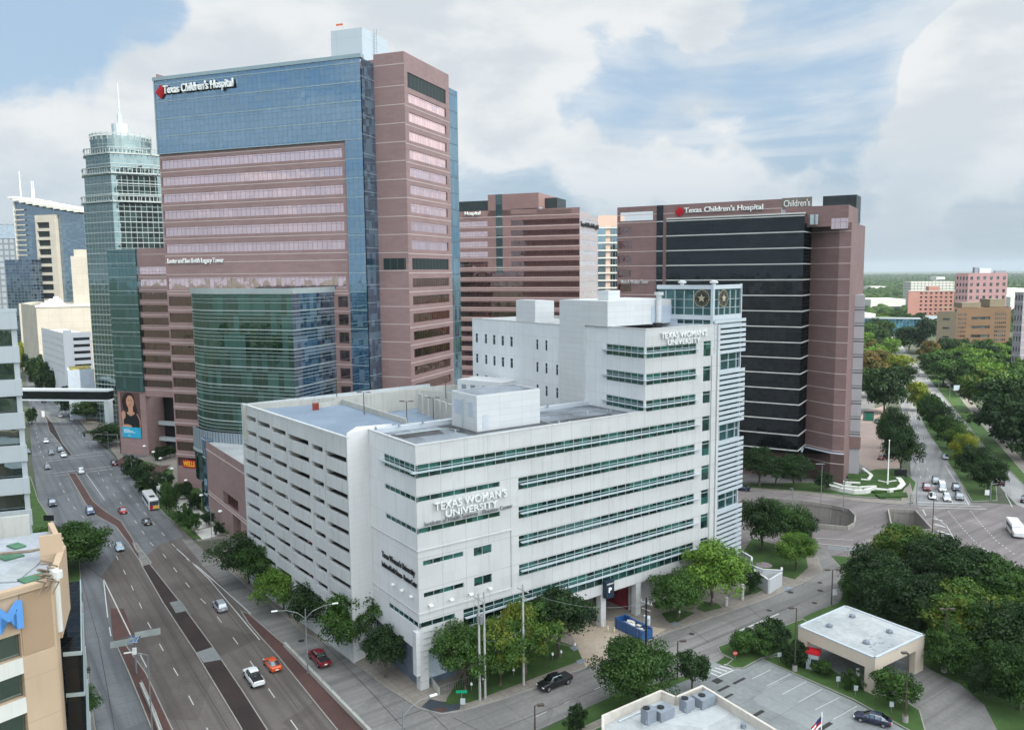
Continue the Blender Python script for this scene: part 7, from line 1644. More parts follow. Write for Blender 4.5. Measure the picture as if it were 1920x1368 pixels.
bus(1903, 1000, (1917, 1018), 'white shuttle bus with a short nose crossing at the right edge', 'shuttle_bus', 8.2, 2.5, 2.9, nose=True)
# skip, bins
x, y = G(1187, 1186, .16); o = bpy.data.objects.new('roll_off_dumpster', None); COL.objects.link(o); o.location = (x, y, .17); a_, b_ = G(1155, 1158, .16), G(1222, 1192, .16); o.rotation_euler = (0, 0, math.atan2(b_[1] - a_[1], b_[0] - a_[0])); tag(o, 'long blue roll-off dumpster holding white rubbish before the garage entrance', 'dumpster')
m = MB(); L, w, h = 6.8, 2.2, 1.7
for sg in (1, -1): m.box(0, sg * w / 2, h / 2 + .1, L, .12, h); 
m.box(-L / 2, 0, h / 2 + .1, .12, w, h); m.box(L / 2, 0, h / 2 + .1, .12, w, h); m.box(0, 0, .2, L, w, .12)
for k in range(9):
    for sg in (1, -1): m.box(-L / 2 + .4 + k * .8, sg * (w / 2 + .1), h / 2, .12, .12, h * .95)
for sg in (1, -1): m.box(0, sg * w / 2, h + .14, L + .1, .22, .14)
q = m.build('container', PT['dumpblue'], None); q.parent = o
m = MB(); rg = random.Random(2)
for k in range(16): m.box(rg.uniform(-2.2, 1.8), rg.uniform(-.7, .7), rg.uniform(.8, 1.45), rg.uniform(.4, 1.1), rg.uniform(.3, .9), rg.uniform(.1, .5), 0, rg.uniform(0, 3))
q = m.build('rubbish', plain('white_rubbish', (.55, .54, .50), .8, 0, .3), None); q.parent = o
x, y = G(1628, 788); o = empty('green_bin', (x, y), 'green waste container on the forecourt behind the annex', 'bin'); m = MB(); m.box(x, y, 1.7, 3.4, 2.4, 3.4); m.build('container', PT['green'], o); m = MB(); m.box(x, y - .1, 3.6, 3.5, 2.5, .25); m.build('lid', M_black, o)
# ------------------------------------------------------------------ lamps, poles, signals
def lamp(px, py, top, label, arms=1, mat=None, span=2.2, head=(.9, .35, .16), d=(1, 0), group=None, z=.1, r=.13, name='street_lamp', curved=False):
    x, y = G(px, py, z); zt = Zat(px, top, (x, y)); o = empty(name, (x, y), label, 'lamp', group); mt = mat or M_bmetal; m = MB(); m.cyl(x, y, z, zt, r, r * .7, 8); m.build('pole', mt, o)
    for k in range(arms):
        sx = d[0] * (1 if k == 0 else -1) * span; sy = d[1] * (1 if k == 0 else -1) * span; m = MB()
        if curved: m.tube([(x, y, zt - 1.6), (x + sx * .25, y + sy * .25, zt - .5), (x + sx * .6, y + sy * .6, zt + .1), (x + sx, y + sy, zt + .25)], .05, 6); zh = zt + .25
        else: m.tube([(x, y, zt), (x + sx, y + sy, zt + .02)], .06, 6); zh = zt
        ar = m.build('arm', mt, o); m = MB(); m.box(x + sx, y + sy, zh, head[0], head[1], head[2], 0, math.atan2(sy, sx)); m.build('lamp_head', M_letterw if curved else mt, ar)
    return o
lamp(577, 1262, 1140, 'tall grey street lamp with two curved arms on the brick median', 2, M_gmetal, 4.6, (.9, .3, .12), (.95, .3), curved=True, r=.12)
lamp(757, 1420, 1322, 'grey lamp with a curved arm at the bottom edge of the street', 1, M_gmetal, 4.2, (1.0, .35, .15), (.9, .5), curved=True)
gB_ = 'brown box lamps around the bank'
lamp(1490, 1256, 1139, 'brown box lamp between the bank hedge and the drive-through', 1, None, .8, (.8, .5, .2), (-1, .1), gB_); lamp(1559, 1132, 1067, 'brown twin-headed lamp at the street bend', 2, None, 1., (.9, .4, .2), (1, .1), gB_)
lamp(1697, 1350, 1222, 'brown lamp before the bushy tree and driveway', 1, None, .5, (.8, .5, .2), (-1, 0), gB_); lamp(1770, 1256, 1140, 'brown twin lamp on the lawn behind the drive-through', 2, None, .8, (.7, .4, .2), (1, 0), gB_)
lamp(1003, 1380, 1322, 'brown box lamp on the lawn strip at the lower middle', 1, None, .8, (.9, .5, .22), (1, .2), gB_); lamp(1270, 1272, 1201, 'brown box lamp beside the spreading tree', 1, None, .8, (.9, .5, .22), (1, .1), gB_)
for px, py in ((1490, 1256), (1697, 1352), (1770, 1258)): x, y = G(px, py, .14); o = empty('lamp_footing', (x, y), 'white concrete footing under the brown lamp ' + {1490: 'left of the drive-through', 1697: 'before the bushy tree', 1770: 'behind the drive-through'}[px], 'footing'); m = MB(); m.cyl(x, y, .1, 1.0, .42, .38, 14); m.build('concrete', M_curb, o); m = MB(); m.cyl(x, y, 1.0, 1.06, .30, .26, 12); m.build('base_plate', M_bmetal, o)
gW = 'white globe lamps on the plaza'
for px, py, top, lb in ((272, 862, 836, 'mushroom lamp beside the plaza drive'), (289, 874, 847, 'mushroom lamp on the clipped lawn'), (302, 884, 859, 'mushroom lamp over the brick path'), (350, 924, 900, 'mushroom lamp before the granite wall'), (379, 960, 928, 'mushroom lamp at the glass corner'), (415, 1000, 958, 'mushroom lamp at the granite hall entrance'), (324, 905, 878, 'mushroom lamp beside the low sign')):
    x, y = G(px, py, .15); zt = Zat(px, top, (x, y)); o = empty('path_lamp', (x, y), lb, 'lamp', gW); m = MB(); m.cyl(x, y, .1, zt, .07, n=6); m.build('pole', M_gmetal, o); m = MB(); m.cyl(x, y, zt, zt + .3, .55, .35, 12); m.build('lamp_head', M_letterw, o)
gT = 'thin grey poles along the plaza kerb'
for px, py, top, lb in ((248, 900, 850, 'thin grey pole at the first plaza bed'), (315, 965, 895, 'thin grey pole by the second bus'), (399, 1040, 950, 'tall thin grey pole at the slip lane entrance'), (255, 862, 832, 'thin grey pole under the signal arm'), (204, 848, 810, 'thin pole on the corner lawn'), (290, 1440, 1225, 'tall thin grey pole rising from the service road median')):
    lamp(px, py, top, lb, 1, M_gmetal, 1.2, (.6, .25, .1), (-.9, .3), gT, r=.09, name='thin_pole')
lamp(1539, 948, 869, 'pale street lamp before the rose tower base', 1, M_gmetal, 1.0, (2.4, .4, .15), (-.5, 0), r=.12); lamp(1581, 962, 898, 'thin dark lamp pole at the ramp rim', 1, M_gmetal, .8, (.6, .3, .12), (1, 0)); lamp(1485, 960, 915, 'thin lamp pole over the ramp wall, left', 1, M_gmetal, .4, (.5, .4, .2), (-1, 0)); lamp(1748, 998, 938, 'dark lamp pole at the second ramp corner', 1, None, .8, (.8, .3, .15), (1, 0)); lamp(1718, 945, 903, 'grey pole at the crossroads corner', 1, M_gmetal, 1., (.5, .3, .1), (1, 0)); lamp(1803, 760, 733, 'pale pole on the sunlit verge', 1, M_gmetal, 1.4, (.8, .3, .1), (1, 0)); lamp(1780, 752, 722, 'grey pole by the far signal', 1, M_gmetal, 1.4, (.8, .3, .1), (-1, 0))
# flagpole without a flag in the corner garden
x, y = G(1664, 912); zt = Zat(1664, 826, (x, y)); o = empty('flagpole', (x, y), 'tall bare white flagpole rising from the ringed garden', 'flagpole'); m = MB(); m.cyl(x, y, 0, zt, .22, .10, 10); m.build('pole', M_letterw, o); m = MB(); m.cyl(x, y, zt, zt + .3, .2, .2, 8); m.build('finial', M_letterw, o)
# garden wall rings
def ring(P, h, w_, label, name='garden_wall'):
    W_ = px2(P); o = empty(name, W_[0], label, 'garden wall'); m = MB()
    for a, b in zip(W_, W_[1:]): fr_, L = seg(a, b); m.prism([fr_.p(-.1, -w_ / 2), fr_.p(L + .1, -w_ / 2), fr_.p(L + .1, w_ / 2), fr_.p(-.1, w_ / 2)], .1, h)
    m.build('white_coping', M_offwhite, o)
ring([(1552, 916), (1575, 922), (1600, 926), (1620, 926), (1640, 921)], 1.3, 1.0, 'outermost white curved wall of the corner garden, with the stone face')
ring([(1556, 909), (1580, 916), (1610, 919), (1642, 917)], 1.1, .8, 'second white curved wall of the corner garden')
ring([(1563, 903), (1585, 909), (1612, 911)], 1.1, .8, 'innermost short white curved wall of the corner garden')
ring([(1640, 921), (1665, 923), (1685, 920), (1693, 912), (1688, 904), (1684, 900)], .9, 1.4, 'white path curb sweeping round the flagpole'); ring([(1615, 903), (1628, 904), (1634, 895), (1626, 889), (1618, 882)], .9, .9, 'curled white curb in the garden, left of the flagpole'); ring([(1647, 905), (1660, 908), (1680, 905)], .8, .6, 'short white curb in front of the flagpole'); ring([(1588, 850), (1590, 870), (1589, 885)], 1.2, .7, 'white broken kerb wall beside the rose tower')
# utility poles with gear and wires
def upole(px, py, top, label, tf=True, dark=False):
    x, y = G(px, py, .15); zt = Zat(px, top, (x, y)); o = empty('utility_pole', (x, y), label, 'utility pole', 'utility poles along the side street'); m = MB(); m.cyl(x, y, 0, zt, .2, .13, 10); m.build('pole', M_black if dark else M_wood, o)
    m = MB(); m.box(x, y, zt - .9, 2.6, .1, .12, 0, R(-50)); m.box(x, y, zt - 2.0, 1.8, .1, .12, 0, R(-50)); m.build('crossarm', M_wood, o)
    m = MB()
    for k in (-1.1, -.4, .4, 1.1): m.cyl(x + k * math.cos(R(-50)), y + k * math.sin(R(-50)), zt - .84, zt - .45, .07, .05, 6)
    m.build('insulator_row', M_trim, o)
    if tf:
        for k in range(3): m = MB(); a = R(-50 + k * 75); m.cyl(x + .5 * math.cos(a), y + .5 * math.sin(a), zt - 4.4, zt - 3.2, .26, n=10); m.build('transformer', M_gmetal if not dark else M_trim, o)
    return (x, y, zt - .9)
u1 = upole(900, 1312, 1112, 'grey utility pole with transformers, left of the yellowing tree'); u2 = upole(982, 1283, 1095, 'grey utility pole with one grey box between the front trees', False); u3 = upole(1211, 1220, 1120, 'dark utility pole with white transformers at the dumpster', True, True)
x, y = G(910, 1310, .15); o = empty('stub_pole', (x, y), 'shorter grey stub pole beside the left utility pole', 'utility pole'); m = MB(); m.cyl(x, y, 0, 16.5, .17, .14, 10); m.build('pole', M_wood, o); m = MB(); m.cyl(x, y, 0, .4, .3, n=8); m.build('footing', M_curb, o)
def wire(a, b, sag, label, dz=0.):
    P = [(a[0] + (b[0] - a[0]) * t, a[1] + (b[1] - a[1]) * t, a[2] + dz + (b[2] - a[2]) * t - sag * 4 * t * (1 - t)) for t in [k / 14 for k in range(15)]]; m = MB(); m.tube(P, .016, 4); o = m.build('overhead_wire', M_gmetal); tag(o, label, 'wire', 'overhead wires')
wire(u1, u2, .5, 'top wire between the two grey utility poles'); wire(u2, u3, 1.6, 'upper wire from the middle utility pole to the dark one'); wire(u2, u3, 2.4, 'lower sagging wire from the middle pole to the dark one', -6); wire(u1, u2, .9, 'lower wire between the two grey utility poles', -6)
# traffic signals
def signal(px, py, top, arm_px, label, hang=3):
    x, y = G(px, py, .1); zt = Zat(px, top, (x, y)); fr_ = Fr((x, y), 0); d = ray(arm_px, top); 
    x2, y2 = G(arm_px, py, .1); o = empty('traffic_signal', (x, y), label, 'traffic light'); m = MB(); m.cyl(x, y, 0, zt, .16, .12, 8); m.build('pole', M_gmetal, o); m = MB(); m.tube([(x, y, zt - .3), (x2, y2, zt)], .09, 6, r2=.05); ar = m.build('mast_arm', M_gmetal, o)
    for k in range(hang):
        t = 1 - k * .28; xx, yy = x + (x2 - x) * t, y + (y2 - y) * t; m = MB(); m.box(xx, yy, zt - .3, 1.1 if k % 2 else .5, .3, .5 if k % 2 else 1.2); s_ = m.build('signal_head', M_black, ar)
        m = MB(); m.cyl(xx - .1, yy - .2, zt - .05, zt + .12, .12, n=8); m.build('lens', M_red, s_)
signal(222, 842, 813, 160, 'traffic signal mast reaching over the street from the hospital corner'); signal(1857, 938, 905, 1880, 'traffic signal with a grey cabinet on the median nose', 2); signal(1760, 727, 703, 1706, 'sunlit signal gantry over the far avenue', 2); signal(53, 857, 850, 180, 'low signal cable mast by the grey block', 1) if False else None
signal(1707, 947, 925, 1745, 'signal mast at the garden corner of the crossroads', 1)
# street-name sign post with solar sign: the wide grey gantry sign
x, y = G(256, 1262, .14); zt = Zat(256, 1195, (x, y)); o = empty('gantry_sign', (x, y), 'grey double-winged road sign seen from behind with a solar panel on its pole', 'road sign'); m = MB(); m.cyl(x, y, 0, zt, .17, .13, 8); m.build('pole', M_gmetal, o)
a1 = atD(206, 1202, math.hypot(x, y)); a2 = atD(301, 1186, math.hypot(x, y)); m = MB(); fr_, L = seg(a1, (x, y)); m.fbox(fr_, 0, L * .98, zt - .9, zt + .1, -.05, .05); m.build('left_panel', plain('sign_back_grey', (.32, .36, .35), .5, .2), o); m = MB(); fr_, L = seg((x, y), a2); m.fbox(fr_, .1, L, zt - .1, zt + .9, -.05, .05); m.build('right_panel', MATS['sign_back_grey'], o)
m = MB(); m.face([(x - .85, y - .7, zt - .5), (x + .85, y - .7, zt - .35), (x + .9, y + .5, zt + .3), (x - .8, y + .5, zt + .15)]); m.box(x, y, zt - .8, .15, .15, .8); m.build('solar_panel', glassmat('solar_cells', (.03, .05, .10), (.3, .4, .6), .3, .6, .6, .05, (.4, .45, .5)), o); m = MB(); m.box(x, y - .2, zt - 2., .5, .4, 1.0); m.build('control_box', M_letterw, o); m = MB(); m.tube([(x, y, zt - 2.2), (x - 1.6, y - .3, zt - 2.3)], .12, 6); m.build('sensor_arm', M_letterw, o)
def post_sign(px, py, top, w_, h_, mat, label, name='road_sign', body=None, round_=False, rz=0., cat='sign'):
    x, y = G(px, py, .1); zt = Zat(px, top, (x, y)); o = empty(name, (x, y), label, cat); m = MB(); m.cyl(x, y, 0, zt, .05, n=6); m.build('post', M_gmetal, o); fr_ = Fr((x - w_ / 2 * math.cos(rz), y - w_ / 2 * math.sin(rz)), math.degrees(rz)); m = MB()
    if round_: m.face([(*fr_.p(w_ / 2 + w_ / 2 * math.cos(a), .08), zt - h_ / 2 + h_ / 2 * math.sin(a)) for a in [math.pi / 8 + k * math.pi / 4 for k in range(8)]])
    else: m.fbox(fr_, 0, w_, zt - h_, zt, .04, .08)
    p = m.build('plate', mat, o)
    if body: text(p, fr_, body, w_ * .15, w_ * .85, zt - h_ * .7, zt - h_ * .3, M_letterw, .09, .02)
    return o
M_sgreen = plain('sign_green', (.0, .30, .16), .5); M_swhite = plain('sign_white', (.75, .77, .78), .5)
post_sign(1565, 1122, 1104, .9, 1.1, M_swhite, 'small white turn-lane sign by the dense oaks'); post_sign(1378, 1236, 1219, .8, .8, M_red, 'red octagonal STOP sign at the bank exit', 'stop_sign', 'STOP', True); post_sign(1594, 1088, 1066, .8, .9, M_swhite, 'small white sign on the grass triangle') if False else None
for px, py, top, lb in ((1461, 1242, 1222, 'nearest the hedge'), (1571, 1288, 1267, 'in the middle of the shrub bed'), (1604, 1304, 1284, 'right of the middle of the shrub bed'), (1671, 1336, 1314, 'beside the parked dark car')): post_sign(px, py, top, .6, .75, M_trim, 'small grey parking sign ' + lb, 'parking_bay_sign')
post_sign(866, 1325, 1293, 1.6, .4, M_sgreen, 'green street-name sign at the university corner', 'street_name_sign'); post_sign(868, 1330, 1308, .7, .9, M_trim, 'grey plate on a post under the street-name sign'); post_sign(93, 990, 965, 2.6, 1.4, M_black, 'black banner sign on the left verge'); post_sign(82, 790, 770, 1.2, 2.6, M_swhite, 'white board on the far median'); post_sign(1850, 935, 918, 1.2, 1.4, M_swhite, 'white sign on the median nose at the crossroads'); post_sign(1688, 895, 880, 3.8, 2.2, M_black, 'black sign board on two posts by the forecourt'); post_sign(1793, 745, 722, 3., 2.4, M_tblue, 'blue information board in the sunlit park'); post_sign(258, 845, 826, 7.5, 2.4, M_red, 'red hospital entrance sign on the corner lawn', 'entrance_sign')
# ------------------------------------------------------------------ drive-through canopy building
ct = G(1641, 1303, .1); zc = Zat(1641, 1234, ct); cn = G(1641, 1234, zc); cl = G(1497, 1173, zc); cf = G(1585, 1135, zc); cr = G(1734, 1190, zc)
DT = empty('drive_through', cn, 'beige drive-through canopy with a white flat roof and dark lane openings', 'canopy'); m = MB(); P = [cl, cn, cr, cf]
for a, b, hs_ in ((cl, cn, [(.12, .88)]), (cn, cr, [(.13, .82)])):
    fr_, L = seg(a, b); hs_ = [(L * u, L * v, .0, zc - 1.9) for u, v in hs_]; m.wall(fr_, 0, L, 0, zc, [(q[0], q[1], .02, q[3]) for q in hs_], .9)
fr_, L = seg(cr, cf); m.wall(fr_, 0, L, 0, zc, [(L * .1, L * .9, .02, zc - 1.9)], .9); fr_, L = seg(cf, cl); m.wall(fr_, 0, L, 0, zc, [(L * .1, L * .9, .02, zc - 1.9)], .9)
m.flat(P, zc - 1.8)
for a, b in ((cl, cn), (cn, cr), (cr, cf), (cf, cl)): fr_, L = seg(a, b); m.fbox(fr_, -.02, L + .02, zc - .05, zc + .12, -.3, .05, 1)
m.build('wall', [M_beige, M_trim], DT); m = MB(); m.flat(P, zc - .02); rf = m.build('roof', M_roofw, DT)
for px, py in ((1598, 1156), (1555, 1174), (1668, 1185), (1624, 1205)): x, y = G(px, py, zc); m = MB(); m.cyl(x, y, zc, zc + .35, .5, n=12); m.cyl(x, y, zc + .35, zc + .55, .34, .2, 12); m.build('roof_fan', M_acgrey, rf)
m = MB(); rg = random.Random(1)
for k in range(22): x, y = G(1652 + rg.uniform(-22, 30), 1205 + rg.uniform(-14, 16), zc); m.box(x, y, zc, rg.uniform(.1, .5), rg.uniform(.08, .25), .02, 0, .5)
m.build('roof_debris', M_acgrey, rf)
m = MB(); m.flat([(a[0], a[1]) for a in P], .06); m.build('lane_floor', M_lot, DT); fr_ = Fr(((cl[0] + cf[0]) / 2, (cl[1] + cf[1]) / 2), seg(cl, cn)[0].a)
for k in range(3): p = fr_.p(10 + 0 * k, 5 - 3 * k); m = MB(); m.cyl(p[0], p[1], 0, 2.2, .25, n=8); m.build('island_post', M_letterw, DT)
x, y = G(1524, 1252, .1); zt = Zat(1524, 1218, (x, y)); o = empty('kiosk', (x, y), 'small kiosk with a red roof beside the drive-through', 'kiosk'); m = MB(); m.box(x, y, zt / 2 - .2, 1.8, 1.4, zt - .4, 0, R(-30)); m.build('body', M_trim, o); m = MB(); m.box(x, y, zt - .2, 2.1, 1.7, .45, 0, R(-30)); m.build('red_roof', M_red, o); m = MB(); m.fbox(Fr((x - .7, y - .75), -30), .1, 1.3, .6, zt - 1, .05, .1); m.build('screen', M_dark, o)
# ------------------------------------------------------------------ bank building roof, bottom
zb = 6.6; RP = [(1128, 1341), (1239, 1293), (1267, 1305), (1317, 1284), (1560, 1430), (1700, 1530), (1240, 1530), (1128, 1368)]
W_ = px2(RP, zb); BKB = empty('bank_building', W_[0], 'cream bank building with a white roof carrying grey air conditioners', 'building'); m = MB()
for a, b in zip(W_, W_[1:] + W_[:1]): L = math.dist(a, b); fr_ = Fr(a, math.degrees(math.atan2(b[1] - a[1], b[0] - a[0]))); m.face([(*a, 0), (*b, 0), (*b, zb), (*a, zb)], 0, [(0, 0), (L, 0), (L, zb), (0, zb)]); ar = sum(W_[k][0] * W_[(k + 1) % 8][1] - W_[(k + 1) % 8][0] * W_[k][1] for k in range(8)); dd = (0, .35) if ar < 0 else (-.35, 0); m.prism([fr_.p(0, dd[0]), fr_.p(L, dd[0]), fr_.p(L, dd[1]), fr_.p(0, dd[1])], zb - 1.1, zb + .08 + .001 * int(L), 1)
m.build('wall', [M_beige, plain('cream_parapet', (.50, .47, .42), .7)], BKB); m = MB(); m.flat(W_, zb - 1.1); rf = m.build('roof', M_roofw, BKB)
f0 = Fr(W_[7], math.degrees(math.atan2(W_[0][1] - W_[7][1], W_[0][0] - W_[7][0])), -1)
for px, py, w_, l_, h_, lb in ((1216, 1352, 1.5, 1.3, 1.9, 'tall grey cooling unit, nearest the street'), (1243, 1342, 2.4, 1.8, 1.3, 'wide grey cooling unit beside the tall one'), (1288, 1329, 1.5, 1.3, 1.6, 'tall grey cooling unit, third along'), (1320, 1319, 2.5, 1.8, 1.3, 'wide grey cooling unit beside the red case')):
    x, y = G(px, py, zb - 1); o = empty('air_conditioner', (x, y), lb, 'air conditioner', 'grey cooling units on the bank roof', zb - 1.1); m = MB(); m.box(x, y, zb - 1.1 + h_ / 2, w_, l_, h_, 0, R(33)); m.build('case', M_acgrey, o); m = MB(); m.cyl(x - .3, y, zb - 1.1 + h_, zb - 1.0 + h_, .48, n=14); m.build('fan', M_black, o); m = MB(); m.box(x - .2, y - l_ / 2 - .02, zb - .6, w_ * .4, .05, .5, 0, R(33)); m.build('access_panel', M_trim, o)
x, y = G(1335, 1308, zb - 1); m = MB(); m.box(x, y, zb - .9, 1.4, .9, .5, 0, R(33)); m.build('red_case', M_redd, BKB)
m = MB(); m.fbox(seg(G(1160, 1352, zb - 1), G(1220, 1326, zb - 1))[0], 0, 5, zb - 1.05, zb - .9, -.1, .1); m.fbox(seg(G(1205, 1362, zb - 1), G(1358, 1312, zb - 1))[0], 0, 13, zb - 1.05, zb - .98, -.05, .05); m.build('roof_duct', M_trim, BKB)
x, y = G(1394, 1362, zb - 1); m = MB(); m.cyl(x, y, zb - 1.1, zb - .5, .35, n=10); m.build('roof_vent', M_acgrey, BKB)
fr_, L = seg(W_[0], W_[7]); text(BKB, Fr(W_[7], math.degrees(math.atan2(W_[0][1] - W_[7][1], W_[0][0] - W_[7][0])), -1) if False else Fr(W_[0], math.degrees(math.atan2(W_[7][1] - W_[0][1], W_[7][0] - W_[0][0])), 1), 'Bank', .6, 2.6, zb - 2.6, zb - 1.5, M_blueM, .05, .1, bold=.02)
# flag on the bank lawn
x, y = G(1530, 1400, 0); x, y = atD(1540, 1368, 96); zt = Zat(1540, 1334, (x, y)); o = empty('flagpole', (x, y), 'thin flagpole with a hanging striped flag over the parking lot', 'flagpole'); m = MB(); m.cyl(x, y, 0, zt, .08, .05, 8); m.build('pole', M_letterw, o)
m = MB()
for k in range(6):
    for j in range(4): m.face([(x - .05 - .19 * k, y + .06 * math.sin(k), zt - .5 - .30 * j - .22 * k), (x - .05 - .19 * (k + 1), y + .06 * math.sin(k + 1), zt - .5 - .30 * j - .22 * (k + 1)), (x - .05 - .19 * (k + 1), y + .06 * math.sin(k + 1), zt - .80 - .30 * j - .22 * (k + 1)), (x - .05 - .19 * k, y + .06 * math.sin(k), zt - .80 - .30 * j - .22 * k)], 2 if (j < 2 and k < 3) else (j + 0) % 2)
q = m.build('flag', [M_red, M_letterw, plain('flag_navy', (.02, .03, .12), .7)], o)
# patio with white walls beside the corner tower
def pwall(P, h, label):
    W_ = px2(P, .1); o = empty('patio_wall', W_[0], label, 'wall'); m = MB()
    for a, b in zip(W_, W_[1:]): fr_, L = seg(a, b); m.prism([fr_.p(0, -.15), fr_.p(L, -.15), fr_.p(L, .15), fr_.p(0, .15)], .1, h, 0)
    m.build('wall', wallmat('patio_block', (.50, .52, .54), .8, .4, .03, .85, .03, .8, .05) if 'patio_block' not in MATS else MATS['patio_block'], o); m = MB()
    for a, b in zip(W_, W_[1:]): fr_, L = seg(a, b); m.prism([fr_.p(0, -.2), fr_.p(L, -.2), fr_.p(L, .2), fr_.p(0, .2)], h, h + .14)
    m.build('coping', M_white, o)
pwall([(1390, 1060), (1409, 1072), (1409, 1078)], 3.2, 'short white patio wall nearest the corner tower'); pwall([(1388, 1078), (1430, 1094), (1465, 1096), (1465, 1090)], 3., 'long white patio wall behind the umbrellas'); pwall([(1412, 1092), (1441, 1113), (1465, 1098)], 2.8, 'angled white patio wall at the pavement')
def parasol(px, py, col, label):
    x, y = G(px, py, .1); o = empty('parasol', (x, y), label, 'parasol', 'parasols on the university patio'); m = MB(); m.cyl(x, y, 0, 2.5, .04, n=6); m.build('pole', M_bmetal, o); m = MB(); m.cyl(x, y, 2.3, 2.9, 1.7, .05, 8, cap=False); m.build('canopy', col, o)
M_taupe = plain('taupe_canvas', (.16, .13, .14), .9); parasol(1399, 1080, M_taupe, 'taupe parasol nearest the corner tower'); parasol(1432, 1078, M_taupe, 'taupe parasol at the outer patio corner')
gc = 'white gate posts on the university pavement'
for px, py, top, lb in ((1362, 1135, 1120, 'low white gate post under the bright green tree'), (1392, 1124, 1096, 'tall white gate post beside the patio lawn')): x, y = G(px, py, .1); zt = Zat(px, top, (x, y)); o = empty('gate_post', (x, y), lb, 'post', gc); m = MB(); m.box(x, y, zt / 2, .45, .45, zt); m.build('shaft', M_white, o); m = MB(); m.box(x, y, zt + .05, .55, .55, .1); m.build('cap', M_white, o)
for i, (px, py) in enumerate(((1140, 1184), (1131, 1178), (1122, 1172), (1152, 1186))): x, y = G(px, py, .16); o = empty('bollard', (x, y), ['bollard before the white garage column', 'second bollard left of the garage column', 'third bollard left of the garage column', 'bollard right of the garage column'][i], 'bollard', 'yellow-white bollards at the garage entrance', .16); m = MB(); m.cyl(x, y, .1, 1.2, .12, n=10); m.build('post', plain('cream_bollard', (.62, .56, .38), .6) if 'cream_bollard' not in MATS else MATS['cream_bollard'], o); m = MB(); m.cyl(x, y, .75, .95, .125, n=10, cap=False); m.build('band', M_letterw, o)
# low white globe garden lights on the front lawn
for i, (px, py) in enumerate(((1052, 1232), (1036, 1236), (963, 1266), (906, 1284), (1078, 1218), (1274, 1156), (1335, 1132), (884, 1293))): x, y = G(px, py, .15); o = empty('garden_light', (x, y), ['garden light right of the tall dark tree trunk', 'garden light left of the tall dark tree trunk', 'garden light between the utility poles', 'garden light beside the stub pole', 'garden light at the driveway lawn corner', 'garden light under the round tree', 'garden light under the big bright tree', 'garden light near the street-name sign'][i], 'lamp', 'small white garden lights'); m = MB(); m.cyl(x, y, .1, 1.0, .05, n=6); m.build('post', M_gmetal, o); m = MB(); m.cyl(x, y, 1.0, 1.35, .2, .14, 8); m.build('globe', M_letterw, o)
# railings by the loading corner
W_ = px2([(806, 1278), (824, 1302), (900, 1274)], .15); o = empty('metal_railing', W_[0], 'grey metal railing around the loading corner under the front tree', 'railing'); m = MB()
for a, b in zip(W_, W_[1:]):
    m.tube([(*a, 1.4), (*b, 1.4)], .04, 5); L = math.dist(a, b); n = int(L / .4)
    for k in range(n): m.box(a[0] + (b[0] - a[0]) * k / n, a[1] + (b[1] - a[1]) * k / n, .75, .05, .05, 1.3)
m.build('rail', M_gmetal, o); m = MB(); fr_, L = seg(W_[0], W_[1]); m.fbox(fr_, 0, L, .1, 1.3, -.1, .1); m.build('low_wall', M_conc, o)
# people by the round column
def person(px, py, label, top, legs):
    x, y = G(px, py, .15); o = empty('person', (x, y), label, 'person', None, .15); m = MB()
    def rings(L):
        for (c0, r0_), (c1, r1_) in zip(L, L[1:]):
            A = [(c0[0] + r0_[0] * math.cos(k * math.pi / 4), c0[1] + r0_[1] * math.sin(k * math.pi / 4), c0[2]) for k in range(8)]; B = [(c1[0] + r1_[0] * math.cos(k * math.pi / 4), c1[1] + r1_[1] * math.sin(k * math.pi / 4), c1[2]) for k in range(8)]
            for k in range(8): j = (k + 1) % 8; m.face([A[k], A[j], B[j], B[k]], 1 if c1[2] < .96 + .15 else (2 if c0[2] > 1.6 else 0))
    for sg in (1, -1): rings([((x + sg * .12, y + sg * .12, .15), (.05, .09)), ((x + sg * .11, y, .6), (.065, .065)), ((x + sg * .09, y, 1.05), (.10, .10))]); rings([((x + sg * .27, y, .98), (.04, .04)), ((x + sg * .25, y, 1.3), (.05, .05)), ((x + sg * .2, y, 1.55), (.06, .07))])
    rings([((x, y, 1.02), (.18, .12)), ((x, y, 1.25), (.16, .11)), ((x, y, 1.52), (.21, .12)), ((x, y, 1.6), (.07, .07)), ((x, y, 1.68), (.08, .1)), ((x, y, 1.8), (.09, .1)), ((x, y, 1.9), (.04, .05))]); m.build('body', [top, legs, plain('skin_tone', (.35, .2, .14), .7) if 'skin_tone' not in MATS else MATS['skin_tone']], o)
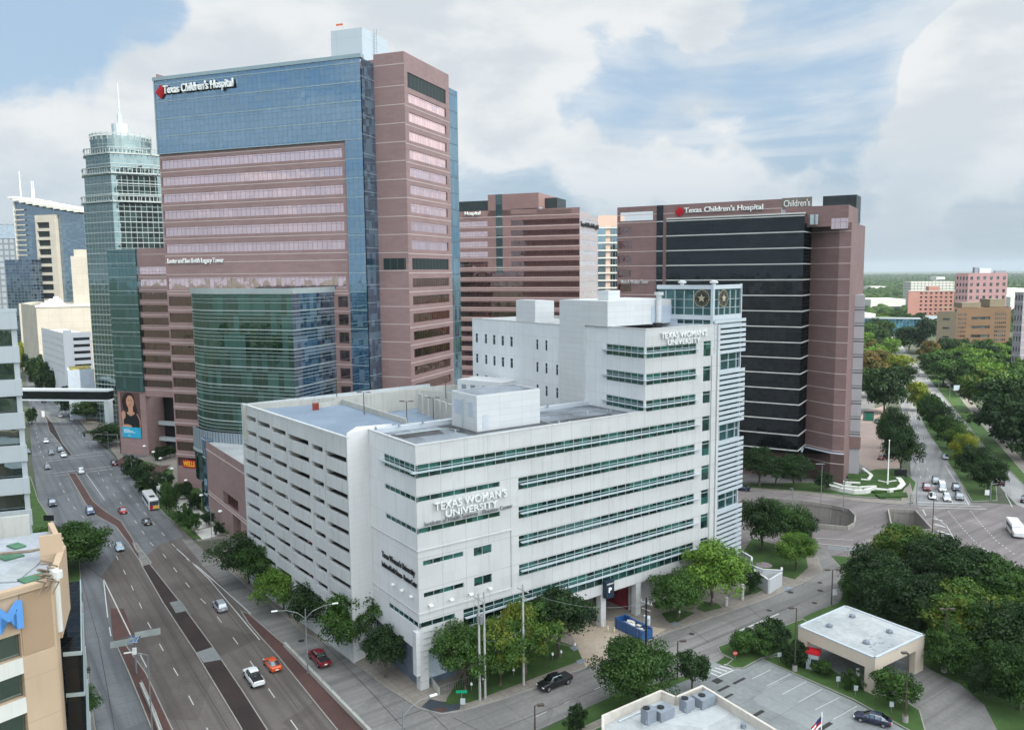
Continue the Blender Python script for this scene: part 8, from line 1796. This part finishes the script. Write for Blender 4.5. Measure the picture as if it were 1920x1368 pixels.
person(313, 831, 'person in a pale top standing by the round white column', M_letterw, M_navy if 'M_navy' in globals() else M_black); person(320, 834, 'person in dark clothes walking right of the round column', M_black, M_black); person(225, 833, 'person in white standing on the corner lawn path', M_letterw, M_acgrey)
# ------------------------------------------------------------------ unseen cloud placed to shade the crossing, high above and behind the viewer
HC = 1150.; cc_ = Vector((20, 60, 0)) + sd / sd.z * HC; rng = np.random.default_rng(3); b_ = bmesh.new(); bmesh.ops.create_icosphere(b_, subdivisions=5, radius=1)
for v in b_.verts:
    n1 = mnoise.fractal(v.co * 2.2 + Vector((5, 1, 2)), .6, 2.2, 5); k = 1 + .22 * n1; v.co = Vector((v.co.x * 430 * k, v.co.y * 262 * k, v.co.z * (130 if v.co.z > 0 else 45) * k))
me = bpy.data.meshes.new('cloud'); b_.to_mesh(me); b_.free()
for p in me.polygons: p.use_smooth = True
mt, N = newmat('shade_cloud_body'); d1 = N.n('ShaderNodeBsdfDiffuse'); d1.inputs[0].default_value = (.95, .95, .96, 1); t1 = N.n('ShaderNodeBsdfTranslucent'); t1.inputs[0].default_value = (.95, .96, 1, 1); mx = N.n('ShaderNodeMixShader'); mx.inputs[0].default_value = .6; N.l(d1.outputs[0], mx.inputs[1]); N.l(t1.outputs[0], mx.inputs[2]); tp = N.n('ShaderNodeBsdfTransparent'); m2 = N.n('ShaderNodeMixShader'); m2.inputs[0].default_value = .82; N.l(tp.outputs[0], m2.inputs[1]); N.l(mx.outputs[0], m2.inputs[2]); finish(N, m2.outputs[0]); me.materials.append(mt)
o = bpy.data.objects.new('cloud', me); COL.objects.link(o); o.location = cc_; o['kind'] = 'structure'

# ------------------------------------------------------------------ air
m = MB(); m.prism([(-17000, -3600), (17000, -3600), (17000, 17000), (-17000, 17000)], -8.5, 175.); o = m.build('haze', [None]); tag(o, kind='stuff')
mt, N = newmat('haze_air'); vp = N.n('ShaderNodeVolumePrincipled'); vp.inputs['Color'].default_value = (.66, .76, .84, 1); vp.inputs['Density'].default_value = .00005; vp.inputs['Anisotropy'].default_value = .2
ou = N.n('ShaderNodeOutputMaterial'); N.l(vp.outputs[0], ou.inputs['Volume']); o.data.materials.clear(); o.data.materials.append(mt)
